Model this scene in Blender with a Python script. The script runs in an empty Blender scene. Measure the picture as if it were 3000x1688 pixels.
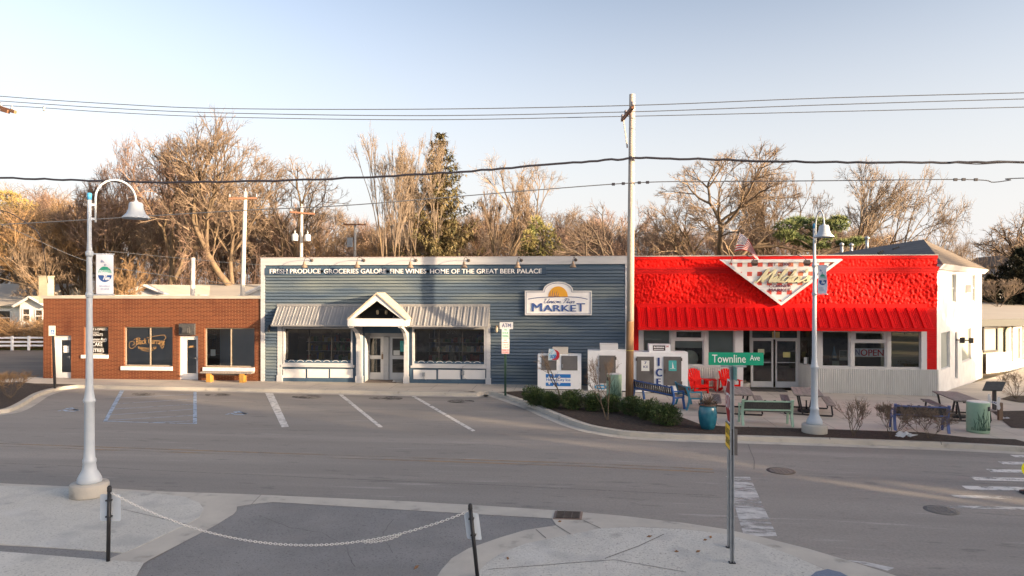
import bpy, bmesh, math, random
from mathutils import Vector, Matrix, noise
sin, cos, pi, R = math.sin, math.cos, math.pi, math.radians
V = Vector
S = bpy.context.scene
COL = S.collection
# ------------------------------------------------------------------ camera
TH = R(5.5); CS, SN = cos(TH), sin(TH); CZ = 4.2
cam = bpy.data.cameras.new('camera'); camo = bpy.data.objects.new('camera', cam); COL.objects.link(camo)
cam.sensor_width = 36; cam.lens = 24; cam.shift_y = 10 / 3000; cam.clip_end = 3000
camo.location = (0, 0, CZ); camo.rotation_euler = (pi / 2, 0, TH); S.camera = camo
# ------------------------------------------------------------------ light
SUN_EL, SUN_AZ = R(9.2), R(114)          # azimuth clockwise from +Y
SD = V((sin(SUN_AZ) * cos(SUN_EL), cos(SUN_AZ) * cos(SUN_EL), sin(SUN_EL)))
world = bpy.data.worlds.new('World'); S.world = world; world.use_nodes = True
wn = world.node_tree; bg = wn.nodes['Background']
sky = wn.nodes.new('ShaderNodeTexSky'); sky.sky_type = 'NISHITA'; sky.sun_disc = False
sky.sun_elevation = SUN_EL; sky.sun_rotation = SUN_AZ; sky.altitude = 200
sky.air_density = 1.0; sky.dust_density = 4.0; sky.ozone_density = 1.6
hs = wn.nodes.new('ShaderNodeHueSaturation'); hs.inputs['Saturation'].default_value = 0.62; wn.links.new(sky.outputs[0], hs.inputs['Color']); gm = wn.nodes.new('ShaderNodeGamma'); gm.inputs[1].default_value = 1.45; wn.links.new(hs.outputs[0], gm.inputs[0])
tn = wn.nodes.new('ShaderNodeMix'); tn.data_type = 'RGBA'; tn.blend_type = 'MULTIPLY'; tn.inputs[0].default_value = 1; tn.inputs[7].default_value = (.62, .585, .58, 1)
wn.links.new(gm.outputs[0], tn.inputs[6]); tc = wn.nodes.new('ShaderNodeTexCoord'); sp = wn.nodes.new('ShaderNodeSeparateXYZ'); wn.links.new(tc.outputs['Generated'], sp.inputs[0])   # horizon haze: paler towards the horizon
hr = wn.nodes.new('ShaderNodeMapRange'); hr.interpolation_type = 'SMOOTHSTEP'; hr.inputs[1].default_value = .0; hr.inputs[2].default_value = .5; hr.inputs[3].default_value = .92; hr.inputs[4].default_value = 0; wn.links.new(sp.outputs[2], hr.inputs[0])
hz = wn.nodes.new('ShaderNodeMix'); hz.data_type = 'RGBA'; hz.inputs[7].default_value = (2.22, 2.16, 2.15, 1); wn.links.new(hr.outputs[0], hz.inputs[0]); wn.links.new(tn.outputs[2], hz.inputs[6]); wn.links.new(hz.outputs[2], bg.inputs[0]); bg.inputs[1].default_value = 0.15
sun = bpy.data.lights.new('sun', 'SUN'); suno = bpy.data.objects.new('sun', sun); COL.objects.link(suno)
sun.energy = 4.5; sun.angle = R(0.6); sun.color = (1.0, 0.74, 0.47)
suno.rotation_euler = SD.to_track_quat('Z', 'Y').to_euler(); suno.location = (30, -20, 30)
S.view_settings.view_transform = 'Standard'; S.view_settings.look = 'None'
S.view_settings.exposure = 1.62; S.view_settings.gamma = 1.0
S.render.engine = 'CYCLES'
S.cycles.max_bounces = 6; S.cycles.diffuse_bounces = 3; S.cycles.glossy_bounces = 3; S.cycles.transparent_max_bounces = 12
S.cycles.caustics_reflective = False; S.cycles.caustics_refractive = False
# ------------------------------------------------------------------ measuring (photo pixels of the 3000 x 1688 original)
FP, CX, HY = 2000.0, 1500.0, 854.0
Y0 = 30.73                                # plane of the shop fronts
def gz(x): return 0.0 if x < 0 else -0.017 * min(x, 25)
def ray(px, py):
    u = (px - CX) / FP
    return V((u * CS - SN, u * SN + CS, (HY - py) / FP))
def G(px, py, h=0.0):
    d = ray(px, py); z = h
    for _ in range(40):
        t = (z - CZ) / d.z; z = h + gz(d.x * t)
    return V((d.x * t, d.y * t, z))
def F(px, py, Y=Y0):
    d = ray(px, py); t = Y / d.y
    return V((d.x * t, Y, CZ + d.z * t))
def DP(px, py, D):
    d = ray(px, py)
    return V((d.x * D, d.y * D, CZ + d.z * D))
def FR(x0, y0, x1, y1, Y=Y0):             # pixel rectangle on a facade plane -> X0, Z0, X1, Z1
    a, b = F(x0, y0, Y), F(x1, y1, Y); c, d = F(x0, y1, Y), F(x1, y0, Y)
    return a.x, (b.z + c.z) / 2, b.x, (a.z + d.z) / 2
# ------------------------------------------------------------------ mesh builder
OFF = {}
class MB:
    def __init__(s): s.v = []; s.f = []; s.mi = []; s.sm = []
    def add(s, vs, fs, mi=0, smooth=False):
        o = len(s.v); s.v.extend(tuple(p) for p in vs)
        for f in fs: s.f.append(tuple(i + o for i in f)); s.mi.append(mi); s.sm.append(smooth)
        return s
    def hexa(s, p, mi=0):                 # p: 4 bottom ccw + 4 top ccw
        return s.add(p, [(3, 2, 1, 0), (4, 5, 6, 7), (0, 1, 5, 4), (1, 2, 6, 5), (2, 3, 7, 6), (3, 0, 4, 7)], mi)
    def box(s, x0, y0, z0, x1, y1, z1, mi=0):
        if x0 > x1: x0, x1 = x1, x0
        if y0 > y1: y0, y1 = y1, y0
        if z0 > z1: z0, z1 = z1, z0
        return s.hexa([(x0, y0, z0), (x1, y0, z0), (x1, y1, z0), (x0, y1, z0), (x0, y0, z1), (x1, y0, z1), (x1, y1, z1), (x0, y1, z1)], mi)
    def obox(s, c, size, M, mi=0):
        hx, hy, hz = [q / 2 for q in size]; c = V(c)
        ps = [c + M @ V(q) for q in ((-hx, -hy, -hz), (hx, -hy, -hz), (hx, hy, -hz), (-hx, hy, -hz), (-hx, -hy, hz), (hx, -hy, hz), (hx, hy, hz), (-hx, hy, hz))]
        return s.hexa(ps, mi)
    def bar(s, a, b, w, h, up=(0, 0, 1), mi=0):   # rectangular bar from a to b
        a, b = V(a), V(b); d = (b - a); L = d.length; d.normalize(); u = V(up)
        x = d.cross(u)
        if x.length < 1e-4: x = d.cross(V((0, 1, 0)))
        x.normalize(); y = x.cross(d)
        return s.obox((a + b) / 2, (w, L, h), Matrix((x, d, y)).transposed(), mi)
    def quad(s, a, b, c, d, mi=0): return s.add([a, b, c, d], [(0, 1, 2, 3)], mi)
    def prism(s, poly, O, U, W, n, mi=0, smooth=False):  # polygon (u,w) in plane, extruded by vector n
        O, U, W, n = V(O), V(U), V(W), V(n); k = len(poly)
        lo = [O + U * p[0] + W * p[1] for p in poly]; hi = [p + n for p in lo]
        fl = U.cross(W).dot(n) > 0
        top = tuple(range(k, 2 * k)); bot = tuple(range(k))
        fs = [top if fl else top[::-1], bot[::-1] if fl else bot]
        s.add(lo + hi, fs, mi)
        o = len(s.v) - 2 * k
        for i in range(k):
            j = (i + 1) % k
            q = (o + i, o + j, o + k + j, o + k + i)
            s.f.append(q if fl else q[::-1]); s.mi.append(mi); s.sm.append(smooth)
        return s
    def tube(s, pts, r, n=8, mi=0, caps=True, smooth=True):
        pts = [V(p) for p in pts]; k = len(pts)
        rs = r if isinstance(r, (list, tuple)) else [r] * k
        vs = []; prev = None
        for i, p in enumerate(pts):
            d = (pts[min(i + 1, k - 1)] - pts[max(i - 1, 0)]); d = d.normalized() if d.length > 0 else V((0, 0, 1))
            if prev is None:
                a = V((0, 0, 1)) if abs(d.z) < .9 else V((1, 0, 0)); x = d.cross(a).normalized()
            else:
                x = prev - d * prev.dot(d); x = x.normalized() if x.length > 1e-6 else d.orthogonal().normalized()
            prev = x; y = d.cross(x)
            for j in range(n):
                t = 2 * pi * j / n; vs.append(p + (x * cos(t) + y * sin(t)) * rs[i])
        fs = [(i * n + j, i * n + (j + 1) % n, (i + 1) * n + (j + 1) % n, (i + 1) * n + j) for i in range(k - 1) for j in range(n)]
        s.add(vs, fs, mi, smooth)
        if caps:
            o = len(s.v) - len(vs)
            s.f.append(tuple(range(o + n - 1, o - 1, -1))); s.mi.append(mi); s.sm.append(False)
            e = o + (k - 1) * n; s.f.append(tuple(range(e, e + n))); s.mi.append(mi); s.sm.append(False)
        return s
    def lathe(s, prof, c=(0, 0, 0), n=20, mi=0, smooth=True, M=None):
        c = V(c); vs = []
        for r, z in prof:
            for j in range(n):
                t = 2 * pi * j / n; q = V((r * cos(t), r * sin(t), z))
                vs.append(c + (M @ q if M else q))
        k = len(prof)
        fs = [(i * n + j, i * n + (j + 1) % n, (i + 1) * n + (j + 1) % n, (i + 1) * n + j) for i in range(k - 1) for j in range(n)]
        s.add(vs, fs, mi, smooth)
        o = len(s.v) - len(vs)
        if prof[0][0] > 1e-4: s.f.append(tuple(range(o + n - 1, o - 1, -1))); s.mi.append(mi); s.sm.append(False)
        if prof[-1][0] > 1e-4: e = o + (k - 1) * n; s.f.append(tuple(range(e, e + n))); s.mi.append(mi); s.sm.append(False)
        return s
    def build(s, name, mats, parent=None, loc=None, local=False, props=None):
        me = bpy.data.meshes.new(name); off = V((0, 0, 0))
        if parent is not None and not local: off = OFF.get(parent.name, V((0, 0, 0)))
        if loc is not None: off = V(loc)
        vs = s.v if off.length == 0 else [(p[0] - off.x, p[1] - off.y, p[2] - off.z) for p in s.v]
        me.from_pydata(vs, [], s.f)
        if not isinstance(mats, (list, tuple)): mats = [mats]
        for m in mats: me.materials.append(m)
        if len(mats) > 1: me.polygons.foreach_set('material_index', s.mi)
        if any(s.sm): me.polygons.foreach_set('use_smooth', s.sm)
        me.update()
        o = bpy.data.objects.new(name, me); COL.objects.link(o)
        if parent is not None: o.parent = parent; OFF[o.name] = OFF.get(parent.name, V((0, 0, 0)))
        elif loc is not None: o.location = loc; OFF[o.name] = V(loc)
        return o
def tag(o, label=None, cat=None, group=None, kind=None):
    if label: o['label'] = label
    if cat: o['category'] = cat
    if group: o['group'] = group
    if kind: o['kind'] = kind
    return o
def thing(name, label, cat, loc=(0, 0, 0), rz=0, group=None):
    o = bpy.data.objects.new(name, None); COL.objects.link(o); o.empty_display_size = .2
    o.location = loc; o.rotation_euler = (0, 0, rz); OFF[o.name] = V(loc)
    return tag(o, label, cat, group)
def dup(o, loc=None, rz=None, label=None, sc=None):
    def cp(a, parent):
        c = a.copy(); COL.objects.link(c); c.parent = parent
        for ch in a.children: cp(ch, c)
        return c
    c = cp(o, None)
    if loc is not None: c.location = loc
    if rz is not None: c.rotation_euler = (0, 0, rz)
    if sc is not None: c.scale = sc if isinstance(sc, (tuple, list)) else (sc,) * 3
    if label: c['label'] = label
    return c
# ------------------------------------------------------------------ text and strokes (2-D, then placed on a plane)
TEXTC = {}
def text2d(body, bold=0.0, shear=0.0):
    key = (body, bold, shear)
    if key in TEXTC: return TEXTC[key]
    cu = bpy.data.curves.new('txt', 'FONT'); cu.body = body; cu.size = 1; cu.offset = bold; cu.shear = shear; cu.resolution_u = 3
    o = bpy.data.objects.new('txt', cu); COL.objects.link(o)
    dg = bpy.context.evaluated_depsgraph_get(); me = bpy.data.meshes.new_from_object(o.evaluated_get(dg))
    vs = [(v.co.x, v.co.y) for v in me.vertices]; fs = [tuple(p.vertices) for p in me.polygons]
    bpy.data.objects.remove(o); bpy.data.curves.remove(cu); bpy.data.meshes.remove(me)
    TEXTC[key] = (vs, fs); return vs, fs
def put_text(mb, body, O, U, W, width, height, bold=0.0, shear=0.0, depth=0.0, mi=0, arc=0.0):
    """fit text in the rectangle at O spanned by unit vectors U (right), W (up); depth extrudes to the viewer"""
    vs, fs = text2d(body, 0.0, shear)
    if not vs: return
    x0 = min(v[0] for v in vs) - bold; x1 = max(v[0] for v in vs) + bold; y0 = min(v[1] for v in vs); y1 = max(v[1] for v in vs)
    O, U, W = V(O), V(U), V(W); N = U.cross(W)
    for c, dx in enumerate((0, -bold, bold) if bold > .002 else (0,)):   # heavier strokes: overlaid copies, each a hair proud of the last
        def pt(v, k):
            a = (v[0] + dx - x0) / (x1 - x0); b = (v[1] - y0) / (y1 - y0)
            return O + U * (a * width) + W * (b * height + arc * (1 - (2 * a - 1) ** 2)) + N * (k + c * .0004)
        mb.add([pt(v, depth) for v in vs], fs, mi)
        if depth > .004:
            ed = {}
            for f in fs:
                for i in range(len(f)):
                    a, b = f[i], f[(i + 1) % len(f)]; ed[(a, b)] = 1
            for (a, b) in list(ed):
                if (b, a) not in ed: mb.quad(pt(vs[a], 0), pt(vs[b], 0), pt(vs[b], depth), pt(vs[a], depth), mi)
def crom(pts, n=6):
    out = []; P = [pts[0]] + list(pts) + [pts[-1]]
    for i in range(1, len(P) - 2):
        for k in range(n):
            t = k / n; a, b, c, d = P[i - 1], P[i], P[i + 1], P[i + 2]
            out.append(tuple(.5 * (2 * b[q] + (c[q] - a[q]) * t + (2 * a[q] - 5 * b[q] + 4 * c[q] - d[q]) * t * t + (3 * b[q] - a[q] - 3 * c[q] + d[q]) * t ** 3) for q in range(len(b))))
    out.append(tuple(pts[-1])); return out
def stroke(mb, pts, O, U, W, sx, sy, w0, w1=None, depth=0.01, mi=0):
    """hand lettering: calligraphic ribbon, thick on down strokes"""
    O, U, W = V(O), V(U), V(W); N = U.cross(W); w1 = w1 or w0
    P = [(p[0] * sx, p[1] * sy) for p in crom(pts)]
    L, Rr = [], []
    for i, p in enumerate(P):
        a, b = P[max(i - 1, 0)], P[min(i + 1, len(P) - 1)]; dx, dy = b[0] - a[0], b[1] - a[1]; l = math.hypot(dx, dy) or 1
        w = (w0 + (w1 - w0) * min(1, abs(dy) / l) ** 2) / 2; nx, ny = -dy / l * w, dx / l * w
        L.append((p[0] + nx, p[1] + ny)); Rr.append((p[0] - nx, p[1] - ny))
    pt = lambda q, k: O + U * q[0] + W * q[1] + N * k
    for i in range(len(P) - 1):
        k = depth + .0006 * (i % 3)
        mb.quad(pt(Rr[i], k), pt(Rr[i + 1], k), pt(L[i + 1], k), pt(L[i], k), mi)
        mb.quad(pt(Rr[i], 0), pt(Rr[i + 1], 0), pt(Rr[i + 1], k), pt(Rr[i], k), mi)
        mb.quad(pt(L[i + 1], 0), pt(L[i], 0), pt(L[i], k), pt(L[i + 1], k), mi)
UX, UZ = V((1, 0, 0)), V((0, 0, 1))
SCRIPT = {  # unit letters, x-height .45, cap 1
 'M': [[(-.12, .05), (-.02, .0), (.12, .25), (.26, .92), (.3, .98), (.3, .6), (.3, .02)], [(.3, .05), (.5, .6), (.7, .98), (.7, .6), (.7, .08), (.78, .0), (.9, .12)]],
 'U': [[(.0, .8), (.1, .95), (.2, .9), (.12, .4), (.18, .05), (.32, .03), (.5, .35), (.62, .95), (.55, .4), (.56, .08), (.64, .02), (.76, .15)]],
 'P': [[(.22, .95), (.15, .4), (.06, -.02)], [(.0, .75), (.1, .97), (.4, 1.0), (.56, .8), (.42, .55), (.18, .48)]],
 'W': [[(0, .9), (.08, .98), (.1, .5), (.16, .02), (.3, .4), (.44, .9), (.46, .4), (.52, .02), (.7, .5), (.82, .98)]],
 'i': [[(-.1, .12), (.04, .42), (.06, .45), (.04, .12), (.1, .0), (.22, .12)], [(.12, .62), (.13, .7)]],
 'l': [[(-.1, .12), (.1, .5), (.2, .92), (.14, 1.0), (.06, .6), (.04, .12), (.12, .0), (.24, .12)]],
 'd': [[(.3, .38), (.14, .46), (.0, .25), (.04, .02), (.18, .04), (.34, .4), (.44, 1.0), (.36, .4), (.36, .08), (.42, .0), (.54, .12)]],
 'a': [[(.3, .38), (.14, .46), (.0, .25), (.04, .02), (.18, .04), (.34, .44), (.3, .1), (.38, .0), (.5, .12)]],
 's': [[(-.1, .1), (.1, .35), (.16, .48), (.2, .3), (.22, .1), (.1, .0), (.0, .06)]],
 'n': [[(-.04, .12), (.06, .44), (.08, .02)], [(.08, .1), (.22, .44), (.3, .4), (.28, .1), (.34, .0), (.44, .12)]],
 'o': [[(.24, .42), (.1, .46), (.0, .22), (.08, .0), (.22, .04), (.3, .3), (.24, .42), (.4, .36)]],
 'e': [[(-.06, .1), (.1, .2), (.26, .34), (.18, .46), (.04, .32), (.04, .1), (.14, .0), (.34, .12)]],
 'r': [[(-.06, .1), (.08, .46), (.12, .4), (.26, .42), (.2, .1), (.26, .0), (.38, .12)]],
 'c': [[(.26, .38), (.14, .46), (.0, .25), (.04, .03), (.16, .0), (.34, .14)]],
 'm': [[(-.04, .12), (.06, .44), (.08, .02)], [(.08, .1), (.2, .44), (.24, .02)], [(.24, .1), (.36, .44), (.42, .4), (.4, .1), (.46, .0), (.56, .12)]],
 't': [[(-.06, .1), (.1, .45), (.18, .85), (.1, .3), (.12, .02), (.28, .1)], [(.0, .55), (.28, .6)]],
 "'": [[(.05, 1.0), (.0, .8)]], ' ': []}
ADV = {'M': .88, 'U': .74, 'P': .5, 'W': .85, 'i': .22, 'l': .24, 'd': .52, 'a': .48, 's': .3, 'n': .44, 'o': .38, 'e': .34, 'r': .36, 'c': .34, 'm': .58, 't': .28, "'": .12, ' ': .25}
def put_script(mb, body, O, U, W, width, height, w0, w1, depth=.01, slant=.25, mi=0):
    tot = sum(ADV[c] for c in body); x = 0
    for c in body:
        for st in SCRIPT[c]:
            stroke(mb, [((x + p[0]) + slant * p[1], p[1]) for p in st], O, U, W, width / tot, height, w0, w1, depth, mi)
        x += ADV[c]
# ------------------------------------------------------------------ materials
def mat(name, c1, c2=None, scale=3.0, rough=.7, bump=0.0, bscale=40.0, metal=0.0, spec=.4, st=(1, 1, 1), c3=None, detail=5, lo=.35, hi=.65, coat=0, bdist=.02):
    m = bpy.data.materials.new(name); m.use_nodes = True; nt = m.node_tree; N = nt.nodes; L = nt.links
    p = N['Principled BSDF']; p.inputs['Roughness'].default_value = rough; p.inputs['Metallic'].default_value = metal
    p.inputs['Specular IOR Level'].default_value = spec; p.inputs['Coat Weight'].default_value = coat
    p.inputs['Base Color'].default_value = (*c1, 1)
    g = N.new('ShaderNodeNewGeometry'); mp = N.new('ShaderNodeMapping'); mp.inputs['Scale'].default_value = st
    L.new(g.outputs['Position'], mp.inputs[0])
    if c2:
        n = N.new('ShaderNodeTexNoise'); n.inputs['Scale'].default_value = scale; n.inputs['Detail'].default_value = detail; n.inputs['Roughness'].default_value = .62
        L.new(mp.outputs[0], n.inputs['Vector'])
        r = N.new('ShaderNodeValToRGB'); e = r.color_ramp.elements
        e[0].position = lo; e[0].color = (*c1, 1); e[1].position = hi; e[1].color = (*c2, 1)
        if c3: q = r.color_ramp.elements.new((lo + hi) / 2); q.color = (*c3, 1)
        L.new(n.outputs[0], r.inputs[0]); L.new(r.outputs[0], p.inputs['Base Color'])
        m['_out'] = 1
    if bump:
        b = N.new('ShaderNodeTexNoise'); b.inputs['Scale'].default_value = bscale; b.inputs['Detail'].default_value = 4
        L.new(mp.outputs[0], b.inputs['Vector'])
        bu = N.new('ShaderNodeBump'); bu.inputs['Strength'].default_value = bump; bu.inputs['Distance'].default_value = bdist
        L.new(b.outputs[0], bu.inputs['Height']); L.new(bu.outputs[0], p.inputs['Normal'])
    return m
def nodes(m): return m.node_tree.nodes, m.node_tree.links, m.node_tree.nodes['Principled BSDF']
def mixnode(m, fac_socket, a_socket, col, mode='MIX'):
    N, L, p = nodes(m)
    x = N.new('ShaderNodeMix'); x.data_type = 'RGBA'; x.blend_type = mode
    L.new(fac_socket, x.inputs[0]); L.new(a_socket, x.inputs[6]); x.inputs[7].default_value = (*col, 1)
    return x
def layer(m, col, scale, lo, hi, st=(1, 1, 1), detail=6, amount=1.0, rot=0):
    """lay a second noise-masked colour over the base colour (wear, dust, stains, painted pit shade)"""
    N, L, p = nodes(m); src = p.inputs['Base Color'].links[0].from_socket if p.inputs['Base Color'].links else None
    g = N.new('ShaderNodeNewGeometry'); mp = N.new('ShaderNodeMapping'); mp.inputs['Scale'].default_value = st; mp.inputs['Rotation'].default_value = (0, 0, rot)
    L.new(g.outputs['Position'], mp.inputs[0])
    n = N.new('ShaderNodeTexNoise'); n.inputs['Scale'].default_value = scale; n.inputs['Detail'].default_value = detail
    L.new(mp.outputs[0], n.inputs['Vector'])
    r = N.new('ShaderNodeMapRange'); r.inputs[1].default_value = lo; r.inputs[2].default_value = hi; r.inputs[4].default_value = amount
    L.new(n.outputs[0], r.inputs[0])
    x = N.new('ShaderNodeMix'); x.data_type = 'RGBA'; L.new(r.outputs[0], x.inputs[0])
    if src: L.new(src, x.inputs[6])
    else: x.inputs[6].default_value = p.inputs['Base Color'].default_value
    x.inputs[7].default_value = (*col, 1); L.new(x.outputs[2], p.inputs['Base Color'])
    return m
def worn(m, scale, lo, hi, st=(1, 1, 1)):
    """paint worn through in patches: transparent where noise is low"""
    N, L, p = nodes(m); g = N.new('ShaderNodeNewGeometry'); mp = N.new('ShaderNodeMapping'); mp.inputs['Scale'].default_value = st
    L.new(g.outputs['Position'], mp.inputs[0]); n = N.new('ShaderNodeTexNoise'); n.inputs['Scale'].default_value = scale; n.inputs['Detail'].default_value = 8; n.inputs['Roughness'].default_value = .7
    L.new(mp.outputs[0], n.inputs['Vector']); r = N.new('ShaderNodeMapRange'); r.inputs[1].default_value = lo; r.inputs[2].default_value = hi
    L.new(n.outputs[0], r.inputs[0]); L.new(r.outputs[0], p.inputs['Alpha']); return m
def brickmat(name, c1, c2, cm, bw, bh, mortar, bump=.4, plane='xz'):
    m = mat(name, c1, rough=.8, spec=.25); N, L, p = nodes(m)
    g = N.new('ShaderNodeNewGeometry'); sx = N.new('ShaderNodeSeparateXYZ'); L.new(g.outputs['Position'], sx.inputs[0]); cb = N.new('ShaderNodeCombineXYZ')
    if plane == 'xz':
        ad = N.new('ShaderNodeMath'); L.new(sx.outputs[0], ad.inputs[0]); L.new(sx.outputs[1], ad.inputs[1]); ad.operation = 'ADD'
        L.new(ad.outputs[0], cb.inputs[0]); L.new(sx.outputs[2], cb.inputs[1])
    else: L.new(sx.outputs[0], cb.inputs[0]); L.new(sx.outputs[1], cb.inputs[1])
    b = N.new('ShaderNodeTexBrick'); L.new(cb.outputs[0], b.inputs['Vector']); b.inputs['Scale'].default_value = 1
    b.inputs['Brick Width'].default_value = bw; b.inputs['Row Height'].default_value = bh; b.inputs['Mortar Size'].default_value = mortar; b.inputs['Mortar Smooth'].default_value = .3
    b.inputs['Color1'].default_value = (*c1, 1); b.inputs['Color2'].default_value = (*c2, 1); b.inputs['Mortar'].default_value = (*cm, 1)
    L.new(b.outputs[0], p.inputs['Base Color'])
    bu = N.new('ShaderNodeBump'); bu.invert = True; bu.inputs['Strength'].default_value = bump; bu.inputs['Distance'].default_value = .01
    L.new(b.outputs[1], bu.inputs['Height']); L.new(bu.outputs[0], p.inputs['Normal'])
    return m
def glassmat(name, tint, refl=1.0):
    m = bpy.data.materials.new(name); m.use_nodes = True; N = m.node_tree.nodes; L = m.node_tree.links; N.clear()
    o = N.new('ShaderNodeOutputMaterial'); t = N.new('ShaderNodeBsdfTransparent'); t.inputs[0].default_value = (*tint, 1)
    gl = N.new('ShaderNodeBsdfGlossy'); gl.inputs['Roughness'].default_value = .02; gl.inputs[0].default_value = (.9, .9, .9, 1)
    fr = N.new('ShaderNodeFresnel'); fr.inputs[0].default_value = 1.55
    mu = N.new('ShaderNodeMath'); mu.operation = 'MULTIPLY'; mu.inputs[1].default_value = refl; L.new(fr.outputs[0], mu.inputs[0])
    mx = N.new('ShaderNodeMixShader'); L.new(mu.outputs[0], mx.inputs[0]); L.new(t.outputs[0], mx.inputs[1]); L.new(gl.outputs[0], mx.inputs[2]); L.new(mx.outputs[0], o.inputs[0])
    return m
M = {}
M['white'] = mat('white_paint', (.64, .635, .63), (.55, .545, .54), 1.6, .55, lo=.5, hi=.85, bump=.08)
M['white_trim'] = layer(mat('weathered_white_trim', (.47, .475, .49), (.39, .395, .41), 2.5, .6, st=(.4, 1, 3), lo=.45, hi=.8), (.36, .35, .34), 5, .66, .78, (.5, 1, 2), amount=.6)
M['stucco_white'] = mat('white_stucco', (.82, .8, .76), (.72, .7, .66), 2, .8, bump=.3, bscale=30)
M['dark'] = mat('black_metal', (.018, .018, .02), (.03, .03, .033), 6, .45)
M['charcoal'] = mat('charcoal_plastic', (.05, .05, .053), (.075, .073, .072), 8, .6)
M['galv'] = mat('galvanised_steel', (.3, .32, .34), (.4, .42, .44), 9, .45, metal=.6)
M['lamp'] = mat('pale_blue_grey_paint', (.43, .475, .525), (.48, .52, .56), 3, .38)
M['lampcap'] = mat('blue_cap_paint', (.06, .3, .55), rough=.5)
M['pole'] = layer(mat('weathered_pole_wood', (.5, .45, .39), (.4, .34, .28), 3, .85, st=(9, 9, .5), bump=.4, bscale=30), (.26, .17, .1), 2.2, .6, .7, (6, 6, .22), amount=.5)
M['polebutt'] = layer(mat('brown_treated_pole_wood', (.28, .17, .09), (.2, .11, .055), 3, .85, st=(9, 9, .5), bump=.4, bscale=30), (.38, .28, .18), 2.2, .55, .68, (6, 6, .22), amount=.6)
M['polewhite'] = mat('bleached_pole_wood', (.6, .57, .52), (.46, .42, .37), 3, .85, st=(5, 5, .5))
M['arm'] = mat('crossarm_wood', (.16, .075, .045), (.24, .12, .07), 4, .8, st=(4, 1, 4))
M['wire'] = mat('black_cable', (.02, .02, .03), rough=.5)
M['wiregrey'] = mat('bare_wire', (.09, .1, .12), rough=.5)
M['brick'] = brickmat('dark_red_brick', (.125, .033, .014), (.082, .021, .01), (.36, .18, .09), .3, .062, .0085, .5)
layer(M['brick'], (.06, .015, .01), 1.2, .5, .75, (1, 1, .5), amount=.5)
M['coping'] = mat('stone_coping', (.42, .39, .34), (.32, .3, .27), 3, .8, st=(.4, 1, 1))
M['sill'] = mat('white_brick_sill', (.74, .72, .7), (.6, .58, .57), 7, .7)
M['glass'] = glassmat('window_glass', (.78, .8, .8), 1.5)
M['glassdark'] = glassmat('tinted_shop_glass', (.47, .49, .47), 2.0)
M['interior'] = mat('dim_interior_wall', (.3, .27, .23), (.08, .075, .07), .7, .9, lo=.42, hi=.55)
M['shade'] = mat('grey_roller_shade', (.3, .31, .33), (.35, .36, .385), .7, .8)
M['shadegreen'] = mat('grey_green_roller_shade', (.3, .32, .28), (.35, .37, .33), .8, .8)
M['bronze'] = mat('bronze_window_frame', (.3, .25, .19), (.36, .31, .25), 5, .5)
M['gold'] = mat('gold_window_lettering', (.32, .19, .08), rough=.6)
M['paper'] = mat('paper', (.74, .74, .7), rough=.8)
M['teal'] = mat('teal_print', (.05, .36, .36), (.1, .45, .42), 20, .5)
M['blueprint'] = mat('blue_print', (.02, .17, .5), rough=.5)
M['navy'] = mat('navy_lettering', (.02, .05, .2), rough=.5)
M['black'] = mat('black_lettering', (.02, .02, .025), rough=.5)
M['redprint'] = mat('red_print', (.5, .03, .04), rough=.5)
M['sunyellow'] = mat('amber_sign_sun', (.75, .36, .03), rough=.5)
M['cream'] = mat('cream_lettering', (.84, .78, .5), rough=.45)
M['plum'] = mat('plum_lettering', (.2, .05, .08), rough=.5)
M['siding'] = layer(layer(mat('weathered_blue_clapboard', (.052, .083, .127), (.085, .12, .158), 1.3, .75, st=(.22, 1, 6.8), lo=.36, hi=.66, detail=3), (.17, .2, .195), 1.0, .46, .68, (.3, 1, 1.6), amount=.8), (.02, .038, .065), 9, .66, .78, (.5, 1, 2), amount=.5)
M['bluepaint'] = mat('blue_trim_paint', (.045, .085, .135), (.06, .105, .155), 2, .6)
M['letterband'] = mat('dark_blue_band', (.032, .06, .1), (.05, .085, .13), 2, .7, st=(.3, 1, 3))
M['awnmetal'] = layer(mat('grey_ribbed_metal', (.26, .26, .265), (.33, .325, .32), 2, .42, metal=.3, spec=.5, st=(6, .5, .5)), (.25, .24, .23), 3, .58, .75, (3, 1, .5), amount=.5)
M['shingle'] = mat('pale_porch_shingle', (.5, .43, .33), (.42, .36, .28), 12, .9)
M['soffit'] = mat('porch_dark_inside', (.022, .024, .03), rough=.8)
M['oldbrass'] = mat('weathered_brass', (.22, .16, .11), (.3, .22, .16), 12, .5, metal=.4)
M['red'] = layer(mat('bright_red_masonry_paint', (.64, .005, .004), (.74, .012, .007), 3, .55, spec=.1), (.42, .002, .003), 6, .55, .75, amount=.7)  # darker red patches: stains, and pit shade put into the colour
M['redmetal'] = mat('red_metal_roofing', (.6, .005, .005), (.67, .008, .007), 2, .4, spec=.15)
M['redbrick'] = brickmat('red_painted_brick', (.62, .006, .006), (.55, .005, .005), (.5, .012, .012), .22, .075, .008, .8)
M['redpaint'] = mat('red_chair_paint', (.58, .004, .003), (.64, .007, .005), 4, .55, spec=.12)
M['checkred'] = layer(mat('faded_red_check', (.66, .08, .06), (.7, .12, .08), 3, .6), (.74, .26, .14), .8, .5, .62, amount=.9)
M['signwhite'] = mat('cream_sign_white', (.82, .81, .8), (.77, .75, .73), 1.5, .6)
M['frame'] = mat('grey_white_storefront_frame', (.52, .51, .5), (.58, .57, .55), 2, .55)
M['corr'] = mat('galvanised_corrugated_sheet', (.56, .55, .51), (.64, .63, .59), 2.5, .4, metal=.25, st=(5, 1, .6))
M['freezer'] = layer(mat('white_enamel', (.86, .86, .86), (.8, .8, .8), 2, .35), (.45, .42, .38), 6, .68, .8, amount=.5)
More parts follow.
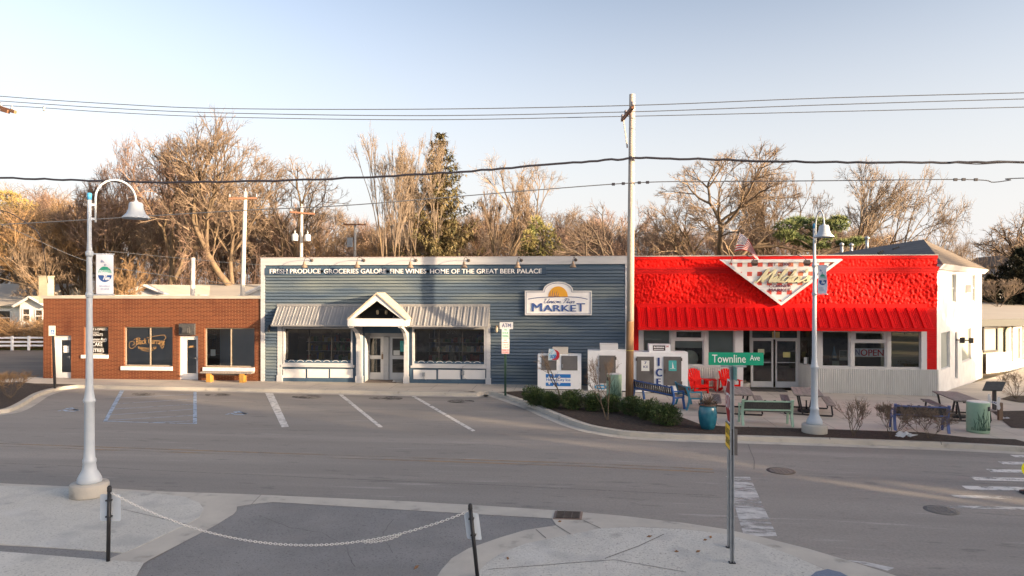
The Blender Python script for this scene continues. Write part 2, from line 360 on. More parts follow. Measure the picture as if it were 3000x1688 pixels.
M['freezerdoor'] = mat('taupe_freezer_door', (.115, .105, .1), (.135, .125, .118), 4, .45)
M['asphalt'] = mat('worn_grey_asphalt', (.235, .215, .195), (.305, .279, .25), .55, .85, st=(.13, 1, 1), bump=.25, bscale=60, detail=7, lo=.3, hi=.7)
for c_, sc_, lo_, hi_, st_, am_ in (((.37, .33, .295), .8, .55, .7, (.06, 1, 1), .6), ((.175, .166, .158), .35, .52, .68, (.08, 1.3, 1), .6), ((.4, .37, .34), 3.2, .65, .71, (.12, 1.8, 1), .65), ((.1, .097, .095), 5, .62, .7, (.25, 1, 1), .4), ((.11, .107, .105), 24, .42, .8, (1, 1, 1), .4), ((.34, .32, .3), 30, .62, .72, (.6, 1, 1), .5)): layer(M['asphalt'], c_, sc_, lo_, hi_, st_, amount=am_)
M['lot'] = layer(layer(layer(mat('dark_drive_asphalt', (.2, .195, .192), (.25, .243, .236), .8, .9, bump=.6, bscale=50), (.29, .285, .275), 34, .58, .72, detail=3, amount=.7), (.08, .08, .083), 30, .56, .7, detail=3, amount=.6), (.22, .21, .2), 1.1, .55, .7, amount=.5)
M['concrete'] = layer(brickmat('jointed_concrete', (.48, .43, .37), (.52, .465, .395), (.22, .2, .175), 1.8, 1.6, .012, .25, 'xy'), (.29, .265, .235), 1.1, .5, .72, (.5, 1, 1), amount=.6)
layer(M['concrete'], (.2, .18, .16), 2.6, .66, .75, amount=.6)
M['kerb'] = layer(mat('kerb_concrete', (.5, .465, .405), (.42, .39, .345), 1.5, .85, bump=.2), (.2, .19, .17), 3, .6, .75, (1, 1, 1), amount=.6)
M['aggregate'] = mat('exposed_aggregate', (.49, .475, .43), (.57, .55, .5), .7, .9, bump=.7, bscale=32, bdist=.012)
for c_, sc_, lo_, hi_, am_ in (((.2, .19, .175), 26, .55, .7, .65), ((.7, .68, .62), 30, .6, .72, .6), ((.34, .335, .32), 1.4, .5, .66, .6), ((.62, .61, .58), .6, .58, .72, .4), ((.24, .235, .225), 2.3, .66, .74, .5)): layer(M['aggregate'], c_, sc_, lo_, hi_, detail=3, amount=am_)
M['mulch'] = layer(mat('dark_mulch', (.035, .026, .021), (.075, .052, .04), 9, .95, bump=1, bscale=35, bdist=.06), (.16, .12, .085), 22, .6, .72, amount=.6)
M['dirt'] = layer(mat('dry_grass_ground', (.2, .15, .09), (.12, .12, .05), .5, .95, bump=.5, bscale=12), (.25, .2, .14), 1.7, .5, .7, amount=.6)
M['gravel'] = layer(mat('gravel_lot', (.26, .21, .165), (.2, .165, .135), .9, .95, st=(.2, 1, 1), bump=.5, bscale=25), (.12, .1, .085), .8, .52, .7, (.15, 1, 1), amount=.7)
M['grass'] = mat('spring_grass', (.11, .15, .02), (.16, .17, .04), .8, .95, bump=.6, bscale=20)
M['linewhite'] = worn(mat('white_road_paint', (.62, .6, .57), rough=.7), 5, .3, .5)
M['linewornw'] = worn(mat('worn_white_road_paint', (.56, .55, .53), (.4, .39, .38), 6, .7), 2.4, .385, .52, (.5, 1.6, 1))
M['lineyellow'] = worn(mat('worn_yellow_road_paint', (.42, .29, .17), rough=.7), 1.2, .42, .66, (.18, 1, 1))
M['lineblue'] = worn(mat('blue_road_paint', (.34, .42, .53), rough=.7), 5, .3, .5)
M['roofdark'] = brickmat('shaded_roof_shingle', (.1, .1, .105), (.13, .128, .13), (.07, .07, .075), .33, .14, .008, .3)
M['rooftan'] = brickmat('brown_roof_shingle', (.17, .14, .11), (.21, .17, .13), (.1, .085, .07), .33, .14, .008, .3)
M['roofgrey'] = mat('pale_flat_roof', (.4, .36, .31), (.46, .42, .36), .6, .9, st=(.3, 1, 1))
M['stopred'] = mat('sign_red', (.3, .006, .01), rough=.5, spec=.2)
M['signyellow'] = mat('sign_yellow', (.85, .53, .01), rough=.4)
M['signgreen'] = mat('sign_green', (.0, .29, .16), rough=.4)
M['signback'] = mat('bare_sign_back', (.52, .57, .63), (.58, .63, .68), 3, .4)
M['canopy_teal'] = mat('corroded_teal_blade', (.1, .27, .25), (.2, .36, .33), 12, .6)
M['pot'] = mat('teal_glaze', (.014, .11, .165), (.026, .165, .225), 3, .18, spec=.6, st=(1, 1, .6))
M['canpaint'] = mat('mint_green_paint', (.25, .38, .27), (.31, .44, .31), 3, .5)
M['bluebench'] = mat('blue_bench_paint', (.022, .085, .28), (.03, .11, .33), 6, .45)
M['tealbench'] = mat('dark_teal_bench_paint', (.02, .15, .24), (.03, .18, .28), 6, .45)
M['mintbench'] = mat('mint_bench_paint', (.31, .46, .35), (.36, .51, .39), 6, .5)
M['periwinkle'] = mat('periwinkle_bench_paint', (.075, .11, .27), (.1, .14, .31), 6, .5)
M['slat'] = mat('weathered_dark_slat', (.045, .044, .043), (.08, .075, .07), 10, .7, st=(6, 6, 1))
M['seatwood'] = mat('pale_seat_board', (.42, .34, .28), (.32, .26, .22), 5, .75)
M['greywood'] = mat('grey_weathered_boards', (.2, .175, .16), (.32, .28, .25), 2.2, .85, st=(7, .7, 1), bump=.4)
M['yellowwood'] = mat('ochre_timber', (.45, .24, .04), (.35, .2, .06), 5, .7)
M['flagred'] = mat('flag_red', (.55, .025, .035), rough=.8); M['flagwhite'] = mat('flag_white', (.8, .78, .76), rough=.8); M['flagblue'] = mat('flag_blue', (.02, .035, .18), rough=.8)
M['bannerwhite'] = mat('white_vinyl_banner', (.76, .77, .82), rough=.6)
M['bannergreen'] = mat('banner_green', (.03, .3, .2), rough=.6); M['bannerlight'] = mat('banner_pale_green', (.3, .58, .48), rough=.6)
M['rail'] = mat('white_rail_paint', (.78, .78, .8), rough=.5)
M['bark'] = layer(mat('grey_brown_bark', (.19, .135, .085), (.13, .095, .065), 2, .95, st=(2, 2, .5), bump=.5, bscale=12), (.27, .2, .11), 1.1, .52, .7, amount=.6)
M['barkdark'] = mat('dark_bark', (.09, .068, .05), (.14, .105, .075), 2, .95, st=(2, 2, .5))
M['twig'] = mat('tan_twigs', (.27, .2, .14), (.2, .145, .1), .3, .95)
M['twigred'] = mat('reddish_twigs', (.29, .195, .145), (.22, .145, .108), .3, .95)
M['twigpale'] = mat('pale_tan_twigs', (.33, .26, .195), (.26, .2, .145), .3, .95)
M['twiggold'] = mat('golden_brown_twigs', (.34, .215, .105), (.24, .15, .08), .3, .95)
M['twigdark'] = mat('dark_twigs', (.14, .1, .075), (.2, .15, .11), .3, .95)
M['needle'] = mat('spruce_needles', (.12, .115, .05), (.28, .21, .1), .9, .8)
M['needledark'] = mat('dark_evergreen_needles', (.018, .026, .013), (.045, .042, .022), .8, .85)
M['needlepine'] = mat('pine_needles', (.06, .1, .035), (.16, .17, .05), .9, .8)
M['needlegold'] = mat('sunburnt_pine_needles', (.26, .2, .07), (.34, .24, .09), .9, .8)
M['bambooleaf'] = mat('yellow_green_leaves', (.12, .13, .035), (.27, .22, .08), .8, .8)
M['box'] = mat('boxwood_leaves', (.025, .06, .014), (.08, .105, .03), 5, .65)
M['deadleaf'] = mat('dead_leaves', (.25, .13, .06), (.16, .09, .05), 5, .9)
M['steel_dark'] = mat('rusted_iron', (.07, .055, .05), (.1, .085, .075), 8, .7)
M['chain'] = mat('white_plastic_chain', (.72, .7, .66), rough=.5)
M['housewhite'] = brickmat('white_lap_siding', (.74, .72, .68), (.7, .68, .64), (.5, .48, .46), 6, .16, .008, .3)
M['housebeige'] = mat('beige_stucco', (.44, .38, .29), (.38, .33, .26), 1, .85)
M['houseblue'] = brickmat('pale_blue_siding', (.5, .55, .62), (.46, .51, .58), (.3, .33, .38), 5, .16, .01, .3)
M['windowdark'] = mat('dark_window_pane', (.03, .032, .036), (.07, .065, .06), .8, .08, spec=.6)
# ================================================================== GROUND
def flat(name, poly, h, m, thick=0.0, kind='structure', label=None, rough=None):
    """sheet or slab over a 2-D outline that follows the fall of the ground"""
    bm = bmesh.new()
    f = bm.faces.new([bm.verts.new((p[0], p[1], 0)) for p in poly])
    f.normal_update()
    if f.normal.z < 0: f.normal_flip()
    bmesh.ops.triangulate(bm, faces=bm.faces[:])
    for x in (0, 25): bmesh.ops.bisect_plane(bm, geom=bm.verts[:] + bm.edges[:] + bm.faces[:], plane_co=(x, 0, 0), plane_no=(1, 0, 0))
    if thick:
        r = bmesh.ops.extrude_face_region(bm, geom=bm.faces[:])
        for v in [g for g in r['geom'] if isinstance(g, bmesh.types.BMVert)]: v.co.z += thick
    bmesh.ops.recalc_face_normals(bm, faces=bm.faces[:])
    if not thick:
        for f in bm.faces:
            if f.normal.z < 0: f.normal_flip()
    for v in bm.verts: v.co.z += h + gz(v.co.x) - thick
    me = bpy.data.meshes.new(name); bm.to_mesh(me); bm.free(); me.materials.append(m)
    o = bpy.data.objects.new(name, me); COL.objects.link(o)
    if kind: o['kind'] = kind
    if label: o['label'] = label
    return o
def GP(pts, h): return [(lambda g: (g.x, g.y))(G(x, y, h)) for x, y in pts]
def offset(path, d):
    out = []
    for i, p in enumerate(path):
        a, b = path[max(i - 1, 0)], path[min(i + 1, len(path) - 1)]; dx, dy = b[0] - a[0], b[1] - a[1]; l = math.hypot(dx, dy) or 1
        out.append((p[0] - dy / l * d, p[1] + dx / l * d))
    return out
def smooth2(path, n=5): return [p for p in crom(path, n)]
def strip(path, d0, d1): return offset(path, d0) + offset(path, d1)[::-1]
RD = -0.13
flat('ground', [(-400, -150), (400, -150), (400, 600), (-400, 600)], RD - .03, M['dirt'])
flat('road', [(-70, -12), (60, -12), (60, 30.2), (-24, 30.2), (-70, 30)], RD, M['asphalt'])
flat('gravel_lot', [(-75, 27.5), (-25.9, 27.5), (-25.9, 46.5), (-75, 46.5)], RD + .014, M['gravel'])
flat('grass_verge', [(-90, 46.5), (-25.9, 46.5), (-25.9, 58), (-90, 58)], RD + .02, M['grass'])
# far pavement: kerb line left to right (bottom of the kerb face)
left = GP([(-420, 1240), (-150, 1226), (0, 1212.5), (41, 1203.5), (75, 1186), (118, 1160), (170, 1145), (227, 1137.5), (304, 1138.5)], RD)
mid = GP([(365, 1140.5), (771, 1148), (1346, 1160)], RD)
right = GP([(1400, 1157), (1445, 1158), (1500, 1174), (1560, 1196), (1620, 1222), (1690, 1249), (1760, 1267), (1900, 1283), (2300, 1296), (2700, 1310), (2900, 1319), (3000, 1325), (3300, 1342)], RD)
kl = smooth2(left + mid + right, 4)
slab = offset(kl, .06) + [(60, 40), (90, 75), (50, 70), (22.6, 39.3), (15.1, 31.0), (-25.6, 31.2), (-26.9, 31), (-27.5, 28.0), (-60, 26.5)]
flat('sidewalk', slab, 0, M['concrete'], thick=.2)
flat('kerb', strip(kl, .0, .19), .006, M['kerb'], thick=.2)
flat('gutter', strip(kl, -.36, .02), RD + .005, M['kerb'])
# planting beds
bed_in = GP([(1452, 1150), (1530, 1146), (1640, 1158), (1800, 1176), (1900, 1192), (1965, 1212), (2010, 1228), (2050, 1243), (2120, 1250), (2350, 1256), (2700, 1268), (2840, 1283), (2975, 1288)], 0)
i0 = min(range(len(kl)), key=lambda i: abs(kl[i][0] - bed_in[0][0] - .1)); i1 = min(range(len(kl)), key=lambda i: abs(kl[i][0] - bed_in[-1][0]))
flat('mulch_bed', offset(kl, .2)[i0:i1 + 1] + bed_in[::-1], .012, M['mulch'])
flat('mulch_bed', GP([(2905, 1206), (3000, 1204), (3200, 1212), (3200, 1270), (3000, 1256), (2962, 1254)], 0), .012, M['mulch'])
flat('mulch_bed', GP([(2930, 1170), (2960, 1160), (3100, 1160), (3100, 1185), (2985, 1180)], 0), .012, M['mulch'])
flat('mulch_bed', offset(kl, .2)[:28] + GP([(225, 1127), (100, 1124), (60, 1120), (0, 1122), (-300, 1130)], 0), .012, M['mulch'])
# near side: islands, drive apron, kerb bands
NH = RD + .017
flat('concrete_island', GP([(-500, 1405), (0, 1422.6), (316, 1435), (406, 1441), (487, 1449), (540, 1455), (584, 1473), (597, 1491), (584, 1516), (548, 1536), (365, 1619.5), (0, 1593), (-500, 1555)], NH), NH, M['aggregate'], thick=.25)
flat('drive_apron', GP([(-500, 1397), (0, 1416), (316, 1430.5), (487, 1440.5), (700, 1447), (1200, 1469), (1386, 1479.5), (1627, 1495), (1821, 1511), (2000, 1531.5), (2130, 1551), (2241, 1576), (2366, 1607), (2490, 1644), (2620, 1685), (2720, 1730),
    (2560, 1760), (2443, 1688), (2409, 1664), (2319, 1626), (2226, 1591.6), (2130, 1565), (2000, 1549.5), (1867, 1543.5), (1759, 1548), (1672, 1565.5), (1541, 1592), (1464, 1623), (1423, 1651), (1405, 1674), (1395, 1700), (1280, 1690), (1294, 1668), (1324, 1635), (1371, 1607.5), (1464, 1575), (1538, 1553), (1630, 1539), (1617, 1519), (1200, 1495), (800, 1471), (740, 1477), (694, 1484), (693, 1496), (685, 1506), (633, 1538), (538, 1588), (438, 1640), (422, 1650), (300, 1645), (365, 1618), (-500, 1570)], RD + .012), RD + .012, M['kerb'])
flat('drive_lot', GP([(640, 1530), (693, 1500), (696, 1482), (800, 1468), (1200, 1492), (1630, 1516), (1640, 1540), (1371, 1612), (1250, 1760), (900, 2200), (-600, 2300), (-900, 1560), (-500, 1548), (300, 1610), (440, 1645)], RD), RD + .006, M['lot'])
flat('gravel_band', GP([(-600, 1590), (0, 1615), (304, 1640), (422, 1648), (398, 1690), (330, 1800), (-700, 1800)], RD + .02), RD + .02, M['aggregate'])
flat('concrete_corner', GP([(1405, 1673), (1423.6, 1651), (1464, 1623), (1541, 1592), (1672, 1565.5), (1759, 1548), (1867, 1544), (2000, 1550), (2130, 1565), (2226, 1592), (2319, 1626), (2409, 1665), (2443, 1688), (2560, 1760), (2500, 2100), (1200, 2100), (1390, 1710)], NH), NH, M['aggregate'], thick=.25)
flat('tactile_pad', GP([(2372, 1690), (2390, 1675), (2425, 1667), (2462, 1676), (2492, 1692), (2480, 1720), (2380, 1720)], NH + .004), NH + .004, mat('blue_tactile_pad', (.13, .17, .24), (.18, .22, .29), 30, .8, bump=.5))
CR = mat('dark_joint', (.15, .145, .135), rough=.9)
def gline(name, pts, h, w, m, kind='structure'):
    return flat(name, strip([(p.x, p.y) for p in [G(x, y, h) for x, y in pts]], -w / 2, w / 2), h, m, kind=kind)
gline('pavement_joint', [(1772, 1636), (1870, 1600), (1945, 1565)], NH + .004, .018, CR)
gline('pavement_joint', [(1430, 1668), (1600, 1655), (1800, 1640), (2010, 1676)], NH + .004, .015, CR)
gline('pavement_joint', [(1630, 1539), (1672, 1565)], RD + .017, .02, CR)
gline('pavement_joint', [(1570, 1551), (1600, 1577)], RD + .017, .018, CR)
gline('pavement_joint', [(1710, 1525), (1760, 1548)], RD + .017, .018, CR)
gline('pavement_joint', [(360, 1492), (548, 1536)], NH + .004, .012, CR)
gline('pavement_joint', [(737, 1477), (765, 1449)], RD + .017, .012, CR)
gline('road_crack', [(2192, 1302), (2200, 1325), (2207, 1340), (2210, 1352), (2209, 1375)], RD + .004, .02, CR)
# kerb joints
for x, y in ((1826, 1254), (2430, 1282), (2757, 1296)):
    a = G(x, y, 0); gline('kerb_joint', [(x - 1, y - 3), (x + 2, y + 7)], .0095, .02, CR)
# paint
def gpoly(name, pts, m, h=RD + .004): return flat(name, GP(pts, h), h, m)
gpoly('parking_line', [(776, 1150), (799, 1150), (846, 1250), (825, 1252)], M['linewhite'])
gpoly('parking_line', [(989, 1154), (1001, 1154), (1122, 1251), (1111, 1253)], M['linewhite'])
gpoly('parking_line', [(1204, 1160), (1216, 1160), (1394, 1262), (1383, 1264)], M['linewhite'])
gpoly('accessible_bay_line', [(352, 1144), (364, 1144), (314, 1234), (302, 1236)], M['lineblue'])
gpoly('accessible_bay_line', [(567, 1145), (576, 1145), (577, 1242), (565, 1242)], M['lineblue'])
gline('accessible_bay_line', [(303, 1234), (440, 1238), (568, 1241)], RD + .004, .08, M['lineblue'])
for a, b in (((350, 1166), (566, 1155)), ((341, 1183), (566, 1169)), ((328, 1199), (566, 1184)), ((320, 1216), (566, 1199)), ((314, 1232), (566, 1217)), ((440, 1238), (566, 1233))):
    gline('accessible_bay_line', [a, b], RD + .004, .055, M['lineblue'])
for cx, cy in ((203, 1202), (695, 1212)):
    k = [(-32, 3), (-18, -2), (-6, 3), (14, 4), (24, 0), (14, -4), (0, -3), (-8, -7), (4, -9), (10, -5), (28, 1)]
    gline('accessible_bay_symbol', [(cx + x, cy + y * .8) for x, y in k], RD + .004, .12, M['lineblue'])
gline('centre_line', [(-600, 1290), (0, 1307), (800, 1335), (1500, 1359), (2092, 1384)], RD + .004, .1, M['lineyellow'])
gline('centre_line', [(-600, 1284), (0, 1299.5), (800, 1327.5), (1500, 1351), (2088, 1375)], RD + .004, .09, M['lineyellow'])
gpoly('stop_line', [(2126, 1396), (2197, 1397.5), (2277, 1571), (2180, 1571)], M['linewornw'])
for x0, x1, y, hh, m in ((2958, 3300, 1336, 3.5, 'linewhite'), (2923, 3300, 1356, 4, 'linewhite'), (2888, 3300, 1378.5, 4.5, 'linewhite'), (2842, 3300, 1402, 5, 'linewhite'), (2817, 3300, 1428.5, 5.5, 'linewhite'), (2785, 2965, 1454, 4, 'linewornw'), (2745, 3060, 1484, 4, 'linewornw')):
    k = (x1 - x0) * .022
    gpoly('crosswalk_bar', [(x0, y - hh), (x1, y - hh + k), (x1, y + hh + k), (x0 + 16, y + hh)], M[m])
gpoly('stop_line', [(2482, 1641), (2535, 1646), (2620, 1664), (2600, 1672)], M['linewornw'])
# drain and manholes
g = [G(x, y, RD + .016) for x, y in ((1626, 1497), (1708, 1500), (1704, 1523), (1620, 1521))]
dr = thing('storm_drain', 'rusty iron storm drain grate set in the near gutter', 'storm drain', g[0])
m = MB(); m.prism([(p.x, p.y) for p in g], (0, 0, g[0].z), (1, 0, 0), (0, 1, 0), (0, 0, .006)); m.build('frame', mat('rust_frame', (.3, .22, .18), (.24, .17, .14), 14, .8), dr)
m = MB(); c = (g[0] + g[1] + g[2] + g[3]) / 4
q = [c + (p - c) * .84 + V((0, 0, .008)) for p in g]; m.quad(*[p for p in q][::-1]); m.build('pit', mat('drain_pit', (.012, .011, .011), rough=.9), dr)
m = MB()
for i in range(9):
    t = (i + .5) / 9; a = q[0].lerp(q[3], t); b = q[1].lerp(q[2], t); m.bar(a + V((0, 0, .01)), b + V((0, 0, .01)), .016, .01)
for t in (.02, .33, .66, .98): m.bar(q[0].lerp(q[1], t) + V((0, 0, .008)), q[3].lerp(q[2], t) + V((0, 0, .008)), .02, .012)
m.build('grate', M['steel_dark'], dr)
for (x, y, lab) in ((2288, 1380, 'round iron manhole cover beside the worn stop line'), (2757, 1495, 'round iron manhole cover near the worn last crosswalk bars')):
    c = G(x, y, RD + .004); r = .27 if x < 2500 else .25
    t = thing('manhole_cover', lab, 'manhole cover', c, group='manhole covers')
    m = MB(); m.lathe([(r + .07, 0), (r + .07, .004), (r, .004)], c, 28); m.build('ring', M['steel_dark'] if x < 2500 else CR, t)
    m = MB(); m.lathe([(r, .003), (r, .008), (.0001, .008)], c, 28, smooth=False)
    for i in range(-3, 4):
        for j in range(-3, 4):
            if math.hypot(i, j) < 2.9: m.box(c.x + i * .085 - .025, c.y + j * .085 - .025, c.z + .008, c.x + i * .085 + .025, c.y + j * .085 + .025, c.z + .016)
    m.build('lid', mat('worn_iron_lid', (.2, .175, .16), (.14, .122, .115), 25, .7) if x < 2500 else mat('dark_iron_lid', (.17, .16, .152), (.2, .185, .172), 20, .8), t)

CR2 = worn(mat('hairline_crack', (.13, .125, .12), rough=.9), 3, .35, .6)
random.seed(21)   # cracks and sealed seams in the road and in the drive
for pts, h_, w_ in (([(1210, 1300), (1330, 1306), (1420, 1302), (1510, 1312)], RD + .0035, .012), ([(-100, 1352), (300, 1370), (800, 1394), (1500, 1424), (2100, 1452)], RD + .0035, .018), ([(760, 1510), (850, 1545), (940, 1560), (1010, 1600), (1040, 1660)], RD + .0095, .008), ([(1150, 1520), (1120, 1570), (1150, 1620)], RD + .0095, .007)):
    P = []
    for (a, b) in zip(pts, pts[1:]):
        for k in range(5): P.append((a[0] + (b[0] - a[0]) * k / 5 + random.uniform(-4, 4), a[1] + (b[1] - a[1]) * k / 5 + random.uniform(-1, 1)))
    gline('road_crack', P + [pts[-1]], h_, w_, CR2)
OIL = worn(mat('oil_stain', (.05, .047, .045), (.08, .075, .07), 6, .8), 2.2, .42, .62)
for cx, cy, rx_, ry_ in ((900, 1163, 45, 5), (1130, 1167, 50, 6), (1350, 1176, 40, 5), (640, 1157, 40, 4), (420, 1155, 35, 4)): gpoly('oil_stain', [(cx + rx_ * cos(k * pi / 10), cy + ry_ * sin(k * pi / 10)) for k in range(20)], OIL, RD + .003)
# ================================================================== BUILDINGS
def wall_xz(mb, x0, x1, z0, z1, holes, Y, depth=.22, mi=0):
    xs = sorted({x0, x1} | {h[0] for h in holes} | {h[2] for h in holes}); zs = sorted({z0, z1} | {h[1] for h in holes} | {h[3] for h in holes})
    xs = [x for x in xs if x0 <= x <= x1]; zs = [z for z in zs if z0 <= z <= z1]
    for i in range(len(xs) - 1):
        for j in range(len(zs) - 1):
            cx, cz = (xs[i] + xs[i + 1]) / 2, (zs[j] + zs[j + 1]) / 2
            if any(h[0] < cx < h[2] and h[1] < cz < h[3] for h in holes): continue
            mb.quad((xs[i], Y, zs[j]), (xs[i + 1], Y, zs[j]), (xs[i + 1], Y, zs[j + 1]), (xs[i], Y, zs[j + 1]), mi)
    for a, b, c, d in holes:
        b2 = max(b, z0)
        mb.quad((a, Y, b2), (a, Y + depth, b2), (a, Y + depth, d), (a, Y, d), mi); mb.quad((c, Y + depth, b2), (c, Y, b2), (c, Y, d), (c, Y + depth, d), mi)
        mb.quad((a, Y + depth, d), (c, Y + depth, d), (c, Y, d), (a, Y, d), mi)
        if b > z0: mb.quad((a, Y, b), (c, Y, b), (c, Y + depth, b), (a, Y + depth, b), mi)
def frame_xz(mb, x0, z0, x1, z1, Y, w, d, mull=(), trans=(), mi=0, wb=None):
    wb = wb or w
    mb.box(x0, Y, z0, x0 + w, Y + d, z1, mi); mb.box(x1 - w, Y, z0, x1, Y + d, z1, mi)
    mb.box(x0 + w, Y, z0, x1 - w, Y + d, z0 + wb, mi); mb.box(x0 + w, Y, z1 - w, x1 - w, Y + d, z1, mi)
    for x in mull: mb.box(x - w / 2, Y + .003, z0 + wb, x + w / 2, Y + d - .003, z1 - w, mi)
    for z in trans: mb.box(x0 + w, Y + .004, z - w / 2, x1 - w, Y + d - .004, z + w / 2, mi)
def window(parent, rect, Y, w, fm, gm='glass', mull=(), trans=(), shade=None, d=.07, name='window'):
    x0, z0, x1, z1 = rect
    m = MB(); frame_xz(m, x0, z0, x1, z1, Y, w, d, mull, trans); f = m.build(name, M[fm], parent)
    m = MB(); m.quad((x0 + w * .5, Y + d * .5, z0 + w * .5), (x1 - w * .5, Y + d * .5, z0 + w * .5), (x1 - w * .5, Y + d * .5, z1 - w * .5), (x0 + w * .5, Y + d * .5, z1 - w * .5)); m.build('pane', M[gm], f)
    if shade:
        k, zb = shade
        m = MB(); m.box(x0 + .01, Y + d + .05, max(z0 + .01, zb), x1 - .01, Y + d + .06, z1 - .01); m.build('blind', M[k], f)
    return f
def shell(mb, x0, x1, y0, y1, z0, z1, mi=0):  # side and rear walls only
    mb.box(x0, y0, z0, x0 + .2, y1, z1, mi); mb.box(x1 - .2, y0, z0, x1, y1, z1, mi); mb.box(x0 + .2, y1 - .2, z0, x1 - .2, y1, z1, mi)
# ------------------------------------------------------------------ brick bakery
bx0, _, bx1, _ = FR(126.7, 900, 769.5, 900); bzt = 4.0
YB = Y0
brick = thing('brick_building', 'low dark red brick shop with two white doors, beside the blue clapboard market', 'building', ((bx0 + bx1) / 2, YB, 0))
d1 = FR(151, 983, 208, 1111); d2 = FR(524, 984, 580, 1116); w1 = FR(246, 957, 317.5, 1041); w2 = FR(363, 958, 505.5, 1073); w3 = FR(599, 961, 745.5, 1075.5)
d1 = (d1[0], .0, d1[2], d1[3]); d2 = (d2[0], 0, d2[2], d2[3])
m = MB(); wall_xz(m, bx0, bx1, -.1, bzt - .14, [d1, d2, w1, w2, w3], YB, .2); shell(m, bx0, bx1, YB + .001, YB + 14, -.1, bzt - .14)
m.build('wall', M['brick'], brick)
m = MB(); m.box(bx0 - .06, YB - .05, bzt - .14, bx1 - .004, YB + .26, bzt); m.box(bx0 - .06, YB + .26, bzt - .14, bx0 + .22, YB + 14, bzt); m.build('coping', M['coping'], brick)
m = MB(); m.box(bx0 + .21, YB + .27, bzt - .5, bx1 - .21, YB + 13.8, bzt - .4); m.build('roof', M['roofgrey'], brick)
cp = F(134, 835, YB + 5); m = MB(); m.box(cp.x - .26, YB + 4.8, bzt - .45, cp.x + .26, YB + 5.3, F(134, 809, YB + 5).z); m.box(cp.x - .28, YB + 4.78, F(134, 812, YB + 5).z, cp.x + .28, YB + 5.32, F(134, 808, YB + 5).z); m.build('chimney', mat('tan_rendered_chimney', (.5, .45, .32), (.42, .37, .27), 3, .9), brick)
def bakery_door(r, gl, swing, lab=None):
    x0, z0, x1, z1 = r
    m = MB(); frame_xz(m, x0 + .004, z0 + .012, x1 - .004, z1 - .004, YB + .1, .07, .1, wb=.03)
    g0, gz0, g1, gz1 = gl
    wall_xz(m, x0 + .075, x1 - .075, z0 + .045, z1 - .078, [(g0, gz0, g1, gz1)], YB + .125, .05)
    d = m.build('door', M['white'], brick)
    m = MB(); m.quad((g0, YB + .15, gz0), (g1, YB + .15, gz0), (g1, YB + .15, gz1), (g0, YB + .15, gz1)); m.build('pane', M['glass'], d)
    m = MB(); m.box(g0, YB + .19, gz0, g1, YB + .2, gz1); m.build('blind', M['shade'], d)
    m = MB(); hx = x1 - .13; m.box(hx - .02, YB + .08, .92, hx + .02, YB + .125, 1.08); m.tube([(hx, YB + .08, 1.03), (hx, YB + .05, 1.03), (hx - .12, YB + .05, 1.03)], .011, 6); m.build('handle', M['galv'], d)
    return d
bd1 = bakery_door(d1, FR(174, 997, 203, 1092), 1)
bd2 = bakery_door(d2, FR(543, 996, 571, 1095), 1)
m = MB(); a = F(187, 1026); m.box(a.x - .13, YB + .14, a.z - .13, a.x + .16, YB + .144, a.z + .2); m.build('notice', M['paper'], bd1)
a = FR(546, 1013, 565, 1020); m = MB(); m.quad((a[0], YB + .146, a[1]), (a[2], YB + .146, a[1] + .03), (a[2] - .03, YB + .146, a[3]), (a[0] + .08, YB + .146, a[3] - .02)); m.build('lettering', M['gold'], bd2)
win1 = window(brick, w1, YB + .1, .05, 'bronze', 'glassdark')
win2 = window(brick, w2, YB + .1, .05, 'bronze', 'glass', mull=[F(436.6, 1000).x], shade=('shade', -9))
win3 = window(brick, w3, YB + .1, .05, 'bronze', 'glass', mull=[F(673.7, 1000).x])
for f, (sx0, sx1, sz0, sz1) in ((win1, (240, 318, 1040, 1050)), (win2, (356, 506, 1073.5, 1085)), (win3, (596, 746.5, 1076.5, 1087.5))):
    r = FR(sx0, sz0, sx1, sz1); m = MB(); m.box(r[0], YB - .07, r[1], r[2], YB + .099, r[3]); m.build('sill', M['sill'], f)
# window lettering
YL = YB + .128
def lines(parent, name, items, mt, Y=YL, bold=.01):
    m = MB()
    for body, x0, y0, x1, y1, *o in items:
        r = FR(x0, y0, x1, y1, Y)
        if o and o[0] == 's': put_text(m, body, (r[0], Y, r[1]), UX, UZ, r[2] - r[0], r[3] - r[1], .014, .35)
        else: put_text(m, body, (r[0], Y, r[1]), UX, UZ, r[2] - r[0], r[3] - r[1], bold)
    return m.build(name, mt, parent)
lines(win1, 'lettering', [('COFFEE & ESPRESSO', 252.5, 961.5, 315, 968), ('DONUTS', 270, 977, 301, 984.5), ('Cinnamon Rolls', 252, 990, 314, 998, 's'), ('CAKE', 270, 1002.5, 300, 1014.5), ('PASTRIES', 258, 1022.5, 304.5, 1032)], M['signwhite'])
m = MB()
for x0, x1, y in ((262, 290, 973), (254, 312, 1000.5), (258, 303, 1020), (272, 300, 1036)):
    r = FR(x0, y, x1, y + 1, YL); m.box(r[0], YL, r[1], r[2], YL + .002, r[3])
m.build('rule_line', M['signwhite'], win1)
m = MB(); r = FR(398, 993, 483, 1011, YL); put_text(m, 'Black Currant', (r[0], YL, r[1]), UX, UZ, r[2] - r[0], r[3] - r[1], .012, .12, arc=.05)
r = FR(405, 1015, 459, 1022, YL); put_text(m, 'BAKEHOUSE', (r[0], YL, r[1]), UX, UZ, r[2] - r[0], r[3] - r[1], .012, arc=-.05)
def curl(pts, w=.02):
    P = [F(x, y, YL) for x, y in pts]; stroke(m, [(p.x, p.z) for p in P], (0, YL, 0), UX, UZ, 1, 1, w, w, .003)
curl([(400, 1012), (388, 1021), (379, 1017), (380, 1004), (390, 1000), (394, 1008), (387, 1012)])
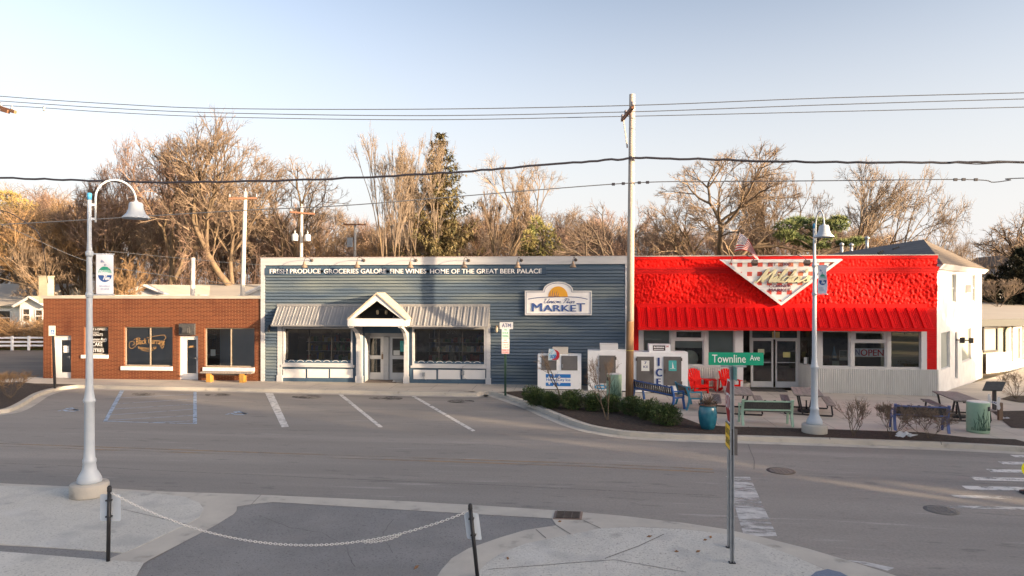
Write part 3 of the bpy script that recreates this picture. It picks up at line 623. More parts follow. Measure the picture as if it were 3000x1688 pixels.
curl([(430, 990), (460, 984), (480, 982), (486, 990), (480, 996)]); curl([(462, 1008), (472, 1004), (481, 1004), (476, 1010), (468, 1014)]); curl([(470, 1016), (479, 1013), (477, 1020), (471, 1019)])
curl([(412, 1024), (430, 1029), (450, 1026)]); curl([(392, 996), (404, 990), (412, 992)])
m.build('lettering', M['gold'], win2)
# interior seen through the third window: pale walls, a hanging screen
r = w3; m = MB(); m.box(r[0], YB + 1.4, r[1] - .5, r[2], YB + 1.5, r[3] + .3); m.box(bx0 + .3, YB + .5, -.05, d1[2] + 1.6, YB + 4, -.03); m.build('interior', mat('pale_back_wall', (.34, .37, .42), rough=.9), brick)
r = FR(674.5, 962, 745, 1074.5); m = MB(); m.box(r[0], YB + .2, r[1], r[2], YB + .21, r[3]); m.build('blind', M['shade'], win3)
a = F(619, 986, YB + .5); tv = thing('hanging_screen', 'black tilted screen hung inside the bakery window above the timber bench', 'screen', a); m = MB(); m.obox(a, (.5, .05, .26), Matrix.Rotation(R(5), 3, 'Y') @ Matrix.Rotation(R(15), 3, 'X')); m.build('panel', M['dark'], tv); m = MB(); m.tube([a + V((.1, 0, -.12)), a + V((.06, 0, -.45))], .008, 5); m.build('cable', M['dark'], tv)
r = FR(617, 1024, 631, 1043, YB + .25); m = MB(); m.box(r[0], YB + .25, r[1], r[2], YB + .256, r[3]); m.build('notice', M['paper'], win3)
# light box above the second door
r = FR(528, 948, 573, 981); m = MB(); m.box(r[0], YB - .12, r[1], r[2], YB - .003, r[3]); m.box(r[0] + .18, YB - .2, r[1] + .08, r[2] - .2, YB - .121, r[3] - .14); m.box(r[0] + .24, YB - .24, r[1] + .12, r[2] - .26, YB - .2, r[3] - .2)
tag(m.build('lamp_box', M['charcoal'], None, loc=((r[0] + r[2]) / 2, YB, r[1])), 'square black lamp box fixed on the brick above the second white door', 'lamp')
# ------------------------------------------------------------------ blue market
mx0 = F(766.6, 900).x; mx1 = F(1838, 900).x; mzt = 5.78
YM = Y0
market = thing('blue_market_building', 'blue weathered clapboard market with grey metal awnings and white gabled porch', 'building', ((mx0 + mx1) / 2, YM, 0))
sf0 = F(814.5, 1000).x; sf1 = F(1437, 1000).x; sfz = 2.64
gcx = -8.82
# clapboards as real lapped boards
random.seed(3); m = MB(); row = .148; nrow = 36
xa, xb = mx0 + .17, mx1
for k in range(nrow):
    z = k * row; zt = z + row; segs = [(xa, xb)] if z > sfz - .02 else [(xa, sf0), (sf1, xb)]
    for a, b in segs:
        cuts = [a]; x = a + random.uniform(.8, 4)
        while x < b - .5: cuts.append(x); x += random.uniform(2.4, 4.9)
        cuts.append(b)
        for i in range(len(cuts) - 1):
            e = random.uniform(-.004, .004); p, q = cuts[i] + .003, cuts[i + 1] - .003; yb = YM - .058 + e; sl = random.uniform(-.003, .003)
            m.add([(p, yb, z - .012 + sl), (q, yb, z - .012 - sl), (q, YM - .022, zt - .042), (p, YM - .022, zt - .042), (p, YM + .005, z - .012 + sl), (q, YM + .005, z - .012 - sl)], [(0, 1, 2, 3), (4, 5, 1, 0)])
m.build('clapboard', M['siding'], market)
porchx0, porchx1 = F(1064, 1000).x, F(1190, 1000).x
wl = FR(829, 958.5, 1034, 1069); wr = FR(1208, 958.5, 1424, 1072)
m = MB(); wall_xz(m, mx0 + .02, mx1, -.3, mzt - .05, [wl, wr, (porchx0, -.25, porchx1, 2.55)], YM + .012, .25); shell(m, mx0 + .02, mx1, YM + .02, YM + 16, -.3, mzt - .05); m.build('wall', M['bluepaint'], market)
m = MB(); m.box(mx0 + .22, YM + .3, mzt - .5, mx1 - .2, YM + 15.8, mzt - .4); m.build('roof', M['roofgrey'], market)
r = FR(766.6, 755.6, 1838, 774.5); m = MB()
fx = [mx0 - .02, F(952, 760).x, F(1145, 760).x, F(1340, 760).x, F(1606, 760).x, mx1]
for i in range(5): m.box(fx[i] + .002, YM - .07, mzt - .36, fx[i + 1] - .002, YM + .1, mzt - .03)
m.box(mx0 - .04, YM - .09, mzt - .03, mx1, YM + .3, mzt); m.build('fascia', M['white_trim'], market)
m = MB(); m.box(mx0 - .045, YM - .095, mzt + .001, mx1, YM + .31, mzt + .018); m.build('roof_edge', mat('rusty_drip_edge', (.16, .08, .06), rough=.8), market)
m = MB(); m.box(mx0 - .02, YM - .06, -.05, mx0 + .17, YM + .15, mzt - .362); m.build('corner_board', M['white_trim'], market)
m = MB(); m.box(mx1 - .1, YM - .06, -.05, mx1 - .002, YM + .1, mzt - .362); m.build('corner_board', M['white_trim'], market)
r = FR(776, 784, 1610, 805.5); m = MB(); m.box(mx0 + .18, YM - .072, r[1], F(1600, 790).x, YM - .0, r[3]); band = m.build('letter_band', M['letterband'], market)
m = MB(); Yt = YM - .074
cur = 790.5
for body, xe in (('FRESH PRODUCE', 939), ('·', 947), ('GROCERIES GALORE', 1132), ('·', 1141), ('FINE WINES', 1249), ('·', 1258), ('HOME OF THE GREAT BEER PALACE', 1587)):
    if body == '·':
        c = F((cur + xe) / 2, 795.5, Yt); m.lathe([(.065, .012), (.0001, .012)], (c.x, c.y, c.z), 10, M=Matrix.Rotation(pi / 2, 3, 'X')); cur = xe + 2; continue
    r = FR(cur, 788, xe, 801.5, Yt); put_text(m, body, (r[0], Yt, r[1]), UX, UZ, r[2] - r[0], r[3] - r[1], .014, 0, .012); cur = xe
m.build('lettering', M['signwhite'], band)
# storefront: posts, sills, panels
Yp = YM - .06
for x0, x1 in ((814.5, 827), (1425, 1437)):
    m = MB(); r = FR(x0, 956, x1, 1117); m.box(r[0], Yp, -.02, r[2], YM + .01, sfz + .1); m.box(r[0] - .03, Yp - .03, -.02, r[2] + .03, YM + .009, .28)
    m.build('post', M['white_trim'], market)
for (rr, tag_, mullx, seg) in ((wl, 'l', (904.7, 971), ((829.5, 894.5), (900.7, 962), (967.6, 1034))), (wr, 'r', (1285.7, 1354.6), ((1211.5, 1278), (1284, 1349), (1355, 1421.5)))):
    x0, z0, x1, z1 = rr
    m = MB(); frame_xz(m, x0, z0, x1, z1, YM - .045, .085, .3); m.box(x0 - .06, YM - .09, z0 - .1, x1 + .08, YM + .0, z0 - .001); f = m.build('window', M['white_trim'], market)
    m = MB(); frame_xz(m, x0 + .086, z0 + .086, x1 - .086, z1 - .086, YM + .14, .03, .05, [F(q, 1000, YM + .14).x for q in mullx]); m.build('sash', M['dark'], f)
    m = MB(); m.quad((x0 + .09, YM + .165, z0 + .09), (x1 - .09, YM + .165, z0 + .09), (x1 - .09, YM + .165, z1 - .09), (x0 + .09, YM + .165, z1 - .09)); m.build('pane', M['glassdark'], f)
    zw = F(900, 1055.5).z; m = MB(); m.box(x0 + .087, YM + .02, z0 + .087, x1 - .087, YM + .05, zw); m.build('wave_board', M['bluepaint'], f)
    m = MB(); n = 7
    for i in range(n):
        cx = x0 + .2 + (x1 - x0 - .4) * (i + .5) / n
        stroke(m, [(cx - .16, z0 + .14), (cx - .06, z0 + .2), (cx + .06, z0 + .2), (cx + .16, z0 + .14)], (0, YM + .02, 0), UX, UZ, 1, 1, .02, .03, .004)
    m.build('wave_line', M['white'], f)
    for a, b in seg:
        q = FR(a, 1081.5 if tag_ == 'l' else 1083.8, b, 1107 if tag_ == 'l' else 1111); m = MB(); m.box(q[0], YM - .022, q[1], q[2], YM + .011, q[3]); m.build('wall_panel', M['white'], market)
for x, z in ((1242, 1096), (1357, 1092)):
    m = MB(); c = F(x, z); m.box(c.x - .06, YM - .09, c.z - .1, c.x + .06, YM - .023, c.z + .08); m.tube([(c.x, YM - .05, c.z - .1), (c.x + .02, YM - .06, c.z - .22), (c.x + .14, YM - .04, c.z - .26)], .012, 6); m.build('outlet_box', M['galv'], market)
c = F(1357, 1092); m = MB(); m.tube([(c.x, YM - .05, c.z + .08), (c.x, YM - .12, c.z + .3), (c.x + .2, YM - .14, c.z + .38), (c.x + .9, YM - .14, c.z + .37)], .011, 6); m.build('conduit', M['galv'], market)
# things on display inside the market
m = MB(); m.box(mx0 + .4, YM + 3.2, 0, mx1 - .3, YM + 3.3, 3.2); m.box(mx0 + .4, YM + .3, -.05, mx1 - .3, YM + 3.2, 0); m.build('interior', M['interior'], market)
GOODS = [mat('goods_%s' % n_, c_, rough=.6) for n_, c_ in (('red', (.4, .05, .04)), ('yellow', (.5, .36, .06)), ('green', (.08, .25, .08)), ('white', (.6, .58, .55)), ('blue', (.06, .12, .35)), ('brown', (.2, .12, .07)))]
random.seed(17)
for xa_, xb_ in ((wl[0] + .2, wl[2] - .2), (wr[0] + .2, wr[2] - .2)):
    m = MB(); g_ = MB(); yy = YM + 2.3
    for zz in (.35, .8, 1.25, 1.7): 
        m.box(xa_, yy, zz - .03, xb_, yy + .4, zz); x = xa_ + .05
        while x < xb_ - .2:
            w_ = random.uniform(.07, .2); 
            if random.random() < .85: g_.box(x, yy + .02, zz + .001, x + w_, yy + .25, zz + random.uniform(.12, .34), random.randrange(6))
            x += w_ + .015
    for x in (xa_, (xa_ + xb_) / 2, xb_): m.box(x - .02, yy + .401, 0, x + .02, yy + .43, 2.1)
    sh_ = m.build('shelf', M['frame'], market); g_.build('goods', GOODS, sh_)
a = F(1324, 1030, YM + .5); sc = thing('stone_figure', 'pale stone figure standing inside the right market window', 'figure', (a.x, a.y, F(1324, 1062, YM + .5).z)); m = MB(); z = OFF[sc.name].z; h = F(1324, 1018, YM + .5).z - z
m.lathe([(.16, 0), (.17, h * .1), (.11, h * .2), (.13, h * .45), (.15, h * .6), (.06, h * .72), (.1, h * .85), (.07, h * .97), (.001, h)], (a.x, a.y, z), 14); m.build('body', mat('pale_stone', (.4, .38, .34), (.25, .24, .22), 14, .9), sc)
r = FR(1308, 968, 1337, 978.5, YM + .2); m = MB(); put_text(m, 'OPEN', (r[0], YM + .2, r[1]), UX, UZ, r[2] - r[0], r[3] - r[1], -.004); m.build('open_letters', mat('unlit_neon_tube', (.4, .4, .42), rough=.3), market)
# recessed entrance
Yd = YM + .95
m = MB(); wall_xz(m, porchx0 - .02, porchx1 + .02, -.02, 2.56, [(porchx0 + .02, 0, porchx1 - .02, 2.06)], Yd, .1); m.box(porchx0 - .03, YM + .27, -.02, porchx0 - .002, Yd, 2.55); m.box(porchx1 + .002, YM + .27, -.02, porchx1 + .03, Yd, 2.55); m.box(porchx0, YM + .27, 2.5, porchx1, Yd - .01, 2.549); m.build('entrance_recess', M['white_trim'], market)
m = MB(); r = FR(1059, 958, 1183, 974); m.box(porchx0 + .005, YM - .035, 2.28, porchx1 - .005, YM + .02, 2.62); m.build('header', M['bluepaint'], market)
for (dx0, dx1, gx0, gx1) in ((1069.7, 1124, 1078.5, 1114.5), (1140, 1187.5, 1149, 1186)):
    a, b = F(dx0, 1000, Yd).x, F(dx1 + (6 if dx0 > 1130 else 0), 1000, Yd).x; g0, g1 = F(gx0, 1000, Yd).x, F(gx1, 1000, Yd).x
    zg = [F(1090, y, Yd).z for y in (1091.5, 1052, 1041.5, 991.5)]
    m = MB(); wall_xz(m, a, b, .01, 2.05, [(g0, zg[0], g1, zg[1]), (g0, zg[2], g1, zg[3])], Yd + .03, .04); d = m.build('door', M['white'], market)
    m = MB()
    for q in (0, 2): m.quad((g0, Yd + .05, zg[q]), (g1, Yd + .05, zg[q]), (g1, Yd + .05, zg[q + 1]), (g0, Yd + .05, zg[q + 1]))
    m.build('pane', M['glassdark'], d)
    m = MB(); hx = b - .07; m.box(hx - .04, Yd + .005, .98, hx + .04, Yd + .028, 1.22); m.tube([(hx, Yd + .0, 1.02), (hx, Yd - .04, 1.04), (hx, Yd - .04, 1.3), (hx, Yd + .0, 1.32)], .012, 6); m.build('handle', M['oldbrass'], d)
    if dx0 > 1130:
        for q, mt in (((1152, 1027, 1170.5, 1041), 'paper'), ((1171.5, 999, 1186, 1031), 'teal')):
            r = FR(*q, Yd); m = MB(); m.box(r[0], Yd + .045, r[1], r[2], Yd + .048, r[3]); m.build('notice', M[mt], d)
m = MB(); c0, c1 = F(1124.5, 1000, Yd).x, F(1139.5, 1000, Yd).x; m.box(c0, Yd - .06, 0, c1, Yd + .06, 2.05); m.build('door_post', M['white_trim'], market)
a = F(1166, 1114, YM + .4); tag(MB().obox((a.x, YM + .45, .035), (.5, .6, .02), Matrix.Rotation(R(12), 3, 'Z')).build('threshold_board', M['frame'], None, loc=(a.x, YM + .45, 0)), 'pale board lying on the ground before the market door', 'board')
tag(MB().box(porchx0 + .1, YM - .1, .003, porchx1 - .5, YM + .85, .018).build('doormat', mat('brown_doormat', (.13, .1, .085), (.18, .15, .13), 20, .95), None, loc=(porchx0, YM, 0)), 'worn brown doormat before the market doors under the gabled porch', 'doormat')
# awnings
def ribbed(mb, xs, prof, top, bot, mi=0):
    """sheet from top (y,z) to bottom (y,z); prof(x) lifts it along its normal"""
    dy, dz = bot[0] - top[0], bot[1] - top[1]; l = math.hypot(dy, dz); ny, nz = dz / l, -dy / l
    if nz < 0: ny, nz = -ny, -nz
    vs = []
    for x, xb in xs:
        h = prof[len(vs) // 2]
        vs += [(x, top[0] + ny * h, top[1] + nz * h), (xb, bot[0] + ny * h, bot[1] + nz * h)]
    mb.add(vs, [(2 * i, 2 * i + 1, 2 * i + 3, 2 * i + 2) for i in range(len(xs) - 1)], mi)
def awning(parent, x0, x1, ztop, zbot, Yw, proj, mt, pitch, ribw, ribh, minor, ends, lip=.05, flash=.17, nm='awning'):
    m = MB(); xs, pf = [], []; n = max(2, round((x1 - x0) / pitch)); p = (x1 - x0) / n
    for i in range(n):
        b = x0 + i * p
        for f, h in ((0, 0), (.001, 0)) : pass
        seq = [(0, 0), (.02, ribh), (.02 + ribw, ribh), (.04 + ribw, 0)]
        if minor:
            s = (p - ribw - .04) / (minor + 1)
            for k in range(1, minor + 1):
                c = .04 + ribw + s * k; seq += [(c - .018, 0), (c - .01, .012), (c + .01, .012), (c + .018, 0)]
        for f, h in seq: xs.append((b + f, b + f)); pf.append(h)
    xs.append((x1, x1)); pf.append(0)
    ribbed(m, xs, pf, (Yw - .02, ztop), (Yw - proj, zbot))
    a = m.build(nm, mt, parent)
    m = MB(); m.box(x0 - .02, Yw - .06, ztop - .02, x1 + .02, Yw - .001, ztop + flash); m.box(x0, Yw - proj - ribh * .55 - .02, zbot - lip, x1, Yw - proj + .03, zbot + ribh * .5)
    for x, s in ((x0, -1), (x1, 1)):
        if s in ends: m.prism([(Yw - .03, ztop - .02), (Yw - proj, zbot - .02), (Yw - .03, zbot - .02)], (x - .01, 0, 0), (0, 1, 0), (0, 0, 1), (.02, 0, 0))
    m.build('awning_trim', mt, a)
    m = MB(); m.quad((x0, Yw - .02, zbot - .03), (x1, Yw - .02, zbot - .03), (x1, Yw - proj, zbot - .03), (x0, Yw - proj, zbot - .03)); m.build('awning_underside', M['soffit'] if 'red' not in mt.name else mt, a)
    return a
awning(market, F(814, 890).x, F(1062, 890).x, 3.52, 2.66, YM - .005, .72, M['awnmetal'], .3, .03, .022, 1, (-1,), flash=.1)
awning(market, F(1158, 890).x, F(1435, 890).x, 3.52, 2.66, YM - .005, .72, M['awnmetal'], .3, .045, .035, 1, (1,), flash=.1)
# gabled porch
Yg = 29.41; za, zb, zt = 4.08, 2.66, 3.0; hw = 1.27
yback = YM - .03
m = MB()
for s in (-1, 1):
    A = V((gcx, 0, za)); E = V((gcx + s * (hw + .06), 0, zt - .06)); n = V((-(E.z - A.z), 0, (E.x - A.x))).normalized()
    if n.z < 0: n = -n
    lo = [A, E]; t = .05
    m.hexa([(A.x, Yg - .06, A.z), (E.x, Yg - .06, E.z), (E.x, yback, E.z), (A.x, yback, A.z), (A.x + n.x * t * .2, Yg - .06, A.z + .07), (E.x + n.x * t, Yg - .06, E.z + n.z * t), (E.x + n.x * t, yback, E.z + n.z * t), (A.x + n.x * t * .2, yback, A.z + .07)] if s > 0 else
           [(E.x, Yg - .06, E.z), (A.x, Yg - .06, A.z), (A.x, yback, A.z), (E.x, yback, E.z), (E.x + n.x * t, Yg - .06, E.z + n.z * t), (A.x, Yg - .06, A.z + .07), (A.x, yback, A.z + .07), (E.x + n.x * t, yback, E.z + n.z * t)])
porch = m.build('porch_roof', M['shingle'], market)
m = MB(); m.box(gcx - hw - .05, Yg - .02, zb, gcx + hw + .05, Yg + .16, zt)
for s in (-1, 1):
    m.prism([(gcx, za - .005), (gcx + s * (hw + .04), zt - .06), (gcx + s * (hw - .19), zt + .002), (gcx, za - .29)], (0, Yg + .1, 0), (1, 0, 0), (0, 0, 1), (0, -.1, 0))
    m.box(gcx + s * (hw + .05) - .1, Yg + .161, zb + .02, gcx + s * (hw + .05) + (.0 if s < 0 else 0), yback, zt - .05)
m.build('porch_frame', M['white'], market)
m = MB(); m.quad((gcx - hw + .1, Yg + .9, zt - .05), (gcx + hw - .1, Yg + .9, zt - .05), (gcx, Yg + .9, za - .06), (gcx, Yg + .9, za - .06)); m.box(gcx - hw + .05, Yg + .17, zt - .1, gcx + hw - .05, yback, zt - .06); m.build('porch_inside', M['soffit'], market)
for x0, x1 in ((1046, 1063), (1185.5, 1197.5)):
    r = FR(x0, 960, x1, 1117); xc = (r[0] + r[2]) / 2; w = r[2] - r[0]
    m = MB(); m.box(r[0], YM - .14, 0, r[2], YM + .0, 2.66); m.box(r[0] - .03, YM - .17, 0, r[2] + .03, YM - .001, .3)
    pts = [(YM - .14, 1.75), (YM - .2, 2.0), (YM - .42, 2.3), (YM - .8, 2.5), (YM - 1.25, 2.6), (YM - 1.25, 2.66), (YM - .14, 2.66)]
    m.prism(pts, (xc - w * .36, 0, 0), (0, 1, 0), (0, 0, 1), (w * .72, 0, 0)); m.build('porch_bracket', M['white_trim'], market)
pl = thing('porch_lantern', 'small hanging twin lantern inside the dark porch gable', 'lantern', (gcx + .08, Yg + .5, 3.2)); m = MB(); c = V((gcx + .08, Yg + .5, 3.2)); m.tube([c + V((0, 0, .55)), c + V((0, 0, .2))], .012, 6); m.box(c.x - .22, c.y - .015, c.z + .16, c.x + .22, c.y + .015, c.z + .2); m.build('bracket', M['dark'], pl)
for s in (-1, 1): MB().lathe([(.05, .16), (.07, .1), (.06, 0), (.03, -.04)], c + V((s * .2, 0, 0)), 10).build('lamp_glass', mat('pale_lamp_glass', (.42, .33, .22), rough=.3), pl)
# gooseneck lamps
lamp0 = None
for i, (bx, px, py, lab) in enumerate(((904, 914, 763, 'above FRESH PRODUCE'), (1058, 1066, 763, 'above GROCERIES'), (1210.5, 1219, 763, 'above the word FINE'), (1373, 1373.5, 763, 'hiding part of the word THE'), (1527.6, 1527.7, 763, 'hiding the first letter of PALACE'), (1686.4, 1687, 761.5, 'nearest the utility pole'))):
    c = F(px, py, YM - .08)
    if lamp0 is None:
        lamp0 = thing('gooseneck_lamp', '', 'wall lamp', c, group='gooseneck lamps along the market fascia'); L0 = c
        m = MB(); m.lathe([(.001, -.04), (.06, -.03), (.075, 0), (.075, .02)], c, 14, M=Matrix.Rotation(-pi / 2, 3, 'X')); m.build('wall_plate', M['steel_dark'], lamp0)
        m = MB(); m.tube(crom([(c.x, c.y - .03, c.z), (c.x - .06, c.y - .25, c.z + .1), (c.x - .1, c.y - .48, c.z + .1), (c.x - .12, c.y - .6, c.z - .03), (c.x - .12, c.y - .61, c.z - .14)], 5), .014, 7); m.build('arm', M['steel_dark'], lamp0)
        m = MB(); m.lathe([(.03, .04), (.05, .02), (.055, -.05), (.09, -.12), (.14, -.2), (.15, -.24), (.13, -.235), (.05, -.1)], (c.x - .12, c.y - .61, c.z - .12), 16); m.build('lamp_shade', M['oldbrass'], lamp0); o = lamp0
    else: o = dup(lamp0, c)
    o['label'] = 'weathered brass gooseneck lamp on the white fascia ' + lab
for (x, y, lab, mt) in ((1456, 957, 'pale brass wall sconce beside the ATM sign', 'oldbrass'), (791, 956, 'small black wall sconce on the blue boards beside the corner board', 'dark')):
    c = F(x, y, YM - .03); t = thing('wall_sconce', lab, 'wall lamp', c); MB().box(c.x - .05, c.y - .03, c.z - .06, c.x + .05, c.y, c.z + .06).build('wall_plate', M[mt], t)
    MB().tube([(c.x, c.y - .03, c.z), (c.x, c.y - .12, c.z + .04), (c.x, c.y - .14, c.z - .02)], .012, 6).build('arm', M[mt], t); MB().lathe([(.03, .0), (.065, -.06), (.06, -.2), (.03, -.26), (.001, -.27)], (c.x, c.y - .14, c.z), 10).build('lamp_glass', mat('sconce_glass', (.5, .42, .3) if mt == 'oldbrass' else (.05, .05, .05), rough=.3), t)
# ATM sign and MARKET sign
r = FR(1464, 944, 1503, 964.5, YM - .05); at = thing('atm_sign', 'white rectangular sign reading ATM in navy on the blue wall', 'sign', ((r[0] + r[2]) / 2, YM - .05, r[1]))
MB().box(r[0], YM - .06, r[1], r[2], YM - .032, r[3]).build('board', M['signwhite'], at)
m = MB(); put_text(m, 'ATM', (r[0] + .1, YM - .062, r[1] + .08), UX, UZ, r[2] - r[0] - .2, r[3] - r[1] - .14, .014); m.build('lettering', M['navy'], at)
Ys = YM - .16
def P2(x, y): p = F(x, y, Ys); return (p.x, p.z)
def arcpts(s=0):
    a, b, c, d = 1538 + s, 1733.5 - s, 851.8 + s, 923.8 - s
    pts = [P2(a, d), P2(b, d), P2(b, c), P2(1679 - s, c)]
    for k in range(13):
        t = pi * k / 12; pts.append(P2(1635 + (44 - s) * cos(t), 851.8 + s * .3 - (26.5 - s * .7) * sin(t) - (0 if 0 < k < 12 else 0)))
    pts += [P2(1591 + s, c), P2(a, c)]
    return pts
ms = thing('market_sign', 'white arched sign reading MARKET with an amber sun on the blue wall', 'sign', (F(1635, 900, Ys).x, Ys, F(1635, 923, Ys).z))
m = MB(); m.prism(arcpts(), (0, YM - .035, 0), (1, 0, 0), (0, 0, 1), (0, -.105, 0)); m.build('board', M['signwhite'], ms)
pts = arcpts(); inn = arcpts(3.2); m = MB(); Yf = Ys + .02 - .004
for i in range(len(pts)):
    j = (i + 1) % len(pts)
    m.hexa([(pts[i][0], Yf, pts[i][1]), (pts[j][0], Yf, pts[j][1]), (inn[j][0], Yf, inn[j][1]), (inn[i][0], Yf, inn[i][1]), (pts[i][0], Yf - .03, pts[i][1]), (pts[j][0], Yf - .03, pts[j][1]), (inn[j][0], Yf - .03, inn[j][1]), (inn[i][0], Yf - .03, inn[i][1])])
m.build('border', M['white'], ms)
i2 = arcpts(3.6); i3 = arcpts(4.7); m = MB(); Yn = Ys + .014
for i in range(len(pts)):
    j = (i + 1) % len(pts); m.quad((i2[i][0], Yn, i2[i][1]), (i2[j][0], Yn, i2[j][1]), (i3[j][0], Yn, i3[j][1]), (i3[i][0], Yn, i3[i][1]))
r = FR(1558, 888.5, 1714, 912.5, Ys); lets = MB()
put_text(lets, 'M', (r[0], Ys + .015, r[1]), UX, UZ, (r[2] - r[0]) * .2, (r[3] - r[1]), .02, 0, .025)
put_text(lets, 'ARKE', (r[0] + (r[2] - r[0]) * .215, Ys + .015, r[1]), UX, UZ, (r[2] - r[0]) * .62, (r[3] - r[1]) * .78, .02, 0, .025)
put_text(lets, 'T', (r[0] + (r[2] - r[0]) * .84, Ys + .015, r[1]), UX, UZ, (r[2] - r[0]) * .16, (r[3] - r[1]), .02, 0, .025)
lets.build('lettering', mat('navy_blue_lettering', (.05, .1, .29), rough=.5), ms); m.build('border_line', M['navy'], ms)
m = MB(); r = FR(1590, 875, 1683, 888.5, Ys); put_script(m, 'Union Pier', (r[0], Ys + .014, r[1]), UX, UZ, r[2] - r[0], r[3] - r[1], .014, .026, .006); 
P = [P2(x, y) for x, y in ((1547, 876.5), (1580, 872), (1635, 870), (1690, 871), (1722, 877))]; stroke(m, P, (0, Ys + .014, 0), UX, UZ, 1, 1, .03, .03, .004); m.build('script_lettering', M['navy'], ms)
sunp = [P2(1635 + 28.5 * cos(pi * k / 16), 869.5 - 31 * sin(pi * k / 16) * .98) for k in range(17)]; m = MB(); m.prism(sunp, (0, Ys + .015, 0), (1, 0, 0), (0, 0, 1), (0, -.012, 0)); m.build('sun_emblem', M['sunyellow'], ms)
m = MB()
for x0, x1, yt in ((1610, 1613, 850), (1616, 1620, 846), (1622, 1626, 852), (1627, 1633, 848), (1633, 1637, 856)):
    a, b, c = P2(x0, 869.5), P2(x0 + 2.2, 869.5), P2(x1, yt); m.add([(a[0], Ys - .002, a[1]), (b[0], Ys - .002, b[1]), (c[0], Ys - .002, c[1])], [(0, 1, 2)])
m.build('reed_emblem', M['navy'], ms)
# ------------------------------------------------------------------ red corner market
YR = Y0
rx0 = mx1 + .004; rx1 = F(2745, 900).x; rzt = 5.76; gR = -.36
redb = thing('red_corner_building', 'bright red rough plastered corner market with red metal awning and white side wall', 'building', ((rx0 + rx1) / 2, YR, gR + .1))
zfas = F(2300, 889.6).z; zbrk = F(2730, 1083).z
# storefront spans
s0 = F(1871, 1000).x; s1 = F(2714, 1000).x; zst = 2.62
m = MB()
# pier brickwork left and right, parapet core
m.box(rx0, YR, gR, s0, YR + .3, zst + .4); m.build('brick_pier', M['redbrick'], redb)
m = MB(); m.box(s1, YR, zbrk, rx1, YR + .3, zst + .9); m.build('brick_pier', M['redbrick'], redb)
# rough plaster: finely displaced sheet
def rough(mb, x0, x1, z0, z1, Yf, st, amp, sc, seed, ridge=1.0):
    nx, nz = int((x1 - x0) / st), int((z1 - z0) / st) + 1; vs = []
    for j in range(nz + 1):
        for i in range(nx + 1):
            x = x0 + (x1 - x0) * i / nx; z = z0 + (z1 - z0) * j / nz
            n = noise.noise((x * sc, z * sc * .85, seed)) + .5 * noise.noise((x * sc * 2.1, z * sc * 2, seed + 9)) + .25 * noise.noise((x * sc * 4.3, z * sc * 4.2, seed + 19))
            e = min(1, min(z - z0, z1 - z) / .04)
            vs.append((x, Yf - amp * (abs(n) * 1.2 if ridge < 1 else n) * e, z))
    mb.add(vs, [(j * (nx + 1) + i, j * (nx + 1) + i + 1, (j + 1) * (nx + 1) + i + 1, (j + 1) * (nx + 1) + i) for j in range(nz) for i in range(nx)], 0, True)
zA = F(1900, 798).z; zB = F(1900, 784).z; zC = F(1900, 761.5).z
m = MB(); rough(m, rx0, rx1, zfas - .15, zA - .03, YR - .03, .028, .046, 10.5, 1.3)
rough(m, rx0, rx1 - .02, zB, zC, YR - .05, .028, .03, 10, 4.1)
m.build('plaster', M['red'], redb)
m = MB(); m.box(rx0, YR - .1, zB - .09, rx1 + .05, YR + .3, zB); m.box(rx0, YR - .07, zB - .19, rx1 + .03, YR + .3, zB - .092); m.box(rx0, YR - .045, zB - .29, rx1 + .01, YR + .3, zB - .192)
m.box(rx0, YR - .09, zC, rx1, YR + .3, rzt - .02); m.box(rx0 + .01, YR + .02, zst + .3, rx1 - .01, YR + .29, zB - .3); m.box(rx0 + .01, YR + .02, zB, rx1 - .01, YR + .29, zC); m.build('cornice', M['redbrick'], redb)
m = MB(); m.box(rx0, YR - .11, rzt - .019, rx1 + .02, YR + .34, rzt + .015); m.build('coping', mat('grey_coping_metal', (.42, .4, .38), rough=.5), redb)
aw = awning(redb, F(1864.9, 895).x, F(2712, 895).x, F(2300, 901.7).z, 2.63, YR - .02, .72, M['redmetal'], .425, .09, .055, 3, (-1, 1), lip=.1, flash=.17)
# storefront frame wall with openings
gl = {}
for k, q in dict(A=(1884.5, 967, 1962, 1069.6), B1=(1980.7, 971, 2056.5, 991), B2=(1976, 998, 2060, 1069), C=(2075, 968, 2150, 1069.6), D=(2410, 971.5, 2487.5, 1073.5), E1=(2507, 975, 2589.5, 996.5), E2=(2503.7, 1004, 2594, 1076), Fw=(2611, 972, 2696.5, 1077.5)).items(): gl[k] = FR(*q)
rc0, rc1 = F(2177, 1000).x, F(2392, 1000).x          # entrance recess
m = MB(); wall_xz(m, s0, rc0, F(1950, 1074).z, zst + .2, [gl['A'], gl['B1'], gl['B2'], gl['C']], YR + .02, .1)
m.box(s0, YR - .015, F(1950, 1076).z, rc0, YR + .019, F(1950, 1070.8).z)
for x in (1969, 2066, 2155): c = F(x, 1000).x; m.box(c - .05, YR - .02, F(x, 1074).z, c + .05, YR + .018, zst + .1)
m.build('storefront_frame', M['frame'], redb)
m = MB(); wall_xz(m, rc1, s1, F(2550, 1082).z, zst + .2, [gl['D'], gl['E1'], gl['E2'], gl['Fw']], YR + .02, .1)
for x in (2495, 2602): c = F(x, 1000).x; m.box(c - .05, YR - .02, F(x, 1074).z, c + .05, YR + .019, zst + .1)
m.box(rc1, YR - .015, F(2550, 1083).z, s1, YR + .019, F(2550, 1078.5).z)
m.build('storefront_frame', M['frame'], redb)
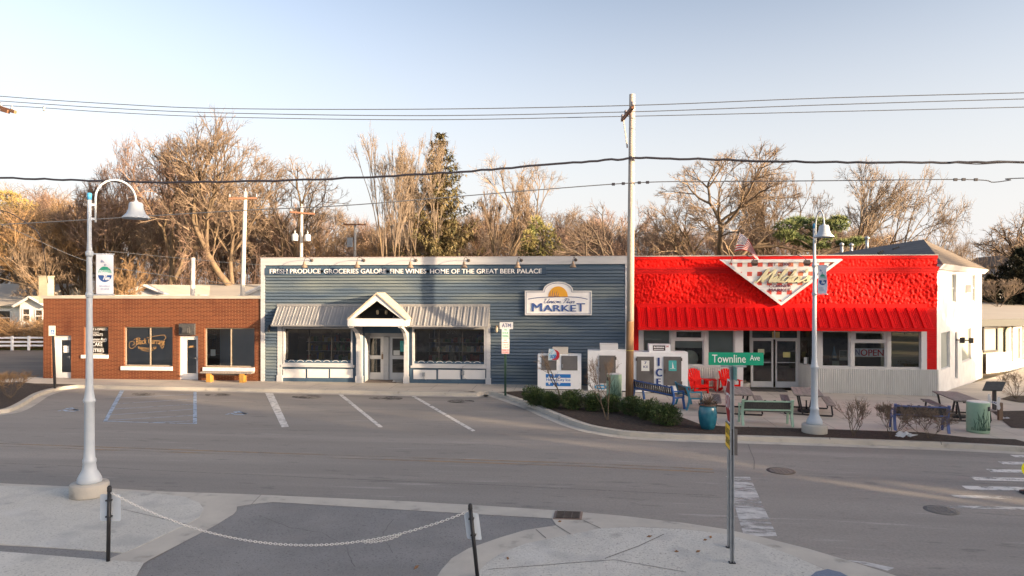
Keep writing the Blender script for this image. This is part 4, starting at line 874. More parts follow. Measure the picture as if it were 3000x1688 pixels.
for k, g in gl.items():
    sh = {'A': ('shadegreen', -9), 'B2': ('shadegreen', F(2000, 1020).z), 'C': ('shadegreen', F(2100, 1058).z)}.get(k)
    window(redb, g, YR + .05, .025, 'frame', 'glassdark' if k in 'DFwE1B1' else 'glass', shade=sh, d=.05)
m = MB(); p0 = F(2154, 1000).x; m.box(p0, YR - .03, gR, rc0 - .002, YR + .6, zst + .1); m.build('pillar', M['white'], redb)
m = MB(); x0, x1 = F(2697.5, 1000).x, s1 - .002
for i in range(4): z0 = F(2700, 1083).z + i * .42; m.box(x0, YR - .05, z0 + .004, x1, YR + .018, z0 + .416)
m.build('block_post', M['white'], redb)
# recess: angled side glass, double door
YD = YR + 1.0
dl = F(2200, 1000, YD).x; dr_ = F(2340, 1000, YD).x; zd0 = gz(7.5)
m = MB()
trz = [F(2270, y, YD).z for y in (990, 971, 994.5)]
ztop = F(2270, 966, YD).z + .3
frame_xz(m, dl, zd0, dr_, ztop, YD, .06, .09, trans=((trz[0] + trz[2]) / 2,), wb=.01); m.box((dl + dr_) / 2 - .02, YD + .01, trz[2], (dl + dr_) / 2 + .02, YD + .07, ztop); m.build('door_frame', M['frame'], redb)
m = MB(); m.quad((dl + .03, YD + .05, trz[2]), (dr_ - .03, YD + .05, trz[2]), (dr_ - .03, YD + .05, ztop - .03), (dl + .03, YD + .05, ztop - .03)); m.build('transom_pane', M['glassdark'], redb)
for (a, b, g0, g1, hnd) in ((2204, 2266, 2207, 2260.5, 2263), (2272, 2336, 2277, 2331.5, 2269)):
    A, B = F(a, 1000, YD).x, F(b, 1000, YD).x; q = [F(g0, 1120, YD).x, F(2270, 1118, YD).z, F(g1, 1120, YD).x, F(2270, 999.5, YD).z]; zc = (q[1] + q[3]) / 2 - .05
    m = MB(); wall_xz(m, A, B, zd0 + .02, trz[0] - .03, [tuple(q)], YD + .02, .045); m.box(q[0], YD + .04, zc - .012, q[2], YD + .06, zc + .012); d = m.build('door', M['frame'], redb)
    m = MB(); m.quad((q[0], YD + .05, q[1]), (q[2], YD + .05, q[1]), (q[2], YD + .05, q[3]), (q[0], YD + .05, q[3])); m.build('pane', M['glassdark'], d)
    h = F(hnd - 4 if hnd < 2265 else hnd + 6, 1073, YD); m = MB(); m.tube([(h.x, YD + .02, h.z - .14), (h.x, YD - .05, h.z - .12), (h.x, YD - .05, h.z + .12), (h.x, YD + .02, h.z + .14)], .012, 6); m.build('handle', M['galv'], d)
    r = FR(*((2221, 1023, 2240, 1039) if a < 2250 else (2295, 1032, 2316, 1047.5)), YD); m = MB(); m.box(r[0], YD + .043, r[1], r[2], YD + .047, r[3]); m.build('notice', mat('yellow_paper', (.62, .56, .22) if a > 2250 else (.62, .62, .42), rough=.8), d)
m = MB(); r = FR(2263, 972.5, 2285, 987, YD); m.box(r[0], YD + .04, r[1] - .05, r[2], YD + .045, r[3]); m.build('notice', mat('tan_card', (.55, .42, .2), rough=.8), redb)
m = MB()
for (xa, ya, xb, yb) in ((rc0 - .001, YR + .62, dl, YD + .03), (dr_, YD + .03, rc1, YR + .03)):
    A, B = V((xa, ya, 0)), V((xb, yb, 0)); zb = F(2360, 1071).z - .02
    for z in (zb, ztop - .12): m.bar(A + V((0, 0, z)), B + V((0, 0, z)), .05, .06)
    for p in (A.lerp(B, .06), A.lerp(B, .94)): m.bar(p + V((0, 0, zb)), p + V((0, 0, ztop)), .05, .05)
side = m.build('recess_frame', M['frame'], redb)
for (xa, ya, xb, yb) in ((rc0 - .001, YR + .62, dl, YD + .03), (dr_, YD + .03, rc1, YR + .03)): MB().quad((xa, ya, zb), (xb, yb, zb), (xb, yb, ztop), (xa, ya, ztop)).build('pane', M['glassdark'], side)
r = F(2362, 1056, YR + .55); m = MB(); m.box(r.x - .1, r.y - .01, r.z - .16, r.x + .12, r.y, r.z + .14); m.build('notice', M['paper'], redb)
def corrugate(mb, a, b, z0, z1, pitch=.078, amp=.014):
    A, B = V(a), V(b); d = B - A; L = d.length; d.normalize(); n = V((d.y, -d.x, 0)); k = int(L / pitch * 6); vs = []
    for i in range(k + 1):
        t = L * i / k; o = n * (amp * sin(2 * pi * t / pitch) + amp)
        for z in (z0, z1): vs.append((A.x + d.x * t + o.x, A.y + d.y * t + o.y, z))
    mb.add(vs, [(2 * i, 2 * i + 2, 2 * i + 3, 2 * i + 1) for i in range(k)], 0, True)
zs1 = F(2550, 1082.5).z; zs0 = F(1980, 1076).z
for A_, B_, z_ in (((s0, YR - .001, 0), (rc0 - .05, YR - .001, 0), zs0), ((rc1, YR - .03, 0), (rx1 + .04, YR - .03, 0), zs1), ((dr_, YD, 0), (rc1, YR, 0), zb - .02)):
    m = MB(); corrugate(m, A_, B_, gR, z_); m.build('corrugated_skirt', M['corr'], redb)
MB().box(rc1, YR - .035, zs1 - .004, rx1 + .045, YR + .0, zs1 + .02).build('skirt_cap', M['frame'], redb); MB().box(s0, YR - .006, zs0 - .003, rc0, YR + .018, zs0 + .02).build('skirt_cap', M['frame'], redb)
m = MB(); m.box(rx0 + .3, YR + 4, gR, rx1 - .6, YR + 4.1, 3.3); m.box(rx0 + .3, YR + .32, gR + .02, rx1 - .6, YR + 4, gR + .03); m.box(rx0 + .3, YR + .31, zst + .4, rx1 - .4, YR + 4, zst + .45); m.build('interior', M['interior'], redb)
# window dressing: banner, posters, table with umbrella fabric
def card(parent, name, q, Y, mt):
    r = FR(*q, Y); m = MB(); m.box(r[0], Y - .003, r[1], r[2], Y, r[3]); return m.build(name, M[mt] if isinstance(mt, str) else mt, parent)
nb = thing('open_banner', 'pale window banner with faded N and red OPEN lettering', 'banner', F(2549, 1045, YR + .13))
card(nb, 'cloth', (2505, 1021, 2592, 1045.5), YR + .13, mat('pale_blue_banner', (.55, .6, .64), (.72, .72, .7), 2, .8))
m = MB(); r = FR(2521, 1024, 2589, 1043, YR + .124); put_text(m, 'OPEN', (r[0], YR + .124, r[1]), UX, UZ, r[2] - r[0], r[3] - r[1], .02); m.build('lettering', M['redprint'], nb)
m = MB(); r = FR(2506, 1023.5, 2519, 1041, YR + .124); put_text(m, 'N', (r[0], YR + .124, r[1]), UX, UZ, r[2] - r[0], r[3] - r[1], .03); m.build('faded_letter', mat('grey_violet_lettering', (.22, .18, .3), rough=.6), nb)
po = thing('window_poster', 'landscape picture poster in the window left of the open banner', 'poster', F(2470, 1055, YR + .125)); card(po, 'sheet', (2459, 1027, 2483, 1056), YR + .127, M['paper']); card(po, 'picture', (2461, 1029, 2481.5, 1047), YR + .122, mat('landscape_print', (.08, .12, .07), (.4, .42, .42), 3, .6)); 
card(thing('window_notice', 'small pale green notice at the foot of the window under the poster', 'notice', F(2448, 1073, YR + .125)), 'sheet', (2438, 1058, 2458.5, 1072), YR + .125, mat('pale_green_paper', (.52, .6, .5), rough=.8))
card(thing('window_notice', 'dark brown notice at the left edge of the window beside the lamp post', 'notice', F(2420, 1064, YR + .125)), 'sheet', (2411, 1043, 2430, 1062), YR + .125, mat('brown_card', (.1, .05, .035), (.2, .12, .09), 15, .7))
dc = thing('tower_ornament', 'tall blue pointed tower ornament hung in the window beside the poster', 'ornament', F(2443, 1052, YR + .2)); m = MB(); a = F(2443.5, 1052, YR + .2); h = F(2443.5, 1012, YR + .2).z - a.z
m.lathe([(.09, 0), (.1, h * .12), (.1, h * .3), (.06, h * .55), (.03, h * .85), (.001, h)], a, 12); m.build('tower', mat('blue_ornament', (.2, .35, .5), rough=.5), dc); m = MB(); m.box(a.x - .06, a.y - .11, a.z + h * .08, a.x + .06, a.y - .1, a.z + h * .26); m.build('window_panel', M['paper'], dc)
fb = thing('round_tabletop', 'pale green rounded tabletop stored upright behind the ice freezer window', 'tabletop', F(2030, 1066, YR + .6)); m = MB(); a = F(2022, 1050, YR + .6); m.prism([(.36 * cos(t), .36 * sin(t)) for t in [i * pi / 12 for i in range(24)]], a, (1, 0, 0), (0, 0, 1), (0, .03, 0)); m.build('top', mat('pale_green_laminate', (.5, .55, .45), rough=.5), fb)
fl = thing('flower_box', 'white flower box with plants behind the last storefront window', 'planter', F(2640, 1077, YR + .25)); m = MB(); r = FR(2624, 1068, 2645, 1077, YR + .25); m.box(r[0], YR + .2, r[1], r[2], YR + .35, r[3]); m.build('box', M['white'], fl)
random.seed(5); m = MB()
for i in range(160):
    a = F(random.uniform(2630, 2692), random.uniform(1058, 1073), YR + .3); s = .04; d = V((random.uniform(-1, 1), random.uniform(-.3, .3), random.uniform(-1, 1))) * s; m.add([a, a + d, a + V((d.z, 0, -d.x))], [(0, 1, 2)])
m.build('foliage', M['needle'], fl)
# white side wall, at an angle to the street
ca = V((rx1 - .02, YR + .02, 0)); cb = DP(2876, 900, 37.2); cb.z = 0; dv = (cb - ca).normalized(); nv = V((dv.y, -dv.x, 0)); Ls = (cb - ca).length
zsw = F(2747, 770).z - .05
def SW(t, z, o=0): p = ca + dv * t + nv * o; return V((p.x, p.y, z))
def sw_t(px): # distance along the side wall at which a picture column falls
    d = ray(px, 854); return (d.x * ca.y - d.y * ca.x) / (dv.x * d.y - dv.y * d.x) if abs(dv.x * d.y - dv.y * d.x) > 1e-6 else 0
def sw_z(px, py): t = sw_t(px); p = ca + dv * t; d = ray(px, py); D = (p.x / d.x); return CZ + d.z * D
m = MB(); gb = -.6
holes = []
for q in ((2788, 803, 2801.5, 886), (2846.5, 803, 2858, 884)): t0, t1 = sw_t(q[0]), sw_t(q[2]); holes.append((t0, sw_z(q[0], q[3]), t1, sw_z(q[0], q[1])))
for q in ((2757, 975, 2783, 1086), (2798, 972, 2806, 1112), (2818, 965, 2846, 1063)): t0, t1 = sw_t(q[0]), sw_t(q[2]); holes.append((t0, max(gb, sw_z(q[0], q[3])), t1, sw_z(q[0], q[1])))
xs = sorted({0, Ls} | {h[0] for h in holes} | {h[2] for h in holes}); zs = sorted({gb, zsw} | {h[1] for h in holes} | {h[3] for h in holes})
for i in range(len(xs) - 1):
    for j in range(len(zs) - 1):
        cx, cz = (xs[i] + xs[i + 1]) / 2, (zs[j] + zs[j + 1]) / 2
        if not any(h[0] < cx < h[2] and h[1] < cz < h[3] for h in holes): m.quad(SW(xs[i], zs[j]), SW(xs[i + 1], zs[j]), SW(xs[i + 1], zs[j + 1]), SW(xs[i], zs[j + 1]))
for h in holes:
    for t, z, t2, z2 in ((h[0], h[1], h[0], h[3]), (h[2], h[1], h[2], h[3])): m.quad(SW(t, z), SW(t, z2), SW(t, z2, -.2), SW(t, z, -.2))
    m.quad(SW(h[0], h[3]), SW(h[2], h[3]), SW(h[2], h[3], -.2), SW(h[0], h[3], -.2)); m.quad(SW(h[0], h[1]), SW(h[2], h[1]), SW(h[2], h[1], -.2), SW(h[0], h[1], -.2))
sw = m.build('side_wall', M['stucco_white'], redb)
for k, h in enumerate(holes):
    m = MB(); d = -.1
    for a, b in (((h[0], h[1]), (h[0], h[3])), ((h[2], h[1]), (h[2], h[3])), ((h[0], h[3]), (h[2], h[3])), ((h[0], h[1]), (h[2], h[1]))): m.bar(SW(a[0], a[1], d), SW(b[0], b[1], d), .08, .08, up=nv)
    if k < 2: m.bar(SW(h[0], (h[1] + h[3]) / 2, d), SW(h[2], (h[1] + h[3]) / 2, d), .05, .05, up=nv)
    f = m.build('window' if k != 3 else 'door', M['white'], redb)
    m = MB(); m.quad(SW(h[0], h[1], -.12), SW(h[2], h[1], -.12), SW(h[2], h[3], -.12), SW(h[0], h[3], -.12)); m.build('pane', M['shadegreen'] if k != 3 else M['windowdark'], f)
m = MB(); m.hexa([SW(-.05, zsw - .22, .12), SW(Ls + .15, zsw - .22, .12), SW(Ls + .15, zsw - .22, -.05), SW(-.05, zsw - .22, -.05), SW(-.05, zsw, .3), SW(Ls + .3, zsw, .3), SW(Ls + .3, zsw, -.05), SW(-.05, zsw, -.05)]); m.build('eave', M['white'], redb)
m = MB(); corrugate(m, SW(sw_t(2874), 0, .02), SW(sw_t(2874) + .1, 0, .02), gb, 1.0); 
for px, py in ((2830, 846),): t = sw_t(px); z = sw_z(px, py); m.obox(SW(t, z, .12), (.3, .25, .4), Matrix((dv, nv, UZ)).transposed())
m.build('meter_box', M['frame'], redb)
for px, py in ((2801, 996), (2828, 997)):
    m = MB(); t = sw_t(px); z = sw_z(px, py); m.obox(SW(t, z, .25), (.16, .2, .26), Matrix((dv, nv, UZ)).transposed()); m.tube([SW(t, z, 0), SW(t, z, .3)], .03, 6)
    m.build('wall_lantern', M['dark'], redb)
# hipped roof over the rear
ap = DP(2706, 701.6, 36.5); e1 = SW(Ls + .3, zsw, .3); e0 = SW(-.3, zsw, .3); eL = DP(2290, 770, 47); bk = e1 + (eL - e0) * .8; bk.z = zsw
apl = ap + (eL - e0).normalized() * 3.2
m = MB(); m.add([ap, e0, e1], [(0, 1, 2)], 1); m.add([ap, DP(2425, 746, 45), eL, e0], [(0, 1, 2, 3)], 0); m.add([ap, e1, bk, DP(2425, 746, 45)], [(0, 1, 2, 3)], 1); rf = m.build('roof', [M['roofdark'], M['rooftan']], redb)  # light put into the shingles: sun-facing slope brown, front slope dark
m = MB()
for q, h in ((DP(2540, 718, 40.5), .55), (DP(2466, 733, 43), .5), (DP(2494, 728, 42), .35)): m.tube([q - V((0, 0, .4)), q + V((0, 0, h - .2))], .09, 8); m.lathe([(.14, h - .2), (.14, h - .1), (.02, h)], q, 8)
m.build('roof_vent', M['galv'], redb)
m = MB()
for x, y, w in ((2615, 721, 16), (2570, 732, 14)): a, b = DP(x - w / 2, y + 6, 37), DP(x + w / 2, y - 1, 37); m.bar(a - V((0, .4, .1)), b - V((0, .4, .1)), .12, .12)
m.build('roof_louvre', M['dark'], redb)
m = MB(); m.box(rx0 + .2, YR + .31, rzt - .6, rx1 - .5, YR + 12, rzt - .5); m.box(rx0, YR + .35, gR, rx0 + .2, YR + 12, rzt - .5); m.box(rx0 + .2, YR + 11.8, gR, rx1 - .4, YR + 12, rzt - .55); m.build('rear_wall', M['stucco_white'], redb)
# ------------------------------------------------------------------ triangular sign
def tri(px, py, d): return F(px, py, YR - d)
TL, TR, AP = tri(2110, 762.5, .62), tri(2469, 760.2, .62), tri(2288.5, 895, .26)
Uv = (TR - TL).normalized(); Nv = (TR - TL).cross(AP - TL).normalized()
if Nv.y > 0: Nv = -Nv
Wv = Uv.cross(Nv); Wv = -Wv if Wv.z < 0 else Wv
ts = thing('triangle_sign', 'white triangular sign with red checks and cream script over the red wall', 'sign', AP)
def T2(p): q = p - TL; return V((q.dot(Uv), q.dot(Wv)))
tp = [T2(TL), T2(TR), T2(AP)]
cen = (tp[0] + tp[1] + tp[2]) / 3
def inset(d):
    out = []
    for i in range(3):
        a, b, c = tp[i - 1], tp[i], tp[(i + 1) % 3]; e1_, e2_ = (b - a).normalized(), (c - b).normalized(); n1 = V((-e1_.y, e1_.x)); n2 = V((-e2_.y, e2_.x))
        if n1.dot(cen - b) < 0: n1 = -n1
        if n2.dot(cen - b) < 0: n2 = -n2
        s = (n1 + n2); s = s / (1 + n1.dot(n2)); out.append(b + s * d)
    return out
def TP(p, k=0): return TL + Uv * p[0] + Wv * p[1] + Nv * k
m = MB(); m.prism([tuple(p) for p in inset(.02)], TL - Nv * .16, Uv, Wv, Nv * .12); m.build('board', M['signwhite'], ts)
m = MB(); inn = inset(.11)
for i in range(3):
    j = (i + 1) % 3; m.hexa([TP(tp[i], -.18), TP(tp[j], -.18), TP(inn[j], -.18), TP(inn[i], -.18), TP(tp[i], .03), TP(tp[j], .03), TP(inn[j], .03), TP(inn[i], .03)])
m.build('border', M['signwhite'], ts)
ox, oy = T2(tri(2163, 769.5, .6)); sq = 14.5 * 29 / 2000; m = MB(); lim = inset(.105)
def clip(poly, tri_):
    for i in range(3):
        a, b = tri_[i], tri_[(i + 1) % 3]; e = b - a; n = V((-e.y, e.x))
        if n.dot(cen - a) < 0: n = -n
        out = []
        for k in range(len(poly)):
            p, q = poly[k], poly[(k + 1) % len(poly)]; dp, dq = n.dot(p - a), n.dot(q - a)
            if dp >= 0: out.append(p)
            if dp * dq < 0: out.append(p + (q - p) * (dp / (dp - dq)))
        poly = out
        if not poly: break
    return poly
for row_ in range(5):
    for col in range(-2, 12):
        x = ox + col * sq * 2.02 - .03; y = oy - row_ * sq * 1.93 - sq * .9
        pl_ = clip([V((x, y)), V((x + sq, y)), V((x + sq, y + sq * .88)), V((x, y + sq * .88))], lim)
        if len(pl_) > 2: m.add([TP(p, -.034) for p in pl_], [tuple(range(len(pl_)))])
m.build('check_pattern', M['checkred'], ts)
def tsrect(x0, y0, x1, y1): a, b = T2(tri(x0, y1, .5)), T2(tri(x1, y0, .5)); return a, b
a, b = tsrect(2249, 769.5, 2315, 778); m = MB(); put_text(m, 'EST. 2000', TP(a, -.03), Uv, Wv, b.x - a.x, b.y - a.y, .008, 0, .008)
a, b = tsrect(2255, 834, 2320, 843.5); put_text(m, 'CORNER', TP(a, -.03), Uv, Wv, b.x - a.x, b.y - a.y, .012, 0, .012)
a, b = tsrect(2255, 847, 2320, 856.5); put_text(m, 'MARKET', TP(a, -.03), Uv, Wv, b.x - a.x, b.y - a.y, .012, 0, .012); m.build('small_lettering', M['plum'], ts)
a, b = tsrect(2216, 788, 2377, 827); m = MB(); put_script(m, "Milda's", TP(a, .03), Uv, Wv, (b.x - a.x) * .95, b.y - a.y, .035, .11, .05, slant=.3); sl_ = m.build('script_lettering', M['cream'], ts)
m = MB(); put_script(m, "Milda's", TP(a, -.02) - Uv * .03 - Wv * .035, Uv, Wv, (b.x - a.x) * .95, b.y - a.y, .04, .115, .03, slant=.3); m.build('letter_shadow_side', mat('taupe_letter_shadow', (.42, .39, .33), rough=.6), sl_)  # offset taupe copy paints the drop shadow and sides of the script letters
m = MB()
for p in (TL + Uv * 1, TR - Uv * 1): m.bar(p - Wv * .3 - Nv * .1, V((p.x, YR, p.z - .2)), .06, .06)
p = AP + Wv * .6; m.bar(p - Nv * .1, V((p.x, YR, p.z)), .06, .06); m.build('bracket', M['steel_dark'], ts)
for px, py, lab in ((2211, 770, 'dark floodlight over the triangular sign beside the flag'), (2364.5, 770, 'dark floodlight over the triangular sign beside the lamp post')):
    c = F(px, py, YR - 1.0); t = thing('floodlight', lab, 'floodlight', c, group='floodlights over the triangular sign'); m = MB(); m.obox(c, (.24, .16, .17), Matrix.Rotation(R(-35), 3, 'X')); m.build('housing', M['steel_dark'], t); m = MB(); m.obox(c + V((0, .05, -.1)), (.2, .1, .01), Matrix.Rotation(R(-35), 3, 'X')); m.build('lens', mat('dull_lens', (.2, .18, .18), rough=.2), t)
    m = MB(); q = F(px, 752, YR); m.tube([c + V((0, 0, .06)), c + V((-.05, .2, .22)), V((c.x - .15, YR - .1, rzt + .03))], .018, 6); m.build('arm', M['steel_dark'], t)
# flag
fg = thing('us_flag', 'stars and stripes flag hanging from a slanted staff above the triangular sign', 'flag', F(2139.5, 771, YR - .7))
b0 = F(2139.5, 773, YR - .66); t0 = F(2166.5, 683, YR - 1.35); st = t0 - b0
m = MB(); m.tube([b0 - st * .03, t0], .016, 8); m.lathe([(.001, -.03), (.03, 0), (.001, .03)], t0, 8); m.build('staff', M['oldbrass'], fg)
m = MB(); NU, NVV = 26, 26; vs = []
h0, h1 = t0 - st * .01, t0 - st * .62
f0, f1 = F(2228, 768, YR - 1.1), F(2212, 738, YR - .95)
c0a, c0b = F(2188, 690, YR - 1.3), F(2206, 716, YR - 1.2); c1a, c1b = F(2178, 726, YR - 1.15), F(2197, 733, YR - 1.05)
def bez(a, b, c, d, t): return a * (1 - t) ** 3 + b * 3 * t * (1 - t) ** 2 + c * 3 * t * t * (1 - t) + d * t ** 3
f0b = F(2226, 764, YR - 1.1)
def FL(u, v):
    top = bez(h0, c0a, c0b, f0b, u); bot = bez(h1, c1a, c1b, F(2211, 757, YR - 1.0), u); p = top.lerp(bot, v); return p + V((.02 * sin(7 * u + 3 * v), .09 * sin(u * 9 + v * 2) * u, 0))
for j in range(NVV + 1):
    for i in range(NU + 1): vs.append(FL(i / NU, j / NVV))
fs, mi = [], []
for j in range(NVV):
    for i in range(NU):
        m.add([], []); fs.append((j * (NU + 1) + i, j * (NU + 1) + i + 1, (j + 1) * (NU + 1) + i + 1, (j + 1) * (NU + 1) + i)); mi.append(2 if i < 10 and j < 14 else (0 if (j // 2) % 2 == 0 else 1))
m.add(vs, fs, 0, True); m.mi[-len(mi):] = mi; m.build('cloth', [M['flagred'], M['flagwhite'], M['flagblue']], fg)
m = MB()
for r_ in range(9):
    for c_ in range(6 if r_ % 2 == 0 else 5):
        u = (c_ + .5 + (.5 if r_ % 2 else 0)) / 6 * 10 / 26; v = (r_ + .5) / 9 * 14 / 26; p = FL(u, v) - V((0, .012, 0)); e = .016; m.add([p + V((e * cos(k * 2 * pi / 5), 0, e * sin(k * 2 * pi / 5))) for k in range(5)], [(0, 1, 2, 3, 4)])
m.build('stars', M['flagwhite'], fg)
# ------------------------------------------------------------------ buildings beyond
def hut(name, label, cat, x0, x1, y0, y1, z0, zw, zr, axis, wm, rm, over=.3, grp=None, wins=(), trim='white'):
    t = thing(name, label, cat, ((x0 + x1) / 2, (y0 + y1) / 2, z0), group=grp)
    m = MB(); m.box(x0, y0, z0, x1, y1, zw)
    if axis == 'x':
        ym = (y0 + y1) / 2
        for x in (x0, x1 - .1): m.prism([(y0, zw), (y1, zw), (ym, zr)], (x, 0, 0), (0, 1, 0), (0, 0, 1), (.1, 0, 0))
    else:
        xm = (x0 + x1) / 2
        for y in (y0, y1 - .1): m.prism([(x0, zw), (x1, zw), (xm, zr)], (0, y, 0), (1, 0, 0), (0, 0, 1), (0, .1, 0))
    m.build('wall', M[wm], t); m = MB(); th = .14
    if axis == 'x':
        sl = (zr - zw) / (ym - y0); e = over
        for s in (-1, 1):
            ye = (y0 - e) if s < 0 else (y1 + e); ze = zw - sl * e
            m.hexa([(x0 - e, ye, ze), (x1 + e, ye, ze), (x1 + e, ym, zr), (x0 - e, ym, zr), (x0 - e, ye, ze + th), (x1 + e, ye, ze + th), (x1 + e, ym, zr + th), (x0 - e, ym, zr + th)])
    else:
        sl = (zr - zw) / (xm - x0); e = over
        for s in (-1, 1):
            xe = (x0 - e) if s < 0 else (x1 + e); ze = zw - sl * e
            m.hexa([(xe, y0 - e, ze), (xe, y1 + e, ze), (xm, y1 + e, zr), (xm, y0 - e, zr), (xe, y0 - e, ze + th), (xe, y1 + e, ze + th), (xm, y1 + e, zr + th), (xm, y0 - e, zr + th)])
    m.build('roof', M[rm], t)
    if axis == 'y':
        m = MB()
        for s in (-1, 1):
            xe = (x0 - over) if s < 0 else (x1 + over); ze = zw - sl * over; m.bar((xe, y0 - over - .03, ze + .05), (xm, y0 - over - .03, zr + .05), .05, .28, up=(0, 1, 0))
            m.obox(((xe + xm) / 2, y0 - over - .03, (ze + zr) / 2 + .04), (math.hypot(xm - xe, zr - ze), .05, .24), Matrix.Rotation(-math.atan2(zr - ze, xm - xe), 3, 'Y'))
        m.build('bargeboard', M[trim], t)
    for (a, b, c, d) in wins:
        m = MB(); frame_xz(m, a, b, c, d, y0 - .06, .1, .06, trans=((b + d) / 2,)); f = m.build('window', M['white'], t); m = MB(); m.box(a + .05, y0 - .03, b + .05, c - .05, y0 - .01, d - .05); m.build('pane', M['windowdark'], f)
    return t
# white houses at the left
h = lambda px, py, D: DP(px, py, D)
a, b = F(58, 985, 58), F(132, 985, 58); zr = F(101, 872, 58).z; zw = F(101, 893, 58).z
hut('cottage', 'small white cottage with pale gable roof behind the tan hedge', 'house', a.x, b.x, 58, 68, -.1, zw, zr, 'y', 'housewhite', 'roofgrey', .35, wins=[(F(66, 0, 58).x, F(66, 943, 58).z, F(90, 0, 58).x, F(66, 903, 58).z), (F(103, 0, 58).x, F(66, 945, 58).z, F(127, 0, 58).x, F(66, 906, 58).z)])
a, b = F(-190, 985, 60), F(50, 985, 60)
hut('house', 'white house with broad pale roof next to the small cottage', 'house', a.x, b.x, 61, 73, -.1, F(20, 893, 60).z, F(0, 835, 66).z, 'x', 'housewhite', 'roofgrey', .5, wins=[(F(-40, 0, 60).x, .9, F(8, 0, 60).x, 2.4)])
# garage roofs behind the bakery
a, b = F(362, 866, 46), F(496, 866, 46)
hut('garage', 'pale blue gabled garage with a long tan roof behind the bakery', 'garage', a.x, b.x, 46, 58, -.1, F(430, 866, 46).z, F(424, 839, 46).z, 'y', 'houseblue', 'roofgrey', .25)
a, b = F(485, 866, 50), F(690, 866, 50)
hut('shed_roof', 'long low shed with weathered tan roof behind the bakery coping', 'shed', a.x, b.x, 50, 60, -.1, F(560, 866, 50).z - .25, F(560, 838, 55).z, 'x', 'houseblue', 'roofgrey', .3)
a, b = F(712, 866, 44), F(830, 866, 44)
hut('carport', 'white gabled carport between the bakery and the blue market', 'carport', a.x, b.x, 44, 50, -.1, F(770, 868, 44).z, F(770, 842, 44).z, 'y', 'white', 'white', .2)
# low shop beyond the white side wall, and its neighbours
o = cb + dv * 1.2
lowb = thing('low_shop', 'low beige corner shop with flat tan roof beyond the white side wall', 'building', (o.x, o.y, -.4))
q0 = DP(2868, 1082, 39.5); q1 = DP(2958, 1070, 41); q2 = DP(3130, 1050, 47)
zt_ = CZ + (854 - 935) * -1 * -40 / 2000; zt_ = CZ - 81 * 40 / 2000
m = MB()
def wall2(a, b, z0, z1, th=.2): d = (b - a); d.z = 0; n = V((-d.y, d.x, 0)).normalized() * th; m.hexa([V((a.x, a.y, z0)), V((b.x, b.y, z0)), V((b.x + n.x, b.y + n.y, z0)), V((a.x + n.x, a.y + n.y, z0)), V((a.x, a.y, z1)), V((b.x, b.y, z1)), V((b.x + n.x, b.y + n.y, z1)), V((a.x + n.x, a.y + n.y, z1))])
wall2(q0, q1, -.6, zt_ - .25); m.build('wall', M['housebeige'], lowb)
m = MB(); wall2(q1 + (q2 - q1) * .003, q2, -.6, zt_ - .5); m.build('side_wing', M['stucco_white'], lowb)
m = MB(); f0_, f1_, f2_ = q0 - V((1, .5, 0)), q1 + V((.4, -.7, 0)), q2 + V((.4, -.7, 0)); B1, B2 = DP(2830, 900, 54), DP(3200, 900, 58)
for zz, hh in ((zt_, .3),):
    P = [f0_, f1_, f2_, V((B2.x, B2.y, 0)), V((B1.x, B1.y, 0))]; k = len(P)
    m.add([V((p.x, p.y, zt_ - .3)) for p in P] + [V((p.x, p.y, zt_ if i < 3 else zt_ + .75)) for i, p in enumerate(P)], [tuple(range(k)), tuple(range(k, 2 * k))] + [(i, (i + 1) % k, k + (i + 1) % k, k + i) for i in range(k)])
m.build('roof', M['roofgrey'], lowb)
m = MB(); 
for a_, b_ in ((f0_, f1_), (f1_, f2_)): m.bar(V((a_.x, a_.y, zt_ - .2)), V((b_.x, b_.y, zt_ - .2)), .06, .42)
m.build('eave', mat('dark_green_fascia', (.05, .055, .05), rough=.6), lowb)
def on(a, b, px): # point on the vertical plane through a-b at picture column px
    d = ray(px, 854); e = b - a; t = (d.x * a.y - d.y * a.x) / (e.x * d.y - e.y * d.x); return a + e * t
def panel(a, b, px0, py0, px1, py1, mt, name, fm, out=.04):
    e = (b - a); e.z = 0; e.normalize(); n = V((e.y, -e.x, 0)) * out; A, B = on(a, b, px0), on(a, b, px1); DA = A.x / ray(px0, 854).x
    z1_, z0_ = CZ + (HY - py0) / FP * DA, CZ + (HY - py1) / FP * DA
    mm = MB(); 
    for p, q in (((A, z0_), (A, z1_)), ((B, z0_), (B, z1_)), ((A, z1_), (B, z1_)), ((A, z0_), (B, z0_))): mm.bar(V((p[0].x, p[0].y, p[1])) + n, V((q[0].x, q[0].y, q[1])) + n, .12, .12, up=n)
    f = mm.build(name, fm, lowb); mm = MB(); mm.quad(V((A.x, A.y, z0_)) + n * .7, V((B.x, B.y, z0_)) + n * .7, V((B.x, B.y, z1_)) + n * .7, V((A.x, A.y, z1_)) + n * .7); mm.build('pane', mt, f)
panel(q0, q1, 2878, 961, 2918, 1030, M['shadegreen'], 'window', M['charcoal'])
panel(q1, q2, 2964, 960, 2984, 1056, M['shadegreen'], 'window', M['white']); panel(q1, q2, 2996, 955, 3020, 1050, M['shadegreen'], 'window', M['white'])
m = MB(); a = on(q0, q1, 2945); m.tube([V((a.x, a.y - .12, zt_ - .5)), V((a.x - .1, a.y - .12, zt_ - .8)), V((a.x - .1, a.y - .12, -.3))], .06, 8); m.build('downpipe', mat('dark_green_pipe', (.04, .06, .05), rough=.5), lowb)
m = MB(); a, b = on(q0, q1, 2880), on(q0, q1, 2955); corrugate(m, V((a.x, a.y - .25, 0)), V((b.x, b.y - .25, 0)), -.55, .62, .3, .03)
tag(m.build('picket_panel', M['stucco_white'], None, loc=(a.x, a.y, -.5)), 'white vertical board screen in front of the low beige shop', 'fence')
